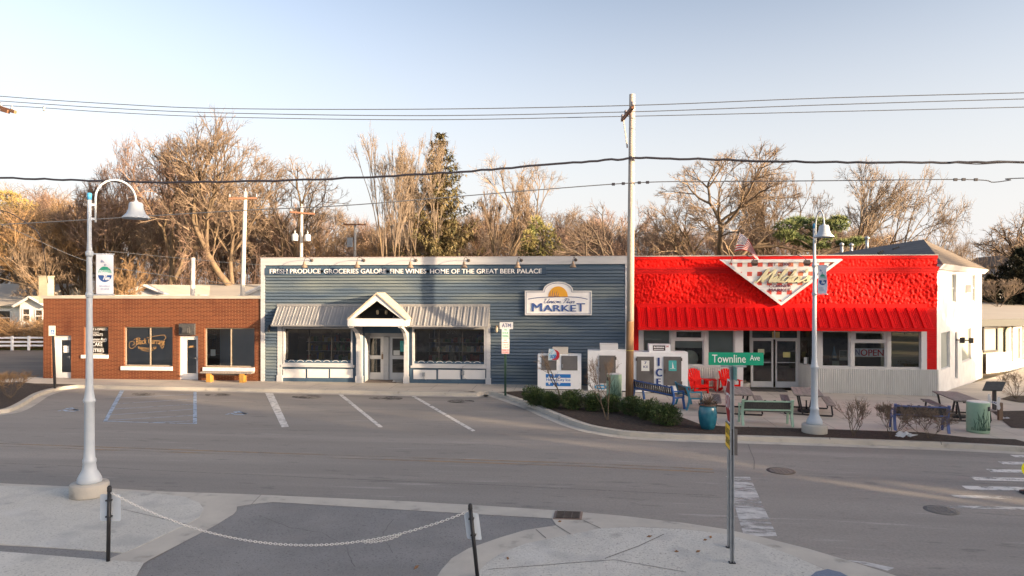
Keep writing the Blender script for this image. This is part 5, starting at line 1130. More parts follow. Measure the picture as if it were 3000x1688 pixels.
a, b = DP(2870, 1000, 62), DP(2945, 1000, 62)
hut('house', 'white flat fronted shop with small black vent beyond the low shop', 'building', a.x, b.x + 4, a.y, a.y + 8, -1, DP(2880, 838, 62).z, DP(2880, 836, 62).z + .3, 'x', 'stucco_white', 'roofgrey', .1)
a, b = DP(2905, 850, 78), DP(2968, 850, 78)
hut('house', 'two storey white house with grey roofs and a gable beside the dark evergreen', 'house', a.x - 3, b.x, a.y, a.y + 9, -1, DP(2905, 785, 78).z, DP(2905, 761, 78).z + .2, 'x', 'housewhite', 'roofgrey', .4, wins=[(DP(2913, 0, 78).x, DP(0, 808, 78).z, DP(2924, 0, 78).x, DP(0, 790, 78).z), (DP(2928, 0, 78).x, DP(0, 806, 78).z, DP(2940, 0, 78).x, DP(0, 790, 78).z)])
a, b = DP(2920, 850, 76), DP(2960, 850, 76)
hut('house_wing', 'small pale blue gable wing of the distant white house', 'house', a.x, b.x, a.y - 2, a.y + 5, -1, DP(2905, 775, 76).z, DP(2905, 752, 76).z, 'y', 'houseblue', 'rooftan', .3)
# ================================================================== STREET FURNITURE
def rot(d): return Matrix.Rotation(d, 3, 'Z')
# ---- street lamps
def street_lamp(base, adir, bdir, label):
    t = thing('street_lamp', label, 'street lamp', base, group='bell street lamps'); b = V(base); H = 6.38
    m = MB(); m.lathe([(.365, 0), (.37, .03), (.37, .24), (.355, .27), (.001, .27)], b, 30); m.build('plinth', M['kerb'], t)
    m = MB(); m.lathe([(.225, .27), (.235, .3), (.23, .36), (.2, .43), (.14, .54), (.12, .68), (.13, .7), (.13, .76), (.11, .79), (.1, 1.0), (.095, 1.95), (.118, 1.98), (.12, 2.02), (.098, 2.06), (.082, 2.2), (.073, 2.3), (.058, 4.2), (.052, 5.2), (.042, 5.38), (.04, H - .13)], b, 22); m.build('post', M['lamp'], t)
    m = MB(); m.lathe([(.044, H - .13), (.048, H), (.03, H + .02), (.001, H + .02)], b, 16); m.build('cap', M['lampcap'], t)
    m = MB(); a = V((adir[0], adir[1], 0)).normalized(); pts = [b + a * .11 + UZ * 5.78, b + a * .11 + UZ * 6.3]
    for k in range(1, 13):
        q = pi * (1 - k / 12.); pts.append(b + a * (.11 + .38 + .38 * cos(q)) + UZ * (6.3 + .42 * sin(q)))
    pts.append(b + a * .87 + UZ * 6.26); m.tube(pts, .022, 10)
    for z in (5.85, 6.15): m.bar(b + a * .03 + UZ * z, b + a * .11 + UZ * z, .04, .05)
    m.build('arm', M['lamp'], t)
    c = b + a * .87 + UZ * 5.92; m = MB(); m.lathe([(.02, .4), (.035, .38), (.05, .355), (.12, .34), (.14, .3), (.15, .2), (.19, .1), (.26, .03), (.285, .0), (.28, -.012), (.24, .02), (.12, .1), (.1, .2)], c, 24); m.build('lamp_shade', M['lamp'], t)
    m = MB(); m.lathe([(.001, -.0), (.08, .03), (.09, .1), (.05, .14)], c, 12); m.build('bulb_glass', mat('frosted_glass', (.6, .6, .58), rough=.3), t)
    d = V((bdir[0], bdir[1], 0)).normalized()
    for z in (4.24, 5.11):
        m = MB(); m.tube([b + UZ * z, b + d * .46 + UZ * z], .016, 6); m.lathe([(.06, -.06), (.075, -.03), (.075, .03), (.06, .06)], b + UZ * z, 18); m.build('banner_bracket', M['lamp'], t)
    return t
def banner(base, d, label):
    b = V(base); d = V((d[0], d[1], 0)).normalized(); n = d.cross(UZ)
    if n.y > 0: n = -n
    t = thing('street_banner', label, 'banner', b + d * .3 + UZ * 4.26, group='lamp post banners'); O = b + d * .12 + UZ * 4.26; w, h = .32, .84
    fl = 1 if d.cross(UZ).dot(n) > 0 else -1
    def wv(u, v): return O + d * (u * w) + UZ * (v * h) + n * (.025 * sin(v * 7 + u * 2.5))
    m = MB(); N_ = 10; vs = [wv(i / 4, j / N_) for j in range(N_ + 1) for i in range(5)]; m.add(vs, [(j * 5 + i, j * 5 + i + 1, j * 5 + i + 6, j * 5 + i + 5) for j in range(N_) for i in range(4)], 0, True); m.build('cloth', M['bannerwhite'], t)
    def ov(pts, mt, nm, k): mm = MB(); mm.add([wv(*p) + n * k for p in pts], [tuple(range(len(pts)))]); mm.build(nm, mt, t)
    E = lambda a0, a1: [(.5 + .4 * cos(a), .5 + .2 * sin(a)) for a in [a0 + (a1 - a0) * i / 12 for i in range(13)]]
    def bandpoly(v0, v1):
        q0 = math.asin(max(-1, min(1, (v0 - .5) / .2))); q1 = math.asin(max(-1, min(1, (v1 - .5) / .2))); R_ = [(.5 + .4 * cos(q0 + (q1 - q0) * i / 5), .5 + .2 * sin(q0 + (q1 - q0) * i / 5)) for i in range(6)]
        return R_ + [(1 - p[0], p[1]) for p in R_[::-1]]
    ov(bandpoly(.61, .699), M['bannergreen'], 'emblem', .006); ov(bandpoly(.54, .605), M['bannerlight'], 'emblem', .006); ov(bandpoly(.48, .535), M['signwhite'], 'emblem', .0065); ov(bandpoly(.301, .475), mat('banner_navy', (.02, .09, .3), rough=.6), 'emblem', .006)
    dd = d * fl
    def w2(u, v): return wv(u, v) + n * .009
    m = MB(); U_ = (wv(1, .5) - wv(0, .5)).normalized(); 
    if U_.x < 0: U_ = -U_; st = 1
    else: st = 0
    put_script(m, 'Welcome', w2(.25 if not st else .75, .8), U_, UZ, w * .5, .07, .006, .01, .004); put_script(m, 'to', w2(.45 if not st else .55, .72), U_, UZ, w * .12, .045, .006, .01, .004)
    m.build('lettering', mat('banner_grey_lettering', (.25, .28, .42), rough=.6), t)
    m = MB(); put_script(m, 'Union', w2(.16 if not st else .84, .505), U_, UZ, w * .5, .085, .007, .012, .004); put_script(m, 'Pier', w2(.4 if not st else .6, .36), U_, UZ, w * .36, .11, .01, .02, .004); m.build('emblem_lettering', M['bannerwhite'], t)
    m = MB()
    for k, (u0, wd) in enumerate(((.18, .62), (.26, .48))): # two faint illegible script lines
        stroke(m, [(i / 16 * w * wd, (.012 if i % 2 else -.012) + .006 * sin(i * 2.3)) for i in range(17)], w2(u0 if not st else 1 - u0, .2 - k * .075), U_, UZ, 1, 1, .006, .011, .003)
    m.build('small_lettering', mat('banner_faint_lettering', (.5, .53, .68), rough=.6), t)
    return t
def lampbase(px, py): return G(px, py, 0)
LB = V((0, 0, 0)); g_ = G(262, 1451, NH); LB = V((g_.x, g_.y, NH))
street_lamp(LB, (.75, .66), (.8, .6), 'tall pale blue street lamp standing on the near concrete island'); banner(LB, (.8, .6), 'white banner with round green and navy emblem on the near lamp')
g2 = G(2386, 1268, 0); street_lamp(g2, (-.02, -1), (.55, -.83), 'pale blue street lamp in the far mulch strip before the red market'); banner(g2, (.55, -.83), 'white emblem banner on the far lamp before the red wall')
# ---- chain posts
def chain_post(px, pytop, pxb, pyb, label, sx):
    b = G(pxb, pyb, RD + .02); D = b.x / ray(pxb, 854).x; tp = DP(px, pytop, D)
    t = thing('chain_post', label, 'post', b, group='black chain posts'); ax = (tp - b)
    m = MB(); m.tube([b, tp - ax * .03], .03, 12); m.lathe([(.033, -.04), (.036, -.02), (.033, 0), (.034, .03), (.02, .055), (.001, .06)], tp - ax * .03, 12); m.build('post', M['dark'], t)
    return t, b, tp, D
c1, b1, t1, D1 = chain_post(320.6, 1426.7, 316.6, 1644, 'upright black post holding the left end of the white chain', 0)
c2, b2, t2, D2 = chain_post(1377, 1480, 1398.8, 1690, 'leaning black post holding the right end of the white chain', 0)
def rrect(w, h, r, n=4): return [(sx * (w / 2 - r) + r * cos(a0 + k * pi / 2 / n), sy * (h / 2 - r) + r * sin(a0 + k * pi / 2 / n)) for sx, sy, a0 in ((1, 1, 0), (-1, 1, pi / 2), (-1, -1, pi), (1, -1, 3 * pi / 2)) for k in range(n + 1)]
for t, cx, cy, D, w, h, U_, W_ in ((c1, 323.5, 1487.5, D1, .33, .43, V((1, .1, 0)).normalized(), UZ), (c2, 1385, 1541, D2, .225, .41, V((.85, .12, -.1)).normalized(), V((-.13, 0, 1)).normalized())):
    c = DP(cx, cy, D + .045); m = MB(); m.prism(rrect(w, h, .025), c, U_, W_, U_.cross(W_) * -.004); m.build('sign_panel', M['signback'], t)
    m = MB()
    for s in (-.3, .3): m.obox(c + W_ * h * s - V((0, .035, 0)), (.08, .07, .02), Matrix.Identity(3))
    m.build('clamp', M['dark'], t)
# chain
def chainpts(a, b, sag, n):
    return [a.lerp(b, i / n) - UZ * (sag * (1 - (2 * i / n - 1) ** 2)) for i in range(n + 1)]
ca_, cb_ = DP(326, 1444, D1 - .03), DP(1370, 1499, D2 - .03)
ch = thing('chain', 'white plastic chain sagging between the two black posts', 'chain', ca_); m = MB(); L = 0; pts = chainpts(ca_, cb_, .66, 140)
def link(mb, a, b, flip, r=.005, wd=.014):
    d = (b - a).normalized(); s = d.cross(UZ).normalized(); u = s.cross(d); w_ = (s + u * .35).normalized() if flip else (u - s * .35).normalized(); ln = (b - a).length * .66; c = (a + b) / 2; P = []
    for k in range(11):
        q = 2 * pi * k / 10; P.append(c + d * (ln * cos(q)) + w_ * (wd * sin(q)))
    mb.tube(P, r, 5, caps=False)
for i in range(len(pts) - 1): link(m, pts[i], pts[i + 1], i % 2)
e0_ = pts[90]; e1_ = e0_ + V((.45, 0, .0))
m.build('links', M['chain'], ch)
m = MB(); tail = [pts[101].lerp(pts[115], i / 14) - UZ * (.02 + .035 * (1 - (i / 7 - 1) ** 2)) for i in range(15)]
for i in range(14): link(m, tail[i], tail[i + 1], i % 2)
m.build('loose_end', M['chain'], ch)
# ---- stop sign assembly
fp = G(2143.8, 1647.5, NH); rp = G(2135, 1602.5, NH)
xs_ = (fp.x + rp.x) / 2; fp.x = xs_ - .03; rp.x = xs_ + .04
fp, rp = G(2143.8, 1647.5, NH), G(2135, 1602.5, NH); Df, Dr = fp.x / ray(2143.8, 854).x, rp.x / ray(2135, 854).x
sg = thing('stop_sign', 'red stop sign with green street name blade on two grey steel posts', 'road sign', fp)
def upost(mb, b, z1, s=.03):
    mb.box(b.x - s, b.y - .012, b.z, b.x + s, b.y, z1); mb.box(b.x - s, b.y - .045, b.z, b.x - s + .014, b.y - .012, z1); mb.box(b.x + s - .014, b.y - .045, b.z, b.x + s, b.y - .012, z1)
m = MB(); upost(m, fp, DP(2149, 1078, Df).z); m.build('post', M['galv'], sg); m = MB(); upost(m, rp, DP(2130, 1110, Dr).z); m.build('post', M['galv'], sg)
m = MB()
for p in (fp, rp): m.box(p.x - .05, p.y - .07, p.z, p.x + .05, p.y + .02, p.z + .012)
m.build('post_base', M['dark'], sg)
pf, pr = DP(2148, 1170, Df - .0), DP(2127, 1170, Dr); dS = V((pr.x - pf.x, pr.y - pf.y, 0)).normalized(); nS = V((-dS.y, dS.x, 0))
if nS.x > 0: nS = -nS
Us = -dS if (-dS).cross(UZ).dot(nS) > 0 else dS
cS = (pf + pr) / 2; cS.z = DP(2138, 1177, (Df + Dr) / 2).z; Ro = .385
oct_ = lambda r: [(r * cos(pi / 8 + k * pi / 4), r * sin(pi / 8 + k * pi / 4)) for k in range(8)]
m = MB(); m.prism(oct_(Ro), cS, Us, UZ, nS * .004); sp = m.build('stop_panel', M['flagwhite'], sg)
m = MB(); m.prism(oct_(Ro - .022), cS + nS * .004, Us, UZ, nS * .002); m.build('red_face', M['stopred'], sp)
m = MB(); put_text(m, 'STOP', cS - Us * .27 - UZ * .13 + nS * .0075, Us, UZ, .54, .26, .03); m.build('lettering', M['flagwhite'], sp)
m = MB(); m.prism(oct_(Ro - .003), cS - nS * .003, Us, UZ, nS * .002); m.build('panel_back', M['signback'], sp)
cY = (pf + pr) / 2; cY.z = 1.78 + gz(cY.x) * 0; U0 = Us
m = MB(); m.prism(rrect(.74, .42, .03), cY, Us, UZ, nS * .004); yp = m.build('warning_panel', M['black'], sg)
m = MB(); m.prism(rrect(.71, .39, .025), cY + nS * .004, Us, UZ, nS * .002); m.build('yellow_face', M['signyellow'], yp)
m = MB(); put_text(m, 'CROSS TRAFFIC', cY - Us * .31 + UZ * .03 + nS * .0075, Us, UZ, .62, .1, .01); put_text(m, 'DOES NOT STOP', cY - Us * .31 - UZ * .13 + nS * .0075, Us, UZ, .62, .1, .01); m.build('lettering', M['black'], yp)
m = MB(); q = DP(2152, 1306, Df - .02); m.obox(V((q.x, q.y, cY.z)), (.09, .014, .42), Matrix.Identity(3)); m.build('side_panel', M['freezerdoor'], sg)
a, b = DP(2075.5, 1051, Df - .02), DP(2237, 1052, Df - .02); Un = (b - a).normalized(); hN = .205
m = MB(); m.prism(rrect((b - a).length, hN, .012), (a + b) / 2, Un, UZ, Un.cross(UZ) * .004); nb_ = m.build('name_blade', M['signgreen'], sg)
L_ = (b - a).length; nN = Un.cross(UZ); m = MB(); put_text(m, 'Townline', a + Un * L_ * .065 - UZ * .062 + nN * .006, Un, UZ, L_ * .61, .128, .006); m.build('lettering', M['flagwhite'], nb_); m = MB(); put_text(m, 'Ave', a + Un * L_ * .75 - UZ * .025 + nN * .006, Un, UZ, L_ * .18, .088, .004); m.build('lettering', M['flagwhite'], nb_)
m = MB(); q = DP(2149, 1076, Df); m.box(q.x - .06, q.y - .02, q.z - .02, q.x + .06, q.y + .02, q.z + .02); m.box(q.x - .2, q.y - .012, q.z + .0, q.x + .2, q.y + .012, q.z + .028); m.build('blade_bracket', M['galv'], sg)
m = MB(); q = DP(2152, 1093, Df - .1); m.obox(q + V((.0, .1, 0)), (.012, .6, .21), rot(R(-2))); cb2 = m.build('cross_blade', M['canopy_teal'], sg)
# ---- parking sign post
pb = G(1480.5, 1159, 0); Dp = pb.x / ray(1480.5, 854).x
ps = thing('parking_sign_post', 'dark green signpost with parking limit and no parking panels', 'road sign', pb)
m = MB(); m.box(pb.x - .045, pb.y - .03, pb.z, pb.x + .045, pb.y + .03, DP(1480, 962, Dp).z); m.build('post', mat('dark_green_post', (.012, .035, .025), (.02, .05, .035), 4, .5), ps)
for (y0, y1, fc, tx, ln) in ((960.5, 990.5, mat('faded_green_panel', (.55, .62, .6), rough=.5), M['signgreen'], ('TWO', 'HOUR', 'PARKING')), (991.6, 1022, M['paper'], M['redprint'], ('NO', 'PARKING', '12:00 AM', 'TO 6:00 AM')), (1022.3, 1036.5, mat('faded_pink_panel', (.6, .42, .44), rough=.5), M['redprint'], ('MAR 15', 'TO NOV'))):
    a, b = DP(1470, y1, Dp - .05), DP(1492.3, y0, Dp - .05); m = MB(); m.box(a.x, a.y - .004, a.z, b.x, a.y, b.z); f = m.build('sign_panel', fc, ps); n = len(ln); m = MB(); hh = (b.z - a.z)
    for i, s in enumerate(ln):
        w = (b.x - a.x) * (.45 if len(s) < 4 else .8); put_text(m, s, V(((a.x + b.x) / 2 - w / 2, a.y - .006, b.z - hh * (.06 + (i + .8) * .9 / n))), UX, UZ, w, hh * .6 / n, .02)
    m.build('lettering', tx, f)
# ---- accessible parking sign
pb = G(161, 1138, 0); Dp = pb.x / ray(161, 854).x; tp = DP(155.5, 984, Dp)
ac = thing('accessible_parking_sign', 'leaning black post with blue wheelchair parking sign', 'road sign', pb); m = MB(); m.bar(pb, tp + (tp - pb) * .18, .08, .08); m.build('post', M['dark'], ac)
a, b = DP(142.5, 984, Dp - .07), DP(163.5, 954.5, Dp - .07); m = MB(); m.box(a.x, a.y, a.z, b.x, a.y + .01, b.z); f = m.build('sign_panel', mat('pale_green_panel', (.6, .66, .58), rough=.5), ac)
a, b = DP(149, 978.5, Dp - .08), DP(158.5, 967, Dp - .08); m = MB(); m.box(a.x, a.y, a.z, b.x, a.y + .004, b.z); m.build('blue_square', M['blueprint'], f); w = b.x - a.x; h_ = b.z - a.z; m = MB(); O = V((a.x, a.y - .001, a.z))
for st_ in ([(.45, .85), (.45, .5), (.7, .48), (.82, .2)], [(.35, .55), (.22, .35), (.32, .14), (.55, .14), (.66, .3)], [(.45, .66), (.66, .66)]): stroke(m, [(p[0] * w, p[1] * h_) for p in st_], O, UX, UZ, 1, 1, w * .1, w * .1, .002)
m.lathe([(w * .09, .003), (.0001, .003)], O + V((w * .45, 0, h_ * .9)), 10, M=Matrix.Rotation(pi / 2, 3, 'X')); m.build('wheelchair_symbol', M['flagwhite'], f)
# ---- timber bench at the bakery
a, b = F(592, 1118, YB - .5), F(741, 1118, YB - .5)
tb = thing('timber_bench', 'rough timber plank bench on ochre legs against the brick wall', 'bench', ((a.x + b.x) / 2, YB - .5, 0)); zt = F(660, 1089, YB - .5).z
m = MB(); m.box(a.x, YB - .68, zt - .07, b.x, YB - .34, zt); m.build('seat', M['greywood'], tb); m = MB(); m.box(a.x + .3, YB - .53, zt - .16, b.x - .3, YB - .49, zt - .071); m.build('apron', M['steel_dark'], tb)
for px in (615, 712): c = F(px, 1100, YB - .5).x; m = MB(); m.box(c - .1, YB - .66, 0, c + .1, YB - .36, zt - .071); m.build('leg', M['yellowwood'], tb)
# ---- freezers
def freezer(px0, px1, ytop, ybot, label, kind):
    p = G((px0 + px1) / 2, ybot, 0); Yf = p.y; x0, x1 = F(px0, 1000, Yf).x, F(px1, 1000, Yf).x; z0 = p.z; z1 = F((px0 + px1) / 2, ytop, Yf).z; dp = min(.85, YR - .12 - Yf)
    t = thing('ice_freezer', label, 'ice freezer', ((x0 + x1) / 2, Yf, z0), group='ice freezers along the front')
    m = MB(); 
    if kind == 'slant':
        zs = z0 + (z1 - z0) * .55; m.prism([(0, z0 + .04), (0, zs), (.16, z1), (dp, z1), (dp, z0 + .04)], (x0, Yf, 0), (0, 1, 0), (0, 0, 1), (x1 - x0, 0, 0))
    else: m.box(x0, Yf, z0 + .04, x1, Yf + dp, z1)
    m.build('cabinet', M['freezer'], t)
    m = MB(); m.box(x0 + .05, Yf + .06, z0, x1 - .05, Yf + dp - .05, z0 + .041); m.build('base', M['dark'], t)
    return t, Yf, x0, x1, z0, z1, dp
def FX(px, Y): return F(px, 1000, Y).x
def FZ(py, px, Y): return F(px, py, Y).z
t, Yf, x0, x1, z0, z1, dp = freezer(1575, 1703, 1040, 1143, 'low white ice chest with a blue snowflake label on its front', 'slant'); ZF = lambda y: FZ(y, 1640, Yf)
zs = z0 + (z1 - z0) * .55; sl = V((0, .16, z1 - zs)); sl_n = sl.normalized(); nn = V((0, -sl_n.z, sl_n.y))
for a, b, hx in ((1586, 1630.5, 1630), (1644.5, 1692, 1648)):
    A, B = FX(a, Yf), FX(b, Yf); o = V((A, Yf, zs)) + sl_n * .02; m = MB(); m.prism([(0, 0), (B - A, 0), (B - A, sl.length * .9), (0, sl.length * .9)], o, UX, sl_n, nn * .03); d = m.build('door', M['freezerdoor'], t)
    m = MB(); c = V((FX(hx, Yf), Yf, zs)) + sl_n * .2 + nn * .05; m.obox(c, (.03, .05, .14), Matrix.Identity(3)); m.build('handle', M['galv'], d)
r = (FX(1599, Yf), ZF(1131.5), FX(1672, Yf), ZF(1096.5)); m = MB(); hh = r[3] - r[1]; m.box(r[0], Yf - .004, r[1], r[2], Yf - .001, r[1] + hh * .28); m.box(r[0], Yf - .004, r[3] - hh * .3, r[2], Yf - .001, r[3]); put_text(m, 'Home City Ice', (r[0] + .02, Yf - .005, r[1] + hh * .35), UX, UZ, r[2] - r[0] - .04, hh * .3, .025); m.build('label_print', M['blueprint'], t)
m = MB(); c = V((r[0] + (r[2] - r[0]) * .34, Yf - .006, (r[1] + r[3]) / 2))
for k in range(6):
    q = pi / 6 + k * pi / 3; e = V((cos(q), 0, sin(q)))
    for u0, u1, w_ in ((.15, .3, .03),): m.bar(c + e * u0, c + e * u1, .004, w_, up=e.cross(V((0, 1, 0))))
    for s in (-1, 1): e2 = V((cos(q + s * .6), 0, sin(q + s * .6))); m.bar(c + e * .2, c + e * .2 + e2 * .11, .004, .028, up=e2.cross(V((0, 1, 0))))
m.build('snowflake', M['flagwhite'], t)
q0_ = (FX(1619, Yf + .4), FX(1664, Yf + .4)); m = MB(); m.box(q0_[0], Yf + .3, z1 + .002, q0_[1], Yf + .75, FZ(1018, 1640, Yf + .4)); m.build('compressor_box', mat('cream_box', (.62, .56, .48), (.55, .5, .43), 3, .6), t)
eb = thing('ice_bag_sign', 'tilted round sign with blue and red ice print on the low chest', 'sign', (FX(1622, Yf - .02), Yf - .02, ZF(1056))); Ye = Yf - .02
m = MB(); pts = [(FX(x, Ye), FZ(y, 1622, Ye)) for x, y in ((1605.5, 1056), (1608, 1022), (1622, 1023), (1633, 1026), (1640, 1034), (1640, 1046), (1634, 1055), (1620, 1056.5))]; m.prism(pts, (0, Ye, 0), UX, UZ, (0, .012, 0)); m.build('board', mat('ice_blue_print', (.35, .62, .75), (.75, .82, .85), 6, .5, lo=.45, hi=.55), eb)
m = MB(); pts = [(FX(x, Ye), FZ(y, 1622, Ye)) for x, y in ((1622, 1023.5), (1633, 1027), (1639.5, 1034), (1639, 1046), (1633, 1054.5), (1614, 1055.5), (1624, 1050), (1631, 1042), (1630, 1032))]; m.prism(pts, (0, Ye - .013, 0), UX, UZ, (0, .01, 0)); m.build('red_swirl', M['redprint'], eb)
m = MB(); put_text(m, 'ice', (FX(1613, Ye), Ye - .016, FZ(1050, 1622, Ye)), UX, UZ, FX(1630, Ye) - FX(1613, Ye), .2, .02, .3); m.build('lettering', M['blueprint'], eb)
t, Yf, x0, x1, z0, z1, dp = freezer(1722.5, 1838, 1028, 1147.5, 'tall white ice freezer with one taupe door behind the mint litter bin', 'box')
def fdoor(t, a, b, y0, y1, Yf, hpx):
    A, B = FX(a, Yf), FX(b, Yf); m = MB(); m.box(A, Yf - .05, FZ(y1, a, Yf), B, Yf - .001, FZ(y0, a, Yf)); d = m.build('door', M['freezerdoor'], t); c = FX(hpx, Yf); zz = FZ((y0 + y1) / 2, a, Yf)
    m = MB(); m.box(c - .03, Yf - .1, zz - .1, c + .03, Yf - .051, zz + .08)
    hx = B if abs(hpx - a) < abs(hpx - b) else A
    for y in (y0 + 8, y1 - 8): m.box(hx - .035, Yf - .065, FZ(y, a, Yf) - .06, hx + .035, Yf - .051, FZ(y, a, Yf) + .06)
    m.build('handle', M['steel_dark'], d); return d
fdoor(t, 1755.5, 1803.5, 1041.5, 1122, Yf, 1757)
m = MB(); m.box(FX(1758, Yf + .3), Yf + .1, z1 + .002, FX(1810, Yf + .3), Yf + .7, FZ(1007, 1780, Yf + .3)); m.build('compressor_box', M['white'], t)
m = MB(); c = V((FX(1760, Yf), Yf - .003, FZ(1134, 1760, Yf))); m.prism([(.28 * cos(k * pi / 12), .1 * sin(k * pi / 12)) for k in range(24)], c, UX, UZ, (0, -.002, 0)); m.build('oval_label', mat('ice_oval_blue', (.04, .3, .55), rough=.5), t); m = MB(); random.seed(7)
for k in range(7): m.box(c.x - .18 + k * .05, c.y - .005, c.z - .03, c.x - .15 + k * .05, c.y - .003, c.z + random.uniform(.02, .05))
m.build('lettering', M['flagwhite'], t)
t, Yf, x0, x1, z0, z1, dp = freezer(1857, 2015.5, 1032.5, 1153, 'wide white ice freezer with two taupe doors and ICE in raised letters', 'box')
for a, b, h_ in ((1864.6, 1915.5, 1912), (1944, 1995.6, 1947)): d = fdoor(t, a, b, 1044.7, 1128.6, Yf, h_)
m = MB()
for s, y0, y1, x0_, x1_ in (('I', 1048, 1072, 1927, 1932.5), ('C', 1080, 1103, 1921, 1940), ('E', 1109, 1128, 1922.5, 1936)): put_text(m, s, (FX(x0_, Yf), Yf - .003, FZ(y1, x0_, Yf)), UX, UZ, FX(x1_, Yf) - FX(x0_, Yf), FZ(y0, x0_, Yf) - FZ(y1, x0_, Yf), .06, 0, .03)
m.build('lettering', M['navy'], t)
for q, mt, ls in (((1878.5, 1056, 1902, 1086.5), 'paper', ('7', 'ICE')), ((1958.5, 1056, 1981.5, 1086.5), 'teal', ())):
    A, B = FX(q[0], Yf), FX(q[2], Yf); za, zb = FZ(q[3], q[0], Yf), FZ(q[1], q[0], Yf); m = MB(); m.box(A, Yf - .055, za, B, Yf - .0505, zb); f = m.build('notice', M[mt], t); m = MB()
    if ls: put_text(m, '7', (A + .12, Yf - .057, zb - .15), UX, UZ, .1, .11, .03); put_text(m, 'ICE', (A + .08, Yf - .057, za + .13), UX, UZ, .2, .09, .04); m.build('lettering', M['navy'], f)
    else: m.add([(A + .14, Yf - .057, za + .12), (A + .22, Yf - .057, za + .12), (A + .15, Yf - .057, zb - .05)], [(0, 1, 2)]); m.box(A + .05, Yf - .057, za + .09, B - .05, Yf - .056, za + .105); m.build('sail_print', M['flagwhite'], f)
A, B = FX(1901, Yf + .25), FX(1963, Yf + .25); m = MB(); m.box(A, Yf + .1, z1 + .002, B, Yf + .7, FZ(1009, 1930, Yf + .25)); m.build('compressor_box', M['freezer'], t)
m = MB(); m.box(A + .15, Yf + .094, z1 + .06, A + .66, Yf + .098, z1 + .28); lb = m.build('label', mat('dark_maroon_label', (.05, .025, .022), rough=.5), t); m = MB()
random.seed(6); x = A + .19
while x < A + .6: w_ = random.uniform(.02, .045); m.box(x, Yf + .091, z1 + .17, x + w_, Yf + .093, z1 + .17 + random.uniform(.05, .07)); x += w_ + .012
m.box(A + .19, Yf + .091, z1 + .1, A + .6, Yf + .093, z1 + .125); m.build('lettering', M['signwhite'], lb)
m = MB(); put_text(m, '58', (B - .2, Yf + .096, z1 + .2), UX, UZ, .12, .08, .02); m.build('number', M['redprint'], t)
# ---- litter bins
def bin_(base, r, h, slot, label):
    b = V(base); t = thing('litter_bin', label, 'litter bin', b, group='mint green litter bins')
    m = MB(); m.lathe([(r * .96, 0), (r * .99, .04), (r, .07), (r, h - .03), (r * .97, h)], b, 32); m.build('body', M['canpaint'], t)
    m = MB(); m.lathe([(r * .965, h - .004), (r * .93, h + .012), (r * .5, h + .014), (.0001, h + .014)], b, 32); m.build('lid', mat('pale_bin_lid', (.7, .68, .64), (.62, .6, .56), 4, .5), t)
    random.seed(int(r * 1000)); m = MB()
    def cyl(a, z, k=.004): return b + V(((r + k) * cos(a), (r + k) * sin(a), z))
    for a0, bend, hh in ((-1.95, -.05, .62), (-1.85, .12, .7), (-1.7, -.12, .55), (-1.6, .02, .72), (-1.5, -.05, .5), (-1.4, .1, .66), (-1.28, -.12, .5), (-1.15, .05, .56), (-2.1, .08, .45), (-2.25, -.06, .38), (-1.0, -.05, .4), (-.85, .1, .35), (-2.4, .1, .3), (-1.75, .25, .42), (-1.45, -.25, .4)):
        P = [cyl(a0 + bend * (u / 6) ** 2 * 3, h * .1 + hh * h * u / 6) for u in range(7)]; m.tube(P, [.007] * 5 + [.005, .003], 4)
    for k in range(18): a0 = -2.6 + k * .12; m.tube([cyl(a0, h * .1), cyl(a0 + random.uniform(-.03, .03), h * random.uniform(.16, .24))], .006, 4)
    m.build('reed_cutout', mat('reed_dark_green', (.05, .11, .07), rough=.7), t)
    m = MB(); n = 8
    for i in range(n):
        q0_, q1_ = slot - .42 + .84 * i / n, slot - .42 + .84 * (i + 1) / n; m.quad(cyl(q0_, h * .74), cyl(q1_, h * .74), cyl(q1_, h * .88), cyl(q0_, h * .88))
    m.build('slot', M['soffit'], t); return t
g_ = G(2865, 1266, 0); bin_(g_, .315, .95, -.75, 'mint green litter bin with reed pattern beside the picnic table')
g_ = G(1799, 1166, 0); bin_(g_, .3, .95, -2.5, 'mint green litter bin before the ice freezers behind the clipped shrubs')
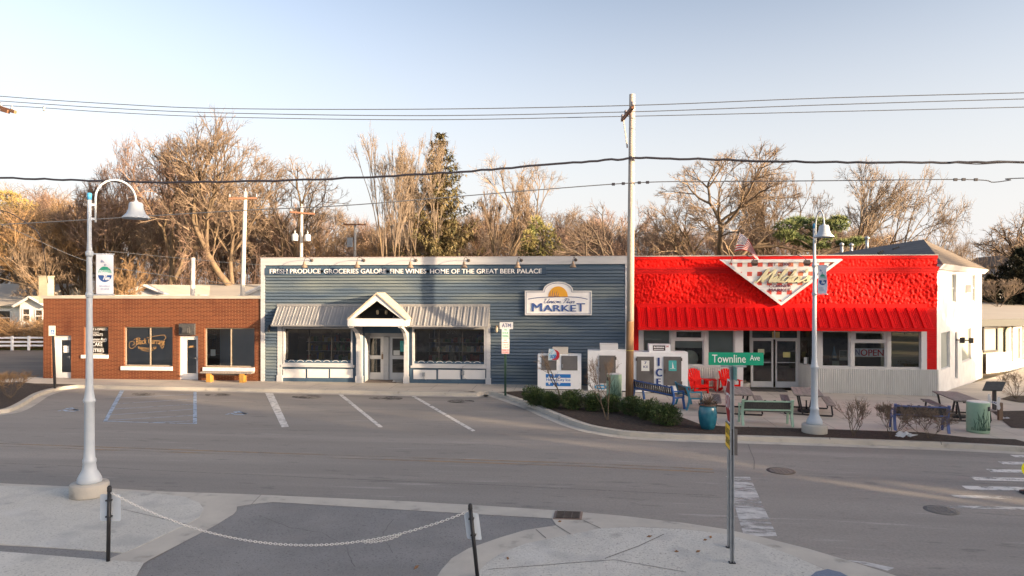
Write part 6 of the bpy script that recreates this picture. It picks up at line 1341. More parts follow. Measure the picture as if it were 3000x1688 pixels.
# ---- benches (back towards the viewer)
def bench(p0, p1, face, mt, label, name='street_bench', nsl=19, grp='slatted street benches'):
    p0, p1 = V(p0), V(p1); d = (p1 - p0); L = math.hypot(d.x, d.y); c = (p0 + p1) / 2; ang = math.atan2(d.y, d.x)
    if (Matrix.Rotation(ang, 3, 'Z') @ V((0, 1, 0))).dot(V((face[0], face[1], 0))) < 0: ang += pi
    z0 = min(p0.z, p1.z); t = thing(name, label, 'bench', (c.x, c.y, z0), ang, group=grp); hl = L / 2
    for s in (-1, 1):  # cast end frames
        x = s * (hl - .03); m = MB(); P = crom([(-.02, 0), (.05, .2), (.09, .42), (.06, .6), (-.03, .86)], 4)
        for i in range(len(P) - 1): m.bar((x, P[i][0], P[i][1]), (x, P[i + 1][0], P[i + 1][1]), .06, .075, up=(1, 0, 0))
        m.bar((x, .09, .42), (x, .56, .42), .05, .05); m.bar((x, .5, .44), (x, .58, .0), .06, .07); m.bar((x, .02, .66), (x, .55, .64), .06, .045); m.bar((x, .53, .64), (x, .53, .42), .05, .05); m.build('end_frame', mt, t, local=True)
    m = MB(); 
    for y, z in ((.015, .8), (.06, .52)): m.bar((-hl + .06, y, z), (hl - .06, y, z), .035, .045)
    m.build('back_rail', mt, t, local=True)
    for i in range(nsl):
        x = -hl + .12 + (2 * hl - .24) * i / (nsl - 1); m = MB(); tall = .03 if i % 4 == 0 else 0; m.hexa([(x - .036, .085, .47), (x + .036, .085, .47), (x + .036, .115, .47), (x - .036, .115, .47), (x - .036, .03 - tall * .4, .81 + tall), (x + .036, .03 - tall * .4, .81 + tall), (x + .036, .06 - tall * .4, .81 + tall), (x - .036, .06 - tall * .4, .81 + tall)]); m.build('back_slat', M['slat'], t, local=True)
    for i in range(4):
        y = .15 + i * .115; m = MB(); m.box(-hl + .07, y, .446, hl - .07, y + .1, .478); m.build('seat_slat', M['seatwood'], t, local=True)
    return t
bench(G(1851, 1172, 0), G(1970, 1202, 0), (.6, 1), M['bluebench'], 'blue framed bench between the wooden utility pole and the red chairs')
bench(G(1980, 1184, 0), G(2013, 1203, 0), (1, .4), M['tealbench'], 'short dark teal bench end on beside the blue bench', nsl=11)
bench(G(2174, 1246, 0), G(2325, 1251.5, 0), (0, 1), M['mintbench'], 'mint green framed bench behind the teal pot, before the picnic tables')
bench(G(2620, 1261, 0), G(2783, 1271, 0), (0, 1), M['periwinkle'], 'periwinkle blue bench among bare shrubs beside the right litter bin')
# ---- picnic tables
def picnic(A, B, C, Dd, label, h=.75, umb=True):
    a, b, c, d = [G(*p, h) for p in (A, B, C, Dd)]; cen_ = (a + b + c + d) / 4; ax = ((b - a) + (c - d)); ax.z = 0; L = ax.length / 2; ax.normalize(); W = ((d - a) + (c - b)).length / 2; ang = math.atan2(ax.y, ax.x)
    z0 = cen_.z - h; t = thing('picnic_table', label, 'picnic table', (cen_.x, cen_.y, z0), ang, group='grey board picnic tables'); L = min(max(L, 1.7), 2.3); W = min(W, .95)
    m = MB(); n = 6
    for i in range(n): y = -W / 2 + W * i / n; m.box(-L / 2, y + .004, h - .04, L / 2, y + W / n - .004, h)
    m.build('tabletop', M['greywood'], t, local=True)
    for s in (-1, 1):
        m = MB()
        for i in range(2): y = s * (W / 2 + .24) - .14 + i * .145; m.box(-L / 2, y, .41, L / 2, y + .135, .445)
        m.build('seat', M['greywood'], t, local=True)
    for s in (-1, 1):
        x = s * (L / 2 - .22); m = MB(); w2 = W / 2 + .24
        m.bar((x, -w2 - .06, .03), (x, w2 + .06, .03), .05, .05); m.bar((x, -w2 - .02, .39), (x, -w2 - .06, .055), .05, .05); m.bar((x, w2 + .02, .39), (x, w2 + .06, .055), .05, .05)
        m.bar((x, -.18, .055), (x, -.3, h - .06), .055, .055); m.bar((x, .18, .055), (x, .3, h - .06), .055, .055); m.bar((x, -W / 2 + .06, h - .06), (x, W / 2 - .06, h - .06), .05, .04); m.bar((x, w2 - .13, .39), (x, w2 + .13, .39), .05, .04); m.bar((x, -w2 - .13, .39), (x, -w2 + .13, .39), .05, .04); m.build('frame', M['dark'], t, local=True)
    if umb:
        u = thing('umbrella_base', 'round black umbrella base under the ' + label.split(' with')[0], 'umbrella base', (cen_.x, cen_.y, z0), group='umbrella bases'); m = MB(); m.lathe([(.3, 0), (.3, .09), (.27, .11), (.001, .11)], (cen_.x, cen_.y, z0), 24); m.build('base', M['dark'], u); m = MB(); m.tube([(cen_.x, cen_.y, z0 + .1), (cen_.x, cen_.y, z0 + .42)], .03, 8); m.build('tube', M['dark'], u)
    return t
picnic((2118, 1131), (2120, 1154), (2211, 1156), (2194, 1134), 'grey picnic table partly behind the stop sign', umb=False)
picnic((2312, 1134), (2325, 1156.5), (2414, 1158), (2400, 1136), 'grey picnic table behind the far street lamp')
picnic((2733, 1145), (2798.6, 1172.5), (2881, 1175), (2802, 1148), 'grey picnic table at the building corner by the bin')
# ---- red chairs and side table
def adirondack(base, ang, label):
    t = thing('adirondack_chair', label, 'chair', base, ang, group='red slatted lounge chairs'); rd = M['redpaint']
    m = MB()
    for i in range(6): y = -.42 + i * .09; z = .36 - i * .028; m.hexa([(-.27, y, z), (.27, y, z), (.27, y + .082, z - .025), (-.27, y + .082, z - .025), (-.27, y, z + .022), (.27, y, z + .022), (.27, y + .082, z - .003), (-.27, y + .082, z - .003)])
    m.box(-.28, -.45, .25, .28, -.42, .37); m.build('seat', rd, t, local=True)
    m = MB()
    for i in range(6):
        x = (i - 2.5) * .098; top = .98 - .1 * ((i - 2.5) / 2.5) ** 2; P0 = V((x * .85, .06, .22)); P1 = V((x * 1.12, .36, top)); m.bar(P0, P1, .088, .022, up=(0, -1, .4))
    m.bar((-.3, .25, .58), (.3, .25, .58), .03, .06); m.build('backrest', rd, t, local=True)
    for s in (-1, 1):
        m = MB(); m.hexa([(s * .34 - .075, -.46, .53), (s * .34 + .075, -.46, .53), (s * .34 + .05, .26, .53), (s * .34 - .05, .26, .53), (s * .34 - .075, -.46, .555), (s * .34 + .075, -.46, .555), (s * .34 + .05, .26, .555), (s * .34 - .05, .26, .555)]); m.build('armrest', rd, t, local=True)
        m = MB(); m.box(s * .3 - .02, -.44, 0, s * .3 + .02, -.34, .53); m.build('leg', rd, t, local=True)
        m = MB(); m.bar((s * .29, -.42, .33), (s * .29, .42, .03), .03, .11); m.bar((s * .31, .24, .53), (s * .31, .3, .1), .03, .06); m.build('leg', rd, t, local=True)
    m = MB(); m.box(-.28, -.43, .12, .28, -.41, .19); m.build('stretcher', rd, t, local=True)
    return t
p = G(2047, 1154, 0); adirondack((p.x, p.y + .45, p.z), R(18), 'red slatted lounge chair beside the wide ice freezer')
p = G(2142, 1154, 0); adirondack((p.x, p.y + .45, p.z), R(12), 'red slatted lounge chair behind the street name blade')
p = G(2084, 1147, 0); st = thing('side_table', 'small red side table between the two red chairs', 'table', (p.x, p.y + .25, p.z)); b = V((p.x, p.y + .25, p.z)); m = MB()
for i in range(5): m.box(b.x - .24, b.y - .24 + i * .097, b.z + .47, b.x + .24, b.y - .24 + i * .097 + .09, b.z + .495)
m.build('tabletop', M['redpaint'], st); m = MB(); m.box(b.x - .2, b.y - .2, b.z + .13, b.x + .2, b.y + .2, b.z + .15); m.build('shelf', M['redpaint'], st)
for sx in (-1, 1):
    for sy in (-1, 1): m = MB(); m.box(b.x + sx * .2 - .03, b.y + sy * .2 - .025, b.z, b.x + sx * .2 + .03, b.y + sy * .2 + .025, b.z + .468); m.build('leg', M['redpaint'], st)
# ---- planters and pot
def dryplant(mb, c, n, h, spread, r=.006, seed=1):
    random.seed(seed)
    for i in range(n):
        a = random.uniform(0, 2 * pi); k = spread * random.uniform(.2, 1); e = V((cos(a) * k, sin(a) * k, h * random.uniform(.5, 1))); p0 = c + V((cos(a), sin(a), 0)) * spread * .2 * random.random()
        mid_ = p0 + e * .5 + UZ * h * .12 + V((random.uniform(-1, 1), random.uniform(-1, 1), 0)) * .03; mb.tube([p0, mid_, p0 + e], [r, r * .8, r * .5], 4, caps=False)
p = G(2078, 1262, 0); pot = thing('glazed_pot', 'large teal glazed pot of dry brown plants in the mulch strip', 'plant pot', (p.x, p.y + .26, p.z)); b = V((p.x, p.y + .26, p.z))
m = MB(); m.lathe([(.17, 0), (.2, .02), (.255, .18), (.285, .38), (.285, .52), (.255, .68), (.235, .72), (.26, .745), (.265, .77), (.235, .78), (.22, .72)], b, 30); m.build('body', M['pot'], pot)
m = MB(); m.lathe([(.262, .735), (.275, .75), (.272, .775), (.24, .785), (.23, .75)], b, 30); m.build('rim', mat('brown_glaze_rim', (.14, .09, .06), rough=.4), pot); m = MB(); m.lathe([(.235, .74), (.001, .75)], b, 20); m.build('soil', M['mulch'], pot)
m = MB(); dryplant(m, b + UZ * .72, 70, .42, .3, .006, 4); m.build('stems', M['twigdark'], pot); m = MB(); random.seed(8)
for i in range(240):
    a, k = random.uniform(0, 2 * pi), .3 * random.random() ** .5; c = b + V((cos(a) * k, sin(a) * k, .74 + random.uniform(0, .13))); d = V((random.uniform(-1, 1), random.uniform(-1, 1), random.uniform(-.2, 1))) * .06; e = V((-d.y, d.x, .01)) * .4; m.add([c - e, c + e, c + d], [(0, 1, 2)])
m.build('foliage', mat('brown_green_leaves', (.06, .055, .03), (.16, .09, .05), 20, .9), pot)
p = G(2184, 1141, 0); pl2 = thing('white_planter', 'low pale planter with small dry flowers beside the market double door', 'planter', (p.x, p.y + .28, p.z)); b = V((p.x, p.y + .28, p.z)); m = MB(); m.lathe([(.2, 0), (.24, .05), (.28, .22), (.29, .25), (.25, .25), (.24, .2), (.001, .2)], b, 24); m.build('bowl', mat('weathered_concrete_bowl', (.5, .47, .43), (.38, .36, .33), 6, .9), pl2); m = MB(); dryplant(m, b + UZ * .2, 45, .2, .24, .007, 9); m.build('stems', M['twigpale'], pl2)
p = G(2250, 1145, 0); tag(MB().box(p.x - .75, p.y - .3, p.z + .003, p.x + .75, p.y + .6, p.z + .02).build('doormat', mat('charcoal_doormat', (.06, .06, .06), (.09, .085, .08), 30, .95), None, loc=(p.x, p.y, p.z)), 'charcoal doormat before the red market double door', 'doormat')
# ---- information stand, bone board, sign at the road edge
p = G(2913, 1201, 0); Di = p.x / ray(2913, 854).x; inf = thing('information_stand', 'tilted black information panel on a dark post, seen from behind', 'information stand', p); m = MB(); m.box(p.x - .05, p.y - .05, p.z, p.x + .05, p.y + .05, DP(2913, 1138, Di).z); m.build('post', M['charcoal'], inf)
P = [DP(2889, 1120.5, Di + .2), DP(2946.5, 1121.5, Di + .2), DP(2935.5, 1146.5, Di - .25), DP(2878, 1145, Di - .25)]; m = MB(); m.hexa([P[3], P[2], P[1], P[0]] + [q + UZ * .04 for q in (P[3], P[2], P[1], P[0])]); m.build('panel', mat('dark_panel_back', (.035, .035, .032), (.055, .055, .05), 8, .6), inf)
p = G(2930, 1231, 0); Db = p.x / ray(2930, 854).x; bn = thing('bone_sign', 'white bone shaped board with small blue squares on a short timber post', 'sign', p); m = MB(); m.box(p.x - .06, p.y - .06, p.z, p.x + .06, p.y + .06, DP(2930, 1180, Db).z); m.build('post', mat('brown_timber_post', (.26, .17, .11), (.2, .13, .09), 4, .8, st=(6, 6, 1)), bn)
cB = DP(2913, 1177, Db - .1); sc_ = Db / 2000
def bone(k): return [(x * sc_ * k, y * sc_ * k) for x, y in crom([(-8, 3), (-9, 12), (-13, 23), (-17, 20), (-17, 8), (-15, 0), (-17, -8), (-15, -20), (-11, -18), (-8, -5), (7, -11), (8, -20), (13, -24), (17, -18), (15, -8), (16, 0), (17, 10), (13, 15), (9, 10), (7, 0), (-8, 3)], 3)[:-1]]
m = MB(); m.prism(bone(1.0), cB, UX, UZ, (0, .02, 0)); m.build('board', M['white'], bn)
m = MB()
for i in range(3): c = cB + V(((-4.5 + i * 4.3) * sc_, -.008, (-1 - i * 1.6) * sc_)); m.box(c.x - .016, c.y, c.z - .022, c.x + .016, c.y + .004, c.z + .022)
m.build('square_print', M['navy'], bn)
pd = DP(3018, 1374, 15.2); gd = V((pd.x, pd.y, RD + gz(pd.x))); yr = thing('crossing_sign', 'yellow round pedestrian crossing sign standing at the crosswalk edge', 'road sign', gd); m = MB(); m.lathe([(.2, 0), (.2, .04), (.05, .06), (.03, .1)], gd, 16); m.build('base', M['dark'], yr); m = MB(); m.tube([gd + UZ * .1, V((pd.x, pd.y, pd.z - .1))], .025, 8); m.build('post', M['dark'], yr)
m = MB(); m.prism([(.175 * cos(k * pi / 16), .175 * sin(k * pi / 16)) for k in range(32)], pd, UX, UZ, (0, .015, 0)); m.build('disc', mat('fluorescent_yellow', (.85, .8, .02), rough=.5), yr)
m = MB(); m.prism([(.09 * cos(k * pi / 8), .1 * sin(k * pi / 8)) for k in range(16)], pd - V((.0, .004, 0)), UX, UZ, (0, .003, 0)); m.build('symbol', M['black'], yr)
# small litter
random.seed(2)
for (x, y, lab) in ((2653, 1283, 'crumpled white plastic litter on the mulch under the bare shrubs'), (2941, 1228, 'small white litter at the foot of the timber post')):
    c = G(x, y, .03); m = MB(); k = 1.6 if x < 2700 else .8
    for i in range(9): q = c + V((random.uniform(-.13, .13), random.uniform(-.06, .06), random.uniform(0, .05))) * k; m.add([q, q + V((random.uniform(.03, .14), random.uniform(-.05, .05), .03)) * k, q + V((.02, random.uniform(.02, .08), random.uniform(.02, .08))) * k, q + V((-.05, .05, .01)) * k], [(0, 1, 2), (0, 2, 3)])
    tag(m.build('litter', M['white'], None, loc=c), lab, 'litter')

random.seed(31)
for i, (x, y) in enumerate(((1982, 1616), (2082, 1574), (2066, 1582), (2045, 1616), (1902, 1572), (1982, 1613), (1488, 1636), (1220, 1662), (1640, 1528))):
    c = G(x, y, NH + .006); a = random.uniform(0, 3); e = V((cos(a), sin(a), .12)) * random.uniform(.04, .075); w = V((-sin(a), cos(a), .3)) * .022
    tag(MB().add([c - e, c - w, c + e, c + w + UZ * .01], [(0, 1, 2, 3)]).build('dead_leaf', M['deadleaf'], None, loc=c), 'small curled brown dead leaf on the near pavement', 'leaf', 'dead leaves on the near pavement')
# ================================================================== POLES AND WIRES
YP = 26.7
up = thing('utility_pole', 'tall weathered wooden utility pole before the seam of the blue and red fronts', 'utility pole', G(1844, 1174, 0)); b = OFF[up.name]
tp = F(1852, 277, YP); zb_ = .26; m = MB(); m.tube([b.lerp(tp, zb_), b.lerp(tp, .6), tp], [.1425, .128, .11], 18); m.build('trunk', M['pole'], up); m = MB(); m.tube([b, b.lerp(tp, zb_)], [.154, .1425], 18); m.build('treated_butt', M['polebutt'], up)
m = MB(); z = F(1845, 1027, YP).z; q = b.lerp(tp, (z - b.z) / (tp.z - b.z)); m.lathe([(.153, -.02), (.155, 0), (.153, .02)], q, 16); m.build('tag_band', mat('brass_band', (.5, .38, .1), rough=.5), up)
na, fa = DP(1864, 313, 24.9), DP(1831, 352, 27.9)
m = MB(); m.bar(na - V((.12, 0, 0)), fa - V((.12, 0, 0)), .1, .12); m.build('crossarm', M['arm'], up)
m = MB(); ptop = b.lerp(tp, .93); m.bar(fa.lerp(na, .1) - V((.1, 0, .0)), b.lerp(tp, .83) - V((.16, -.1, 0)), .05, .06); m.build('brace', M['polewhite'], up)
INS = mat('grey_insulator', (.2, .18, .2), rough=.3)
for t_ in (.04, .36, .97): q = fa.lerp(na, t_) - V((.12, 0, 0)); MB().lathe([(.02, .06), (.06, .09), (.045, .13), (.06, .17), (.03, .22), (.001, .23)], q, 10).build('insulator', INS, up)
def wire(pts, r, name, label, mt, wob=0, grp=None):
    P = crom(pts, 10); random.seed(len(pts)); P = [(p[0], p[1], p[2] + (random.uniform(-1, 1) * wob)) for p in P]
    return tag(MB().tube(P, r, 6).build(name, M[mt], None, loc=P[0]), label, 'cable', grp)
def WP(pts, Y0_, Y1_=None):
    n = len(pts); return [F(x, y, Y0_ + ((Y1_ or Y0_) - Y0_) * i / (n - 1)) for i, (x, y) in enumerate(pts)]
wire(WP([(-500, 240), (0, 282), (320, 304), (650, 318), (1240, 320), (1850, 309), (2400, 288), (3000, 272), (3600, 258)], 25.2), .016, 'power_line', 'topmost bare power line over the crossarm', 'wiregrey', 0, 'bare power lines')
wire(WP([(-500, 262), (0, 296), (320, 317), (650, 331), (1240, 339), (1842, 328), (2400, 308), (3000, 290), (3600, 276)], 26.2), .016, 'power_line', 'middle bare power line between the topmost line and the line with an insulator', 'wiregrey', 0, 'bare power lines')
wire(WP([(-500, 285), (25, 310), (320, 329), (650, 343), (1240, 351), (1835, 341), (2400, 328), (3000, 314), (3600, 300)], 27.7), .016, 'power_line', 'lowest of the three bare power lines, with a small insulator near the cut off crossarm', 'wiregrey', 0, 'bare power lines')
m = MB(); q = F(129, 318, 27.6); m.lathe([(.001, -.12), (.05, -.1), (.03, -.04), (.06, .02), (.05, .08), (.001, .1)], q, 10); tag(m.build('insulator', M['galv'], None, loc=q), 'pale insulator hanging on the lowest bare power line', 'insulator')
wire(WP([(-500, 508), (0, 521), (290, 530), (600, 534), (1013, 522), (1350, 503), (1630, 480), (1838, 465), (1860, 462), (2100, 468), (2390, 475), (2700, 477), (3000, 475), (3600, 472)], 26.5), .045, 'thick_cable', 'thick black bundled cable crossing below the bare power lines', 'wire', .025)
wire(WP([(2780, 475.5), (2860, 481), (2920, 478), (2990, 475)], 26.45), .018, 'cable_loop', 'thin loose loop hanging under the thick black cable', 'wire')
wire(WP([(-500, 680), (0, 658), (287, 642), (687, 618), (1013, 602), (1350, 575), (1838, 537), (2100, 532), (2390, 530), (2760, 526), (2880, 528), (2910, 534), (2960, 528), (3000, 522), (3600, 512)], 26.6), .02, 'telephone_cable', 'thin grey telephone cable with clamps, lowest across the whole street', 'wiregrey')
m = MB()
for x, y in ((1797, 540), (1826, 538), (1873, 535.5), (1897, 534.5), (2799, 526.5), (2823, 526), (2859, 526.5)): q = F(x, y, 26.6); m.box(q.x - .06, q.y - .03, q.z - .05, q.x + .06, q.y + .03, q.z + .05)
m.build('cable_clamps', M['wire'], None, loc=F(1797, 540, 26.6)); o = bpy.data.objects['cable_clamps']; o.parent = bpy.data.objects['telephone_cable']; o.location = F(1797, 540, 26.6) - bpy.data.objects['telephone_cable'].location; o.name = 'clamp'
wire([F(-60, 660, 34), F(10, 595, 34) - V((0, 0, 1.2)), F(262, 767, 36), F(520, 812, 38), F(770, 843, 40)], .014, 'service_wire', 'pale service wire slanting down behind the near street lamp to the bakery', 'wiregrey')
wire([F(310, 735, 40), F(480, 752, 42), F(700, 772, 44), F(800, 776, 45)], .013, 'service_wire', 'pale service wire between the banner and the small white pole', 'wiregrey')
wire([F(-30, 610, 30), F(30, 625, 30), F(82, 658, 30), F(120, 700, 30), F(140, 830, 34)], .02, 'service_drop', 'dark service wire dropping to the tan chimney at the far left', 'wire')
# cut-off crossarm at the left edge
q = F(-40, 305, 26.6); la = thing('utility_pole', 'brown crossarm end of a wooden pole cut off by the left edge', 'utility pole', V((q.x - 1.2, 26.6, 0)), group=None)
m = MB(); m.tube([V((q.x - 1.2, 26.6, 0)), V((q.x - 1.2, 26.6, 12.3))], [.15, .11], 14); m.build('trunk', M['pole'], la)
a, c = F(45, 329, 25.6), F(-150, 268, 27.4); m = MB(); m.bar(a, c, .1, .13); m.build('crossarm', mat('light_brown_crossarm', (.3, .14, .07), (.38, .2, .1), 4, .8), la); m = MB(); m.bar(F(5, 322, 25.8), F(25, 328, 25.7), .12, .14); m.build('bracket', M['arm'], la); m = MB()  # lighter brown than the other crossarms
for t_ in (.05, .2): q = a.lerp(c, t_); m.lathe([(.03, .06), (.05, .1), (.03, .16), (.045, .22), (.001, .24)], q, 8)
m.build('insulator', M['galv'], la)
# rear poles
def rear_pole(px, ptop, pxb, pyb, D, label, arm=None, cans=(), box_=None):
    bt = DP(pxb, pyb, D); bb = V((bt.x, bt.y, 0)); tp_ = DP(px, ptop, D); t = thing('utility_pole', label, 'utility pole', bb, group=None); m = MB(); r = .155
    m.tube([bb, bb.lerp(tp_, .5), tp_], [r, r * .88, r * .72], 12); m.build('trunk', M['polewhite'], t)
    if arm:
        a, c = DP(arm[0], arm[1], D - .3), DP(arm[2], arm[3], D + .3); m = MB(); m.bar(a - V((0, .16, 0)), c - V((0, .16, 0)), .1, .13); m.build('crossarm', M['arm'], t)
        for u in (.03, .97): q = a.lerp(c, u) - V((0, .16, 0)); MB().lathe([(.03, .06), (.06, .1), (.04, .2), (.05, .28), (.001, .3)], q, 8).build('insulator', M['galv'], t)
        MB().lathe([(.03, 0), (.06, .06), (.04, .2), (.001, .25)], tp_, 8).build('insulator', M['galv'], t)
    for (x0, y0, x1, y1) in cans:
        q = DP((x0 + x1) / 2, y1, D - .45); h = (y1 - y0) * D / 2000; rr = (x1 - x0) / 2 * D / 2000; m = MB(); m.lathe([(rr * .9, 0), (rr, .05), (rr, h - .1), (rr * .7, h), (.001, h)], q, 16); tr = m.build('transformer', mat('pale_transformer', (.55, .57, .58), rough=.4), t); m = MB(); m.lathe([(.05, h), (.07, h + .1), (.04, h + .2), (.05, h + .3), (.001, h + .32)], q, 8); m.bar(q + V((0, 0, h * .7)), q + V((0, .45, h * .7)), .06, .08); m.build('bushing', M['galv'], tr)
    if box_: a, c = DP(box_[0], box_[3], D - .2), DP(box_[2], box_[1], D - .2); m = MB(); m.box(a.x, a.y - .15, a.z, c.x, a.y + .1, c.z); m.build('equipment_box', mat('grey_cabinet', (.4, .44, .48), rough=.4), t)
    return t
rear_pole(719, 562, 706, 880, 44, 'bright white rear pole with a dark crossarm between the bakery and market roofs', (674, 583, 757, 582))
rear_pole(884, 605, 880, 760, 54, 'rear pole with two pale transformers above the market roof', (852, 622, 925, 628), cans=((855, 685, 873, 706), (892, 687, 910, 707)))
rear_pole(1041, 657, 1036, 760, 64, 'farthest rear pole with a grey cabinet and a small crossarm', (1008, 658, 1073, 659), box_=(1018, 697, 1033, 724))
rear_pole(566, 755, 562, 880, 40, 'slim short white pole above the bakery coping')
# ================================================================== TREES
def tube_list(mb, pts, rs, n):
    k = len(pts); vs = []; o = len(mb.v)
    d = (pts[-1] - pts[0]); d = d.normalized() if d.length > 1e-6 else UZ
    a = UZ if abs(d.z) < .9 else UX; x = d.cross(a).normalized(); y = d.cross(x)
    cs = [(cos(2 * pi * j / n), sin(2 * pi * j / n)) for j in range(n)]
    for p, r in zip(pts, rs):
        for c, s in cs: mb.v.append((p.x + (x.x * c + y.x * s) * r, p.y + (x.y * c + y.y * s) * r, p.z + (x.z * c + y.z * s) * r))
    for i in range(k - 1):
        for j in range(n): mb.f.append((o + i * n + j, o + i * n + (j + 1) % n, o + (i + 1) * n + (j + 1) % n, o + (i + 1) * n + j)); mb.mi.append(0); mb.sm.append(n > 4)
def grow(seed, H, W, fork=.22, lev=6, spread=.62, up=.1, wig=.16, r0=.028, twigs=7, lean=(0, 0), rt=.016, stems=1, stemspread=.35, ratio=.78, side=.55, droop=0.0):
    """a bare tree: trunk and limbs (branch list split by thickness), fine twigs at the ends; scaled to height H, width W"""
    rg = random.Random(seed); br = []; tw = []; U = rg.uniform
    def rv(): return V((rg.gauss(0, 1), rg.gauss(0, 1), rg.gauss(0, 1)))
    def go(p, d, L, r, lv):
        n = 4 if lv < 2 else 3; pts = [p.copy()]; rs = [r]
        for i in range(n):
            d = (d + rv() * wig + UZ * up * (1 if lv else .4) + V((lean[0], lean[1], 0)) * .1 - UZ * droop * lv * .02).normalized(); p = p + d * (L / n); pts.append(p.copy()); rs.append(r * (1 - .3 * (i + 1) / n))
        br.append((pts, rs, lv))
        if lv >= lev:
            for k in range(twigs):
                s = pts[rg.randint(1, n)].copy(); e = (d + rv() * .55 + UZ * up * .6).normalized(); l = L * U(.45, 1.1); m_ = s + e * l * .5 + rv() * l * .05; tw.append(([s, m_, m_ + (e + rv() * .25 + UZ * .1).normalized() * l * .5], [rt * .85, rt * .65, rt * .35]))
                for _ in range(2): e2 = (e + rv() * .5).normalized(); m2 = (s if _ else m_).lerp(m_, rg.random()).copy(); tw.append(([m2, m2 + e2 * l * U(.3, .6)], [rt * .6, rt * .3]))
            return
        k = 2 if rg.random() < .62 else 3; a0 = U(0, 2 * pi); x = d.orthogonal().normalized(); y = d.cross(x)
        for j in range(k):
            a = a0 + 2 * pi * j / k + U(-.4, .4); q = spread * U(.55, 1.25) * (.55 if j == 0 else 1); nd = d * cos(q) + (x * cos(a) + y * sin(a)) * sin(q)
            go(p, nd, L * ratio * U(.82, 1.12), r * (.76 if j == 0 else .6), lv + 1)
        if lv > 0 and rg.random() < side:
            s = pts[rg.randint(1, n - 1)]; a = U(0, 2 * pi); q = spread * U(.9, 1.5); go(s, d * cos(q) + (x * cos(a) + y * sin(a)) * sin(q), L * ratio * .75, r * .42, min(lev, lv + 2))
    for s_ in range(stems):
        a = 2 * pi * s_ / stems + U(-.4, .4); k = stemspread * U(.4, 1) if stems > 1 else 0
        go(V((cos(a), sin(a), 0)) * (.01 * H if stems > 1 else 0), V((cos(a) * k + lean[0], sin(a) * k + lean[1], 1)).normalized(), H * fork, r0 * H / (stems ** .4), 0)
    allp = [p for b_ in br for p in b_[0]] + [p for t_ in tw for p in t_[0]]
    zs = sorted(p.z for p in allp); xs = sorted(p.x for p in allp); ys = sorted(p.y for p in allp); q = lambda s, f: s[int(f * (len(s) - 1))]
    kz = H / q(zs, .998); wx = q(xs, .995) - q(xs, .005); wy = q(ys, .995) - q(ys, .005); kx = W / max(wx, .1); ky = W / max(wy, .1)
    for b_ in br + tw:
        for p in b_[0]: f = min(1, p.z / (H * .12)) if stems == 1 else 1; p.x *= kx; p.y *= ky; p.z *= kz
    lim = .0042 * H; T_, C_ = MB(), MB()
    for pts, rs, lv in br:
        if rs[0] > lim or lv < 2: tube_list(T_, pts, [max(r, rt) for r in rs], 7 if lv < 2 else 5)
        else: tube_list(C_, pts, [max(r, rt * 1.05) for r in rs], 3)
    for pts, rs in tw: tube_list(C_, pts, rs, 3)
    return T_, C_
NT = [0]
def tree(name, label, loc, geo, bark='bark', twig='twig', group=None, cat='tree', sc=1.0, rz=0.0):
    t = thing(name, label, cat, loc, rz, group)
    geo[0].build('trunk', M[bark], t, local=True); geo[1].build('crown', M[twig], t, local=True); t.scale = (sc,) * 3
    return t
def px_tree(pxc, pytop, pxl, pxr, D):
    p = DP(pxc, 854, D); H = CZ + (HY - pytop) * D / 2000; return V((p.x, p.y, 0)), H, (pxr - pxl) * D / 2000
def T_(name, label, pxc, pytop, pxl, pxr, D, seed, bark='bark', twig='twig', **k):
    loc, H, W = px_tree(pxc, pytop, pxl, pxr, D); return tree(name, label, loc, grow(seed, H, W, **k), bark, twig)
T_('bare_tree', 'tall spreading bare tree behind the bakery with the highest open crown', 742, 372, 560, 925, 58, 11, twig='twig', fork=.17, lev=7, spread=.52, up=.03, r0=.022, twigs=4, wig=.12)
T_('bare_tree', 'broad bare tree with a leaning pale trunk behind the near lamp banner', 468, 425, 250, 660, 60, 23, twig='twigred', fork=.2, lev=7, spread=.5, up=.03, r0=.02, twigs=4, wig=.12)
T_('bare_tree', 'reddish bare tree fanning out behind the near lamp arm', 330, 428, 150, 490, 66, 31, twig='twigred', fork=.12, lev=6, spread=.45, up=.04, r0=.016, twigs=6, stems=3, stemspread=.6, wig=.1)
T_('bare_tree', 'wide low limbed bare tree between the rear white pole and the transformers', 850, 478, 680, 1000, 64, 45, twig='twig', fork=.17, lev=7, spread=.6, up=.015, r0=.02, twigs=4)
T_('bare_tree', 'slender upright multi stemmed bare tree left of the tall spruce', 1155, 400, 1050, 1265, 56, 52, twig='twigpale', fork=.27, lev=6, spread=.24, up=.0, r0=.013, twigs=3, stems=4, stemspread=.3, wig=.07, rt=.012, ratio=.74)
T_('bare_tree', 'thin pale bare tree overlapping the tall spruce', 1240, 412, 1160, 1340, 57, 57, twig='twigpale', fork=.27, lev=6, spread=.25, up=.0, r0=.013, twigs=3, stems=3, stemspread=.25, wig=.08, rt=.012, ratio=.74)
T_('bare_tree', 'feathery bare tree with a pointed top right of the spruce', 1588, 466, 1465, 1705, 62, 61, twig='twigpale', fork=.3, lev=6, spread=.34, up=.0, r0=.014, twigs=4, wig=.09, rt=.012, ratio=.74)
T_('bare_tree', 'smaller forked bare tree just right of the spruce', 1440, 530, 1360, 1535, 58, 68, twig='twig', fork=.22, lev=6, spread=.5, up=.03, r0=.02, twigs=5)
T_('bare_tree', 'low leaning bare tree beside the wooden utility pole', 1950, 590, 1830, 2050, 52, 71, 'barkdark', 'twigdark', fork=.2, lev=6, spread=.62, up=.0, r0=.03, twigs=5, lean=(-.75, 0))
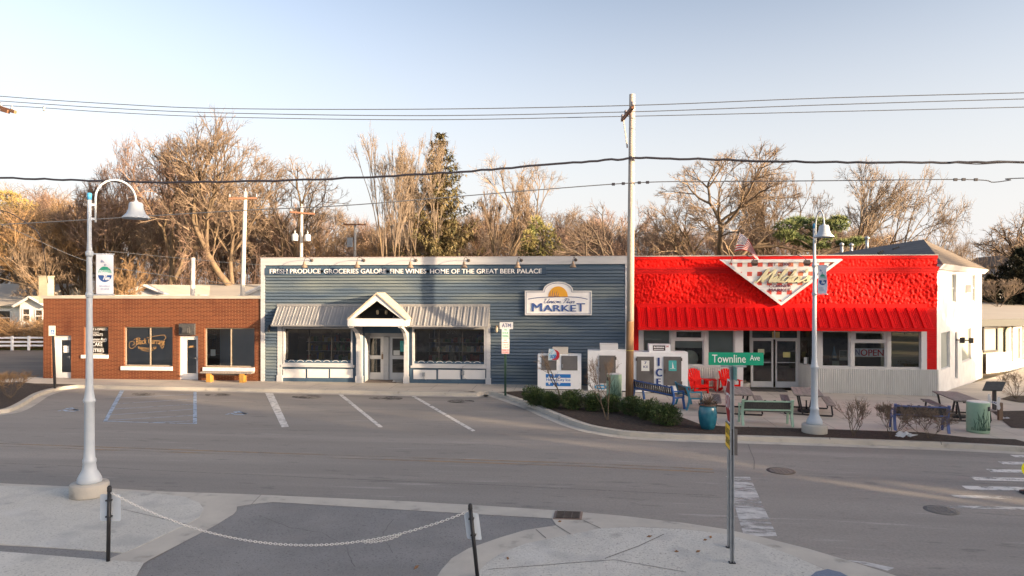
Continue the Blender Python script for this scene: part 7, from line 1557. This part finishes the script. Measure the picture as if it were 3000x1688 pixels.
T_('bare_tree', 'huge round crowned bare oak behind the flag', 2150, 462, 1895, 2395, 58, 84, 'bark', 'twig', fork=.15, lev=7, spread=.58, up=.015, r0=.026, twigs=6, wig=.14)
T_('bare_tree', 'windswept bare tree leaning over the dark hip roof', 2600, 505, 2450, 2750, 58, 93, 'bark', 'twigpale', fork=.22, lev=6, spread=.46, up=.0, r0=.015, twigs=4, rt=.013, lean=(.45, 0), stems=2, stemspread=.4)
T_('bare_tree', 'upright bare tree behind the far street lamp', 2470, 472, 2370, 2580, 62, 97, 'bark', 'twigpale', fork=.27, lev=6, spread=.3, up=.0, r0=.015, twigs=5, lean=(.15, 0), ratio=.75)
T_('bare_tree', 'gnarled bare tree with crooked limbs above the white houses at the right', 2862, 632, 2715, 3020, 60, 104, 'barkdark', 'twig', fork=.14, lev=6, spread=.62, up=.02, r0=.028, twigs=5, wig=.2)
T_('bare_tree', 'pale bare tree at the far left edge behind the white house', 100, 565, 30, 190, 80, 111, 'bark', 'twigred', fork=.2, lev=6, spread=.45, up=.05, r0=.016, twigs=5, stems=2)
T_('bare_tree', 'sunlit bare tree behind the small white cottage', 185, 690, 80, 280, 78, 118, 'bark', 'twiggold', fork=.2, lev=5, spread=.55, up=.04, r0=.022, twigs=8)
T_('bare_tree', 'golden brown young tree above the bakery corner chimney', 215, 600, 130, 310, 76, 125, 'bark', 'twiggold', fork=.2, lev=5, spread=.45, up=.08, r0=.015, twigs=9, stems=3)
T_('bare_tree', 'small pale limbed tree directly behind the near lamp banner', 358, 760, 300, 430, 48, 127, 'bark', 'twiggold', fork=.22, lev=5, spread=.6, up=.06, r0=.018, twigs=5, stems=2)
T_('bare_tree', 'bare tree with several trunks filling the crown gap right of the huge oak', 2275, 480, 2120, 2430, 63, 185, 'bark', 'twig', fork=.16, lev=7, spread=.5, up=.01, r0=.018, twigs=4, stems=2, stemspread=.3, wig=.13, rt=.014)
T_('bare_tree', 'lower bare tree left of the huge oak behind the red parapet', 2035, 560, 1920, 2150, 64, 186, 'bark', 'twig', fork=.18, lev=6, spread=.55, up=.02, r0=.02, twigs=6, wig=.13, rt=.014)
# woodland of individual trees behind (copies of five shapes)
protos = []
for i, (sd, kw) in enumerate(((201, dict(spread=.5, up=.04, twigs=9)), (202, dict(spread=.42, up=.05, twigs=9, stems=2, stemspread=.25)), (203, dict(spread=.56, up=.03, twigs=9)), (204, dict(spread=.36, up=.06, twigs=10)), (205, dict(spread=.5, up=.04, twigs=8, stems=3, stemspread=.4)))):
    protos.append((grow(sd, 13, 8.5, fork=.22, lev=5, r0=.016, rt=.018, **kw), ('twig', 'twigred', 'twigdark', 'twiggold', 'twig')[i]))
rg = random.Random(77); first = [None] * 5; LABW = 'bare brown tree in the crowded woodland behind the shop roofs'
def wood(px, D, H, W=1.0):
    i = rg.randrange(5); p = DP(px, 854, D); p.z = 0; s = H / 13
    if first[i] is None: first[i] = tree('woodland_tree', LABW, p, protos[i][0], 'barkdark' if i % 2 else 'bark', protos[i][1], 'woodland trees behind the shops'); o = first[i]
    else: o = dup(first[i], p)
    o.rotation_euler = (0, 0, rg.uniform(0, 6.28)); o.scale = (s * W * rg.uniform(.85, 1.2), s * W * rg.uniform(.85, 1.2), s)
def skyline(px): # crown height of the wood in picture rows
    K = [(-200, 560), (100, 575), (300, 560), (500, 545), (700, 560), (900, 600), (1000, 640), (1060, 660), (1200, 600), (1380, 610), (1500, 590), (1650, 600), (1750, 610), (1830, 625), (1950, 665), (2300, 640), (2500, 640), (2800, 700), (3100, 670)]
    for (a, ya), (b_, yb) in zip(K, K[1:]):
        if a <= px <= b_: return ya + (yb - ya) * (px - a) / (b_ - a)
    return 650
px = -150
while px < 1860:
    for D, f in ((rg.uniform(76, 84) if px < 140 else rg.uniform(64, 74), .9), (rg.uniform(86, 98), 1.0)):
        x = px + rg.uniform(-25, 25); H = CZ + (HY - skyline(x) - rg.uniform(-10, 45)) * D / 2000; wood(x, D, H * f)
    px += 46
for px, D in ((1870, 70), (1940, 88), (2030, 92), (2110, 84), (2200, 72), (2290, 88), (2375, 78), (2460, 90), (2560, 84), (2680, 88), (1900, 75), (1990, 85), (2060, 75), (2150, 90), (2250, 80), (2330, 92), (2420, 85), (2520, 95), (2640, 100), (2740, 95), (2790, 80), (2890, 110), (2950, 95), (3010, 105), (3060, 90)):
    wood(px, D, CZ + (HY - skyline(px) - 15) * D / 2000)
# thicket: uncountable undergrowth
def thicket(name, x0, x1, D0, D1, n, top, mt, seed, label, h0=.35):
    rg = random.Random(seed); m = MB()
    for i in range(n):
        px = rg.uniform(x0, x1); D = rg.uniform(D0, D1); p = DP(px, 854, D); p.z = 0; H = (CZ + (HY - top(px)) * D / 2000) * rg.uniform(h0, 1.0); l = V((rg.gauss(0, .16), rg.gauss(0, .16), 0)) * H
        q1, q2 = p + l * .35 + UZ * H * .5, p + l + UZ * H; r = rg.uniform(.012, .04)
        tube_list(m, [p, q1, q2], [r, r * .7, .01], 3)
        for k in range(7):
            t = rg.uniform(.25, 1); s = p.lerp(q2, t) if t > .5 else p.lerp(q1, t * 2); e = V((rg.gauss(0, 1), rg.gauss(0, 1), rg.uniform(.1, 1.4))).normalized() * rg.uniform(.4, 1.5); tube_list(m, [s, s + e * .5 + UZ * .05, s + e], [.013, .011, .006], 3)
    return tag(m.build(name, M[mt], None), label, 'thicket', None, 'stuff')
thicket('thicket', 400, 1900, 60, 72, 1800, lambda x: 705 + 12 * sin(x * .02), 'twigred', 1, 'dense reddish brown brush below the bare trees behind the shops')
thicket('thicket', -250, 1900, 80, 100, 2600, lambda x: skyline(x) + 55, 'twigdark', 2, 'dark mass of far bare trees filling the wood behind the shops', .5)
thicket('thicket', 1850, 3100, 66, 100, 2200, lambda x: 705 + 12 * sin(x * .03), 'twigdark', 3, 'tan brush behind the red market and the white houses')
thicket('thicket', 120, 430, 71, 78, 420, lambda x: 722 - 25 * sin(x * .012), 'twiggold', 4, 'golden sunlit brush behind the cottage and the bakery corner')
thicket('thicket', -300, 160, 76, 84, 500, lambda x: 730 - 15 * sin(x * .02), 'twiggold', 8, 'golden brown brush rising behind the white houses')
hd = thicket('hedge', -120, 200, 50, 53, 420, lambda x: 944 + 6 * sin(x * .09), 'twiggold', 5, 'tan unclipped hedge in front of the white cottage', .6)
m = MB()
for i in range(60):  # woodland floor rising behind
    pass
# evergreens
def spruce(seed, H, W, n=26, dens=1.0):
    rg = random.Random(seed); T = MB(); C = MB(); tube_list(T, [V((0, 0, 0)), V((0, 0, H * .5)), V((0, 0, H * .98))], [H * .016, H * .01, .03], 8)
    for k in range(n):
        f = k / (n - 1); z = H * (.06 + .93 * f); L = W / 2 * (1 - f) ** .75 * rg.uniform(.75, 1.2) + .35; nb = 7 if f < .8 else 5; a0 = rg.uniform(0, 6)
        for j in range(nb):
            a = a0 + 2 * pi * j / nb + rg.uniform(-.35, .35); l = L * rg.uniform(.5, 1.15); d = V((cos(a), sin(a), 0)); pts = [V((0, 0, z)), d * l * .5 + V((0, 0, z - l * .14)), d * l + V((0, 0, z + .06 * l))]; tube_list(T, pts, [.05 * (1 - f) + .02, .03, .012], 4)
            for q in range(int((12 + 16 * l) * dens)):
                t = rg.uniform(.1, 1.05); c = pts[0].lerp(pts[1], t * 2) if t < .5 else pts[1].lerp(pts[2], t * 2 - 1); c = c + V((rg.gauss(0, .16), rg.gauss(0, .16), rg.gauss(-.1, .14))) * (.7 + l * .2)
                for s in range(4): e = (d * .5 + V((rg.gauss(0, .7), rg.gauss(0, .7), rg.gauss(-.25, .5)))).normalized() * rg.uniform(.2, .5); w = e.cross(UZ).normalized() * .06; C.add([c - w, c + w, c + e], [(0, 1, 2)])
    return T, C
loc, H, W = px_tree(1290, 388, 1205, 1362, 58); tree('spruce', 'tall ragged dark spruce behind the blue market roof', loc, spruce(5, H, W * 2.1, 26, .95), 'barkdark', 'needle', cat='evergreen tree')
loc, H, W = px_tree(2990, 728, 2860, 3120, 54); tree('evergreen_tree', 'very dark evergreen at the right edge above the low shop', V((loc.x, loc.y, -.4)), spruce(6, H + .4, W * 1.3, 24, 1.5), 'barkdark', 'needledark', cat='evergreen tree')
def clumpy(seed, H, clumps, mt_r=.35, per=240):
    rg = random.Random(seed); T, C = MB(), MB(); tube_list(T, [V((0, 0, 0)), V((.1, 0, H * .45)), V((.2, 0, H * .9))], [.22, .17, .06], 8)
    for (x, y, z, rx, rz_) in clumps:
        b0 = V((.12, 0, max(H * .35, z - 1.2))); tube_list(T, [b0, b0.lerp(V((x, y, z)), .5) + V((0, 0, .15)), V((x, y, z))], [.09, .06, .03], 5)
        for i in range(per):
            u = V((rg.gauss(0, 1), rg.gauss(0, 1), rg.gauss(0, 1))).normalized() * rg.uniform(.3, 1) ** .5; c = V((x + u.x * rx, y + u.y * rx, z + u.z * rz_))
            for s in range(3): e = (u * .7 + V((rg.gauss(0, .6), rg.gauss(0, .6), rg.gauss(.2, .5)))).normalized() * rg.uniform(.15, .4); w = e.orthogonal().normalized() * .05; C.add([c - w, c + w, c + e], [(0, 1, 2)])
    return T, C
loc, H, W = px_tree(2390, 632, 2270, 2520, 52); k = 52 / 2000
def cl(px, py, rx, rz_, dy=0): return ((px - 2390) * k, dy, CZ + (HY - py) * k, rx * k, rz_ * k)
tree('pine_tree', 'flat topped green pine in layered clumps behind the far street lamp', loc, clumpy(9, H, [cl(2310, 662, 38, 14), cl(2345, 645, 32, 12, 1), cl(2300, 690, 34, 12, -.5), cl(2350, 700, 36, 15, .5), cl(2390, 655, 40, 16), cl(2420, 690, 40, 14, 1), cl(2440, 665, 34, 14, -.6), cl(2455, 645, 22, 8), cl(2480, 712, 32, 7), cl(2505, 706, 20, 5), cl(2400, 720, 36, 9, .4)], per=230), 'barkdark', 'needlepine', cat='evergreen tree')
loc, H, W = px_tree(45, 560, -40, 130, 78); k6 = 78 / 2000
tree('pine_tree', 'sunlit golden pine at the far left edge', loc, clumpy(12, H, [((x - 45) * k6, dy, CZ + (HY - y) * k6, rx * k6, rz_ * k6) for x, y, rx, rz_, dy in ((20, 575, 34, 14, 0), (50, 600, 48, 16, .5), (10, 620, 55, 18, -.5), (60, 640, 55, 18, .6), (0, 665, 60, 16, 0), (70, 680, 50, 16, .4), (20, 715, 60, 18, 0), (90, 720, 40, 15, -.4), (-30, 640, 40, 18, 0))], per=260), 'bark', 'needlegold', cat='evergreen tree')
loc, H, W = px_tree(180, 655, 120, 240, 77); k7 = 70 / 2000
tree('cedar', 'dark green cedar in the wood behind the cottage', loc, clumpy(13, H, [(rg.uniform(-1.3, 1.3), rg.uniform(-1, 1), z, 1.5, 1.1) for z in (4, 5.2, 6.4, 7.6, 8.8, 9.8)] , per=200), 'barkdark', 'needle', cat='evergreen tree')
loc, H, W = px_tree(1585, 640, 1525, 1650, 54); k8 = 54 / 2000
tree('leafy_shrub', 'yellow green leafy tall shrub above the blue market fascia', loc, clumpy(14, H, [((x - 1585) * k8, dy, CZ + (HY - y) * k8, 24 * k8, 26 * k8) for x, y, dy in ((1572, 658, 0), (1604, 684, .4), (1552, 702, -.6), (1622, 722, 0), (1575, 730, .3), (1598, 748, 0), (1538, 745, .8), (1640, 752, .2))], per=120), 'bark', 'bambooleaf', cat='shrub')
for i, (px, lab) in enumerate(((2893, 'small dark arborvitae beside the white flat fronted shop'), (2905, 'small dark arborvitae on the side of its twin nearer the dark evergreen'))):
    loc = DP(px, 893, 57); T, C = MB(), MB(); rg2 = random.Random(40 + i); tube_list(T, [V((0, 0, -1)), V((0, 0, 1.2))], [.06, .03], 5)
    for q in range(900): f = rg2.random(); a = rg2.uniform(0, 2 * pi); r = .55 * (1 - f) ** .6 * (1 - (1 - min(1, f / .15)) * .3) * rg2.uniform(.7, 1); c = V((r * cos(a), r * sin(a), f * 1.25 * (1 if i else .95))); e = V((cos(a) * .06, sin(a) * .06, .14)); w = V((-sin(a), cos(a), 0)) * .04; C.add([c - w, c + w, c + e], [(0, 1, 2)])
    t = tree('arborvitae', lab, loc, (T, C), 'barkdark', 'needle', cat='shrub'); t.scale = (1.2, 1.2, 1.9)
# ---- clipped evergreen shrubs along the kerb bed
def shrub_mesh(seed, n=3400):
    rg = random.Random(seed); C = MB(); I = MB()
    lobes = [(rg.uniform(-.2, .2), rg.uniform(-.18, .18), rg.uniform(.2, .5), rg.uniform(.2, .32)) for _ in range(11)] + [(0, 0, .32, .4)]
    for i in range(n):
        x, y, z, r = rg.choice(lobes); u = V((rg.gauss(0, 1), rg.gauss(0, 1), rg.gauss(0, 1))).normalized(); c = V((x, y, z)) + u * r * rg.uniform(.72, 1.03)
        if c.z < .02: continue
        e = (u + V((rg.gauss(0, .6), rg.gauss(0, .6), rg.gauss(.4, .5)))).normalized() * rg.uniform(.05, .11); w = e.orthogonal().normalized() * rg.uniform(.012, .024); w = Matrix.Rotation(rg.uniform(0, 6), 3, e.normalized()) @ w; C.add([c - w, c + w + e * .3, c + e, c - w * .2 + e * .6], [(0, 1, 2, 3)])
    for k in range(14): a = rg.uniform(0, 6.28); e = V((cos(a) * .3, sin(a) * .3, rg.uniform(.25, .5))); tube_list(I, [V((0, 0, 0)), e * .5, e], [.012, .009, .005], 4)
    return I, C
SH = [shrub_mesh(300 + i) for i in range(3)]; SHF = [None] * 3
rows = [(1566, 1187, .92, 'first clipped evergreen shrub, nearest the parking signpost'), (1620, 1194, .86, 'clipped evergreen shrub in front of the low ice chest'), (1678, 1199, .93, 'clipped evergreen shrub below the gap between the two ice boxes'), (1733, 1203, .84, 'clipped evergreen shrub left of the bare forked sapling'), (1795, 1207, .86, 'clipped evergreen shrub just in front of the litter bin'), (1852, 1216, .88, 'clipped evergreen shrub at the foot of the wooden utility pole'), (1896, 1228, .88, 'clipped evergreen shrub before the middle of the blue bench'), (1948, 1246, .98, 'last clipped evergreen shrub, nearest the teal pot')]
for i, (px, py, s, lab) in enumerate(rows):
    j = i % 3; p = G(px, py, .01)
    if SHF[j] is None: SHF[j] = tree('evergreen_shrub', lab, p, SH[j], 'barkdark', 'box', 'clipped evergreen shrubs in the kerb bed', 'shrub'); o = SHF[j]
    else: o = dup(SHF[j], p, label=lab)
    o.rotation_euler = (0, 0, i * 1.7); o.scale = (s * 1.08, s * 1.08, s)
# ---- bare saplings and shrubs on the street
def small(name, lab, px, py, H, W, seed, twig='twigdark', group=None, **k):
    kw = dict(fork=.24, lev=4, spread=.5, up=.12, r0=.018, rt=.0045, twigs=4, wig=.15); kw.update(k); return tree(name, lab, G(px, py, 0), grow(seed, H, W, **kw), 'barkdark', twig, group, 'shrub' if k.get('stems', 1) > 2 else 'tree')
small('bare_sapling', 'slim bare sapling in front of the low ice chest', 1647, 1180, 1.95, 1.0, 401, fork=.36, rt=.0035)
small('bare_sapling', 'forked bare sapling before the mint litter bin', 1779, 1232, 2.1, 1.1, 402, 'twigdark', rt=.0035, r0=.013, fork=.34, stems=2, stemspread=.4)
small('bare_shrub', 'low bare shrub beside the far street lamp plinth', 2500, 1278, 1.2, 1.0, 403, stems=5, stemspread=.8, fork=.3, lev=3)
small('bare_shrub', 'bare shrub in front of the arm of the periwinkle bench', 2610, 1283, 1.05, 1.1, 404, stems=6, stemspread=.9, fork=.3, lev=4)
small('bare_shrub', 'bare shrub before the middle of the periwinkle bench', 2722, 1286, .95, 1.3, 405, stems=6, stemspread=1.0, fork=.28, lev=4)
small('bare_shrub', 'sunlit bare shrub on the mound beside the information stand', 2975, 1168, 1.15, 1.5, 406, 'twig', stems=7, stemspread=1.0, fork=.34, lev=3)
small('bare_shrub', 'dry tan grassy shrub in the kerb bed by the accessible sign', 30, 1168, 1.1, 1.5, 407, 'twiggold', stems=9, stemspread=.6, fork=.4, lev=3, up=.2)
small('bare_shrub', 'bare pale shrub at the foot of the dark evergreen', 2925, 905, 2.2, 3.2, 408, 'twigpale', stems=6, stemspread=.9, fork=.3, rt=.012).location = DP(2925, 905, 50)
# ---- white rail fence
fn = thing('rail_fence', 'white three rail fence across the gravel lot beside the bakery', 'fence', (-40, 44, 0)); A, B = F(-260, 1041, 45), F(128, 1031, 46.2); A = V((A.x, 45, 0)); B = V((B.x, 46.4, 0))
m = MB()
for z in (.25, .52, .82): m.bar(A + UZ * z, B + UZ * z, .04, .13)
m.build('rail', M['rail'], fn)
n = 8
for i in range(n + 1): q = A.lerp(B, i / n); m = MB(); m.box(q.x - .07, q.y - .09, -.1, q.x + .07, q.y + .04, .95); m.build('post', M['rail'], fn)
# ================================================================== out of view: houses and trees added to throw shade across the street
def shade_tree(x, y, H, W, seed, lab, **k):
    kw = dict(fork=.2, lev=5, spread=.6, up=.08, r0=.03, twigs=6, rt=.03); kw.update(k)
    return tree('bare_tree', lab, (x, y, -.4), grow(seed, H, W, **kw), 'barkdark', 'twigdark')
hut('house', 'two storey pale blue house across the side street, facing the red market', 'house', 34, 46, 5, 27, -.6, 4.8, 9.0, 'x', 'houseblue', 'roofgrey', .4)
hut('house', 'unseen long tall beige house row added to shade the foreground', 'house', 34, 48, -34, -3.2, -.6, 11, 15, 'y', 'housebeige', 'roofgrey', .4)
shade_tree(60, 2.6, 19, 7, 501, 'unseen tall bare tree added to shade the blue market front')
shade_tree(52, -1, 13, 8, 502, 'unseen round bare tree added between the houses for dappled shade')
shade_tree(66, 8.5, 18, 9, 503, 'unseen wide bare tree added to shade the upper shop fronts')
shade_tree(75, -6, 16, 10, 504, 'unseen spreading bare tree added at the end of the side street for dappled shade')
hut('house', 'long low white house across the street behind the viewer', 'house', -22, 6, -40, -30, -.2, 3.2, 5.6, 'x', 'housewhite', 'roofgrey', .5)  # unseen houses opposite, added for the window reflections
hut('house', 'pale blue house with a steep gable behind the viewer', 'house', -42, -28, -36, -26, -.2, 4.2, 8, 'y', 'houseblue', 'roofgrey', .5)
shade_tree(50, -4.5, 15, 9, 505, 'unseen dense bare tree added to streak the road with shade', twigs=8)
shade_tree(53, -9, 14, 9, 506, 'unseen bare tree added beside the beige house row to streak the road with shade', twigs=8)
shade_tree(69, -14, 17, 11, 507, 'unseen broad bare tree added behind the beige house row to streak the road with shade', twigs=8)
shade_tree(39, 1.2, 9, 6, 508, 'unseen low rounded bare tree added to soften the lit strip of road', twigs=9, rt=.022)
shade_tree(41, -2.6, 8.5, 6, 509, 'unseen low bare tree added by the beige house row to soften the lit strip of road', twigs=9, rt=.022)
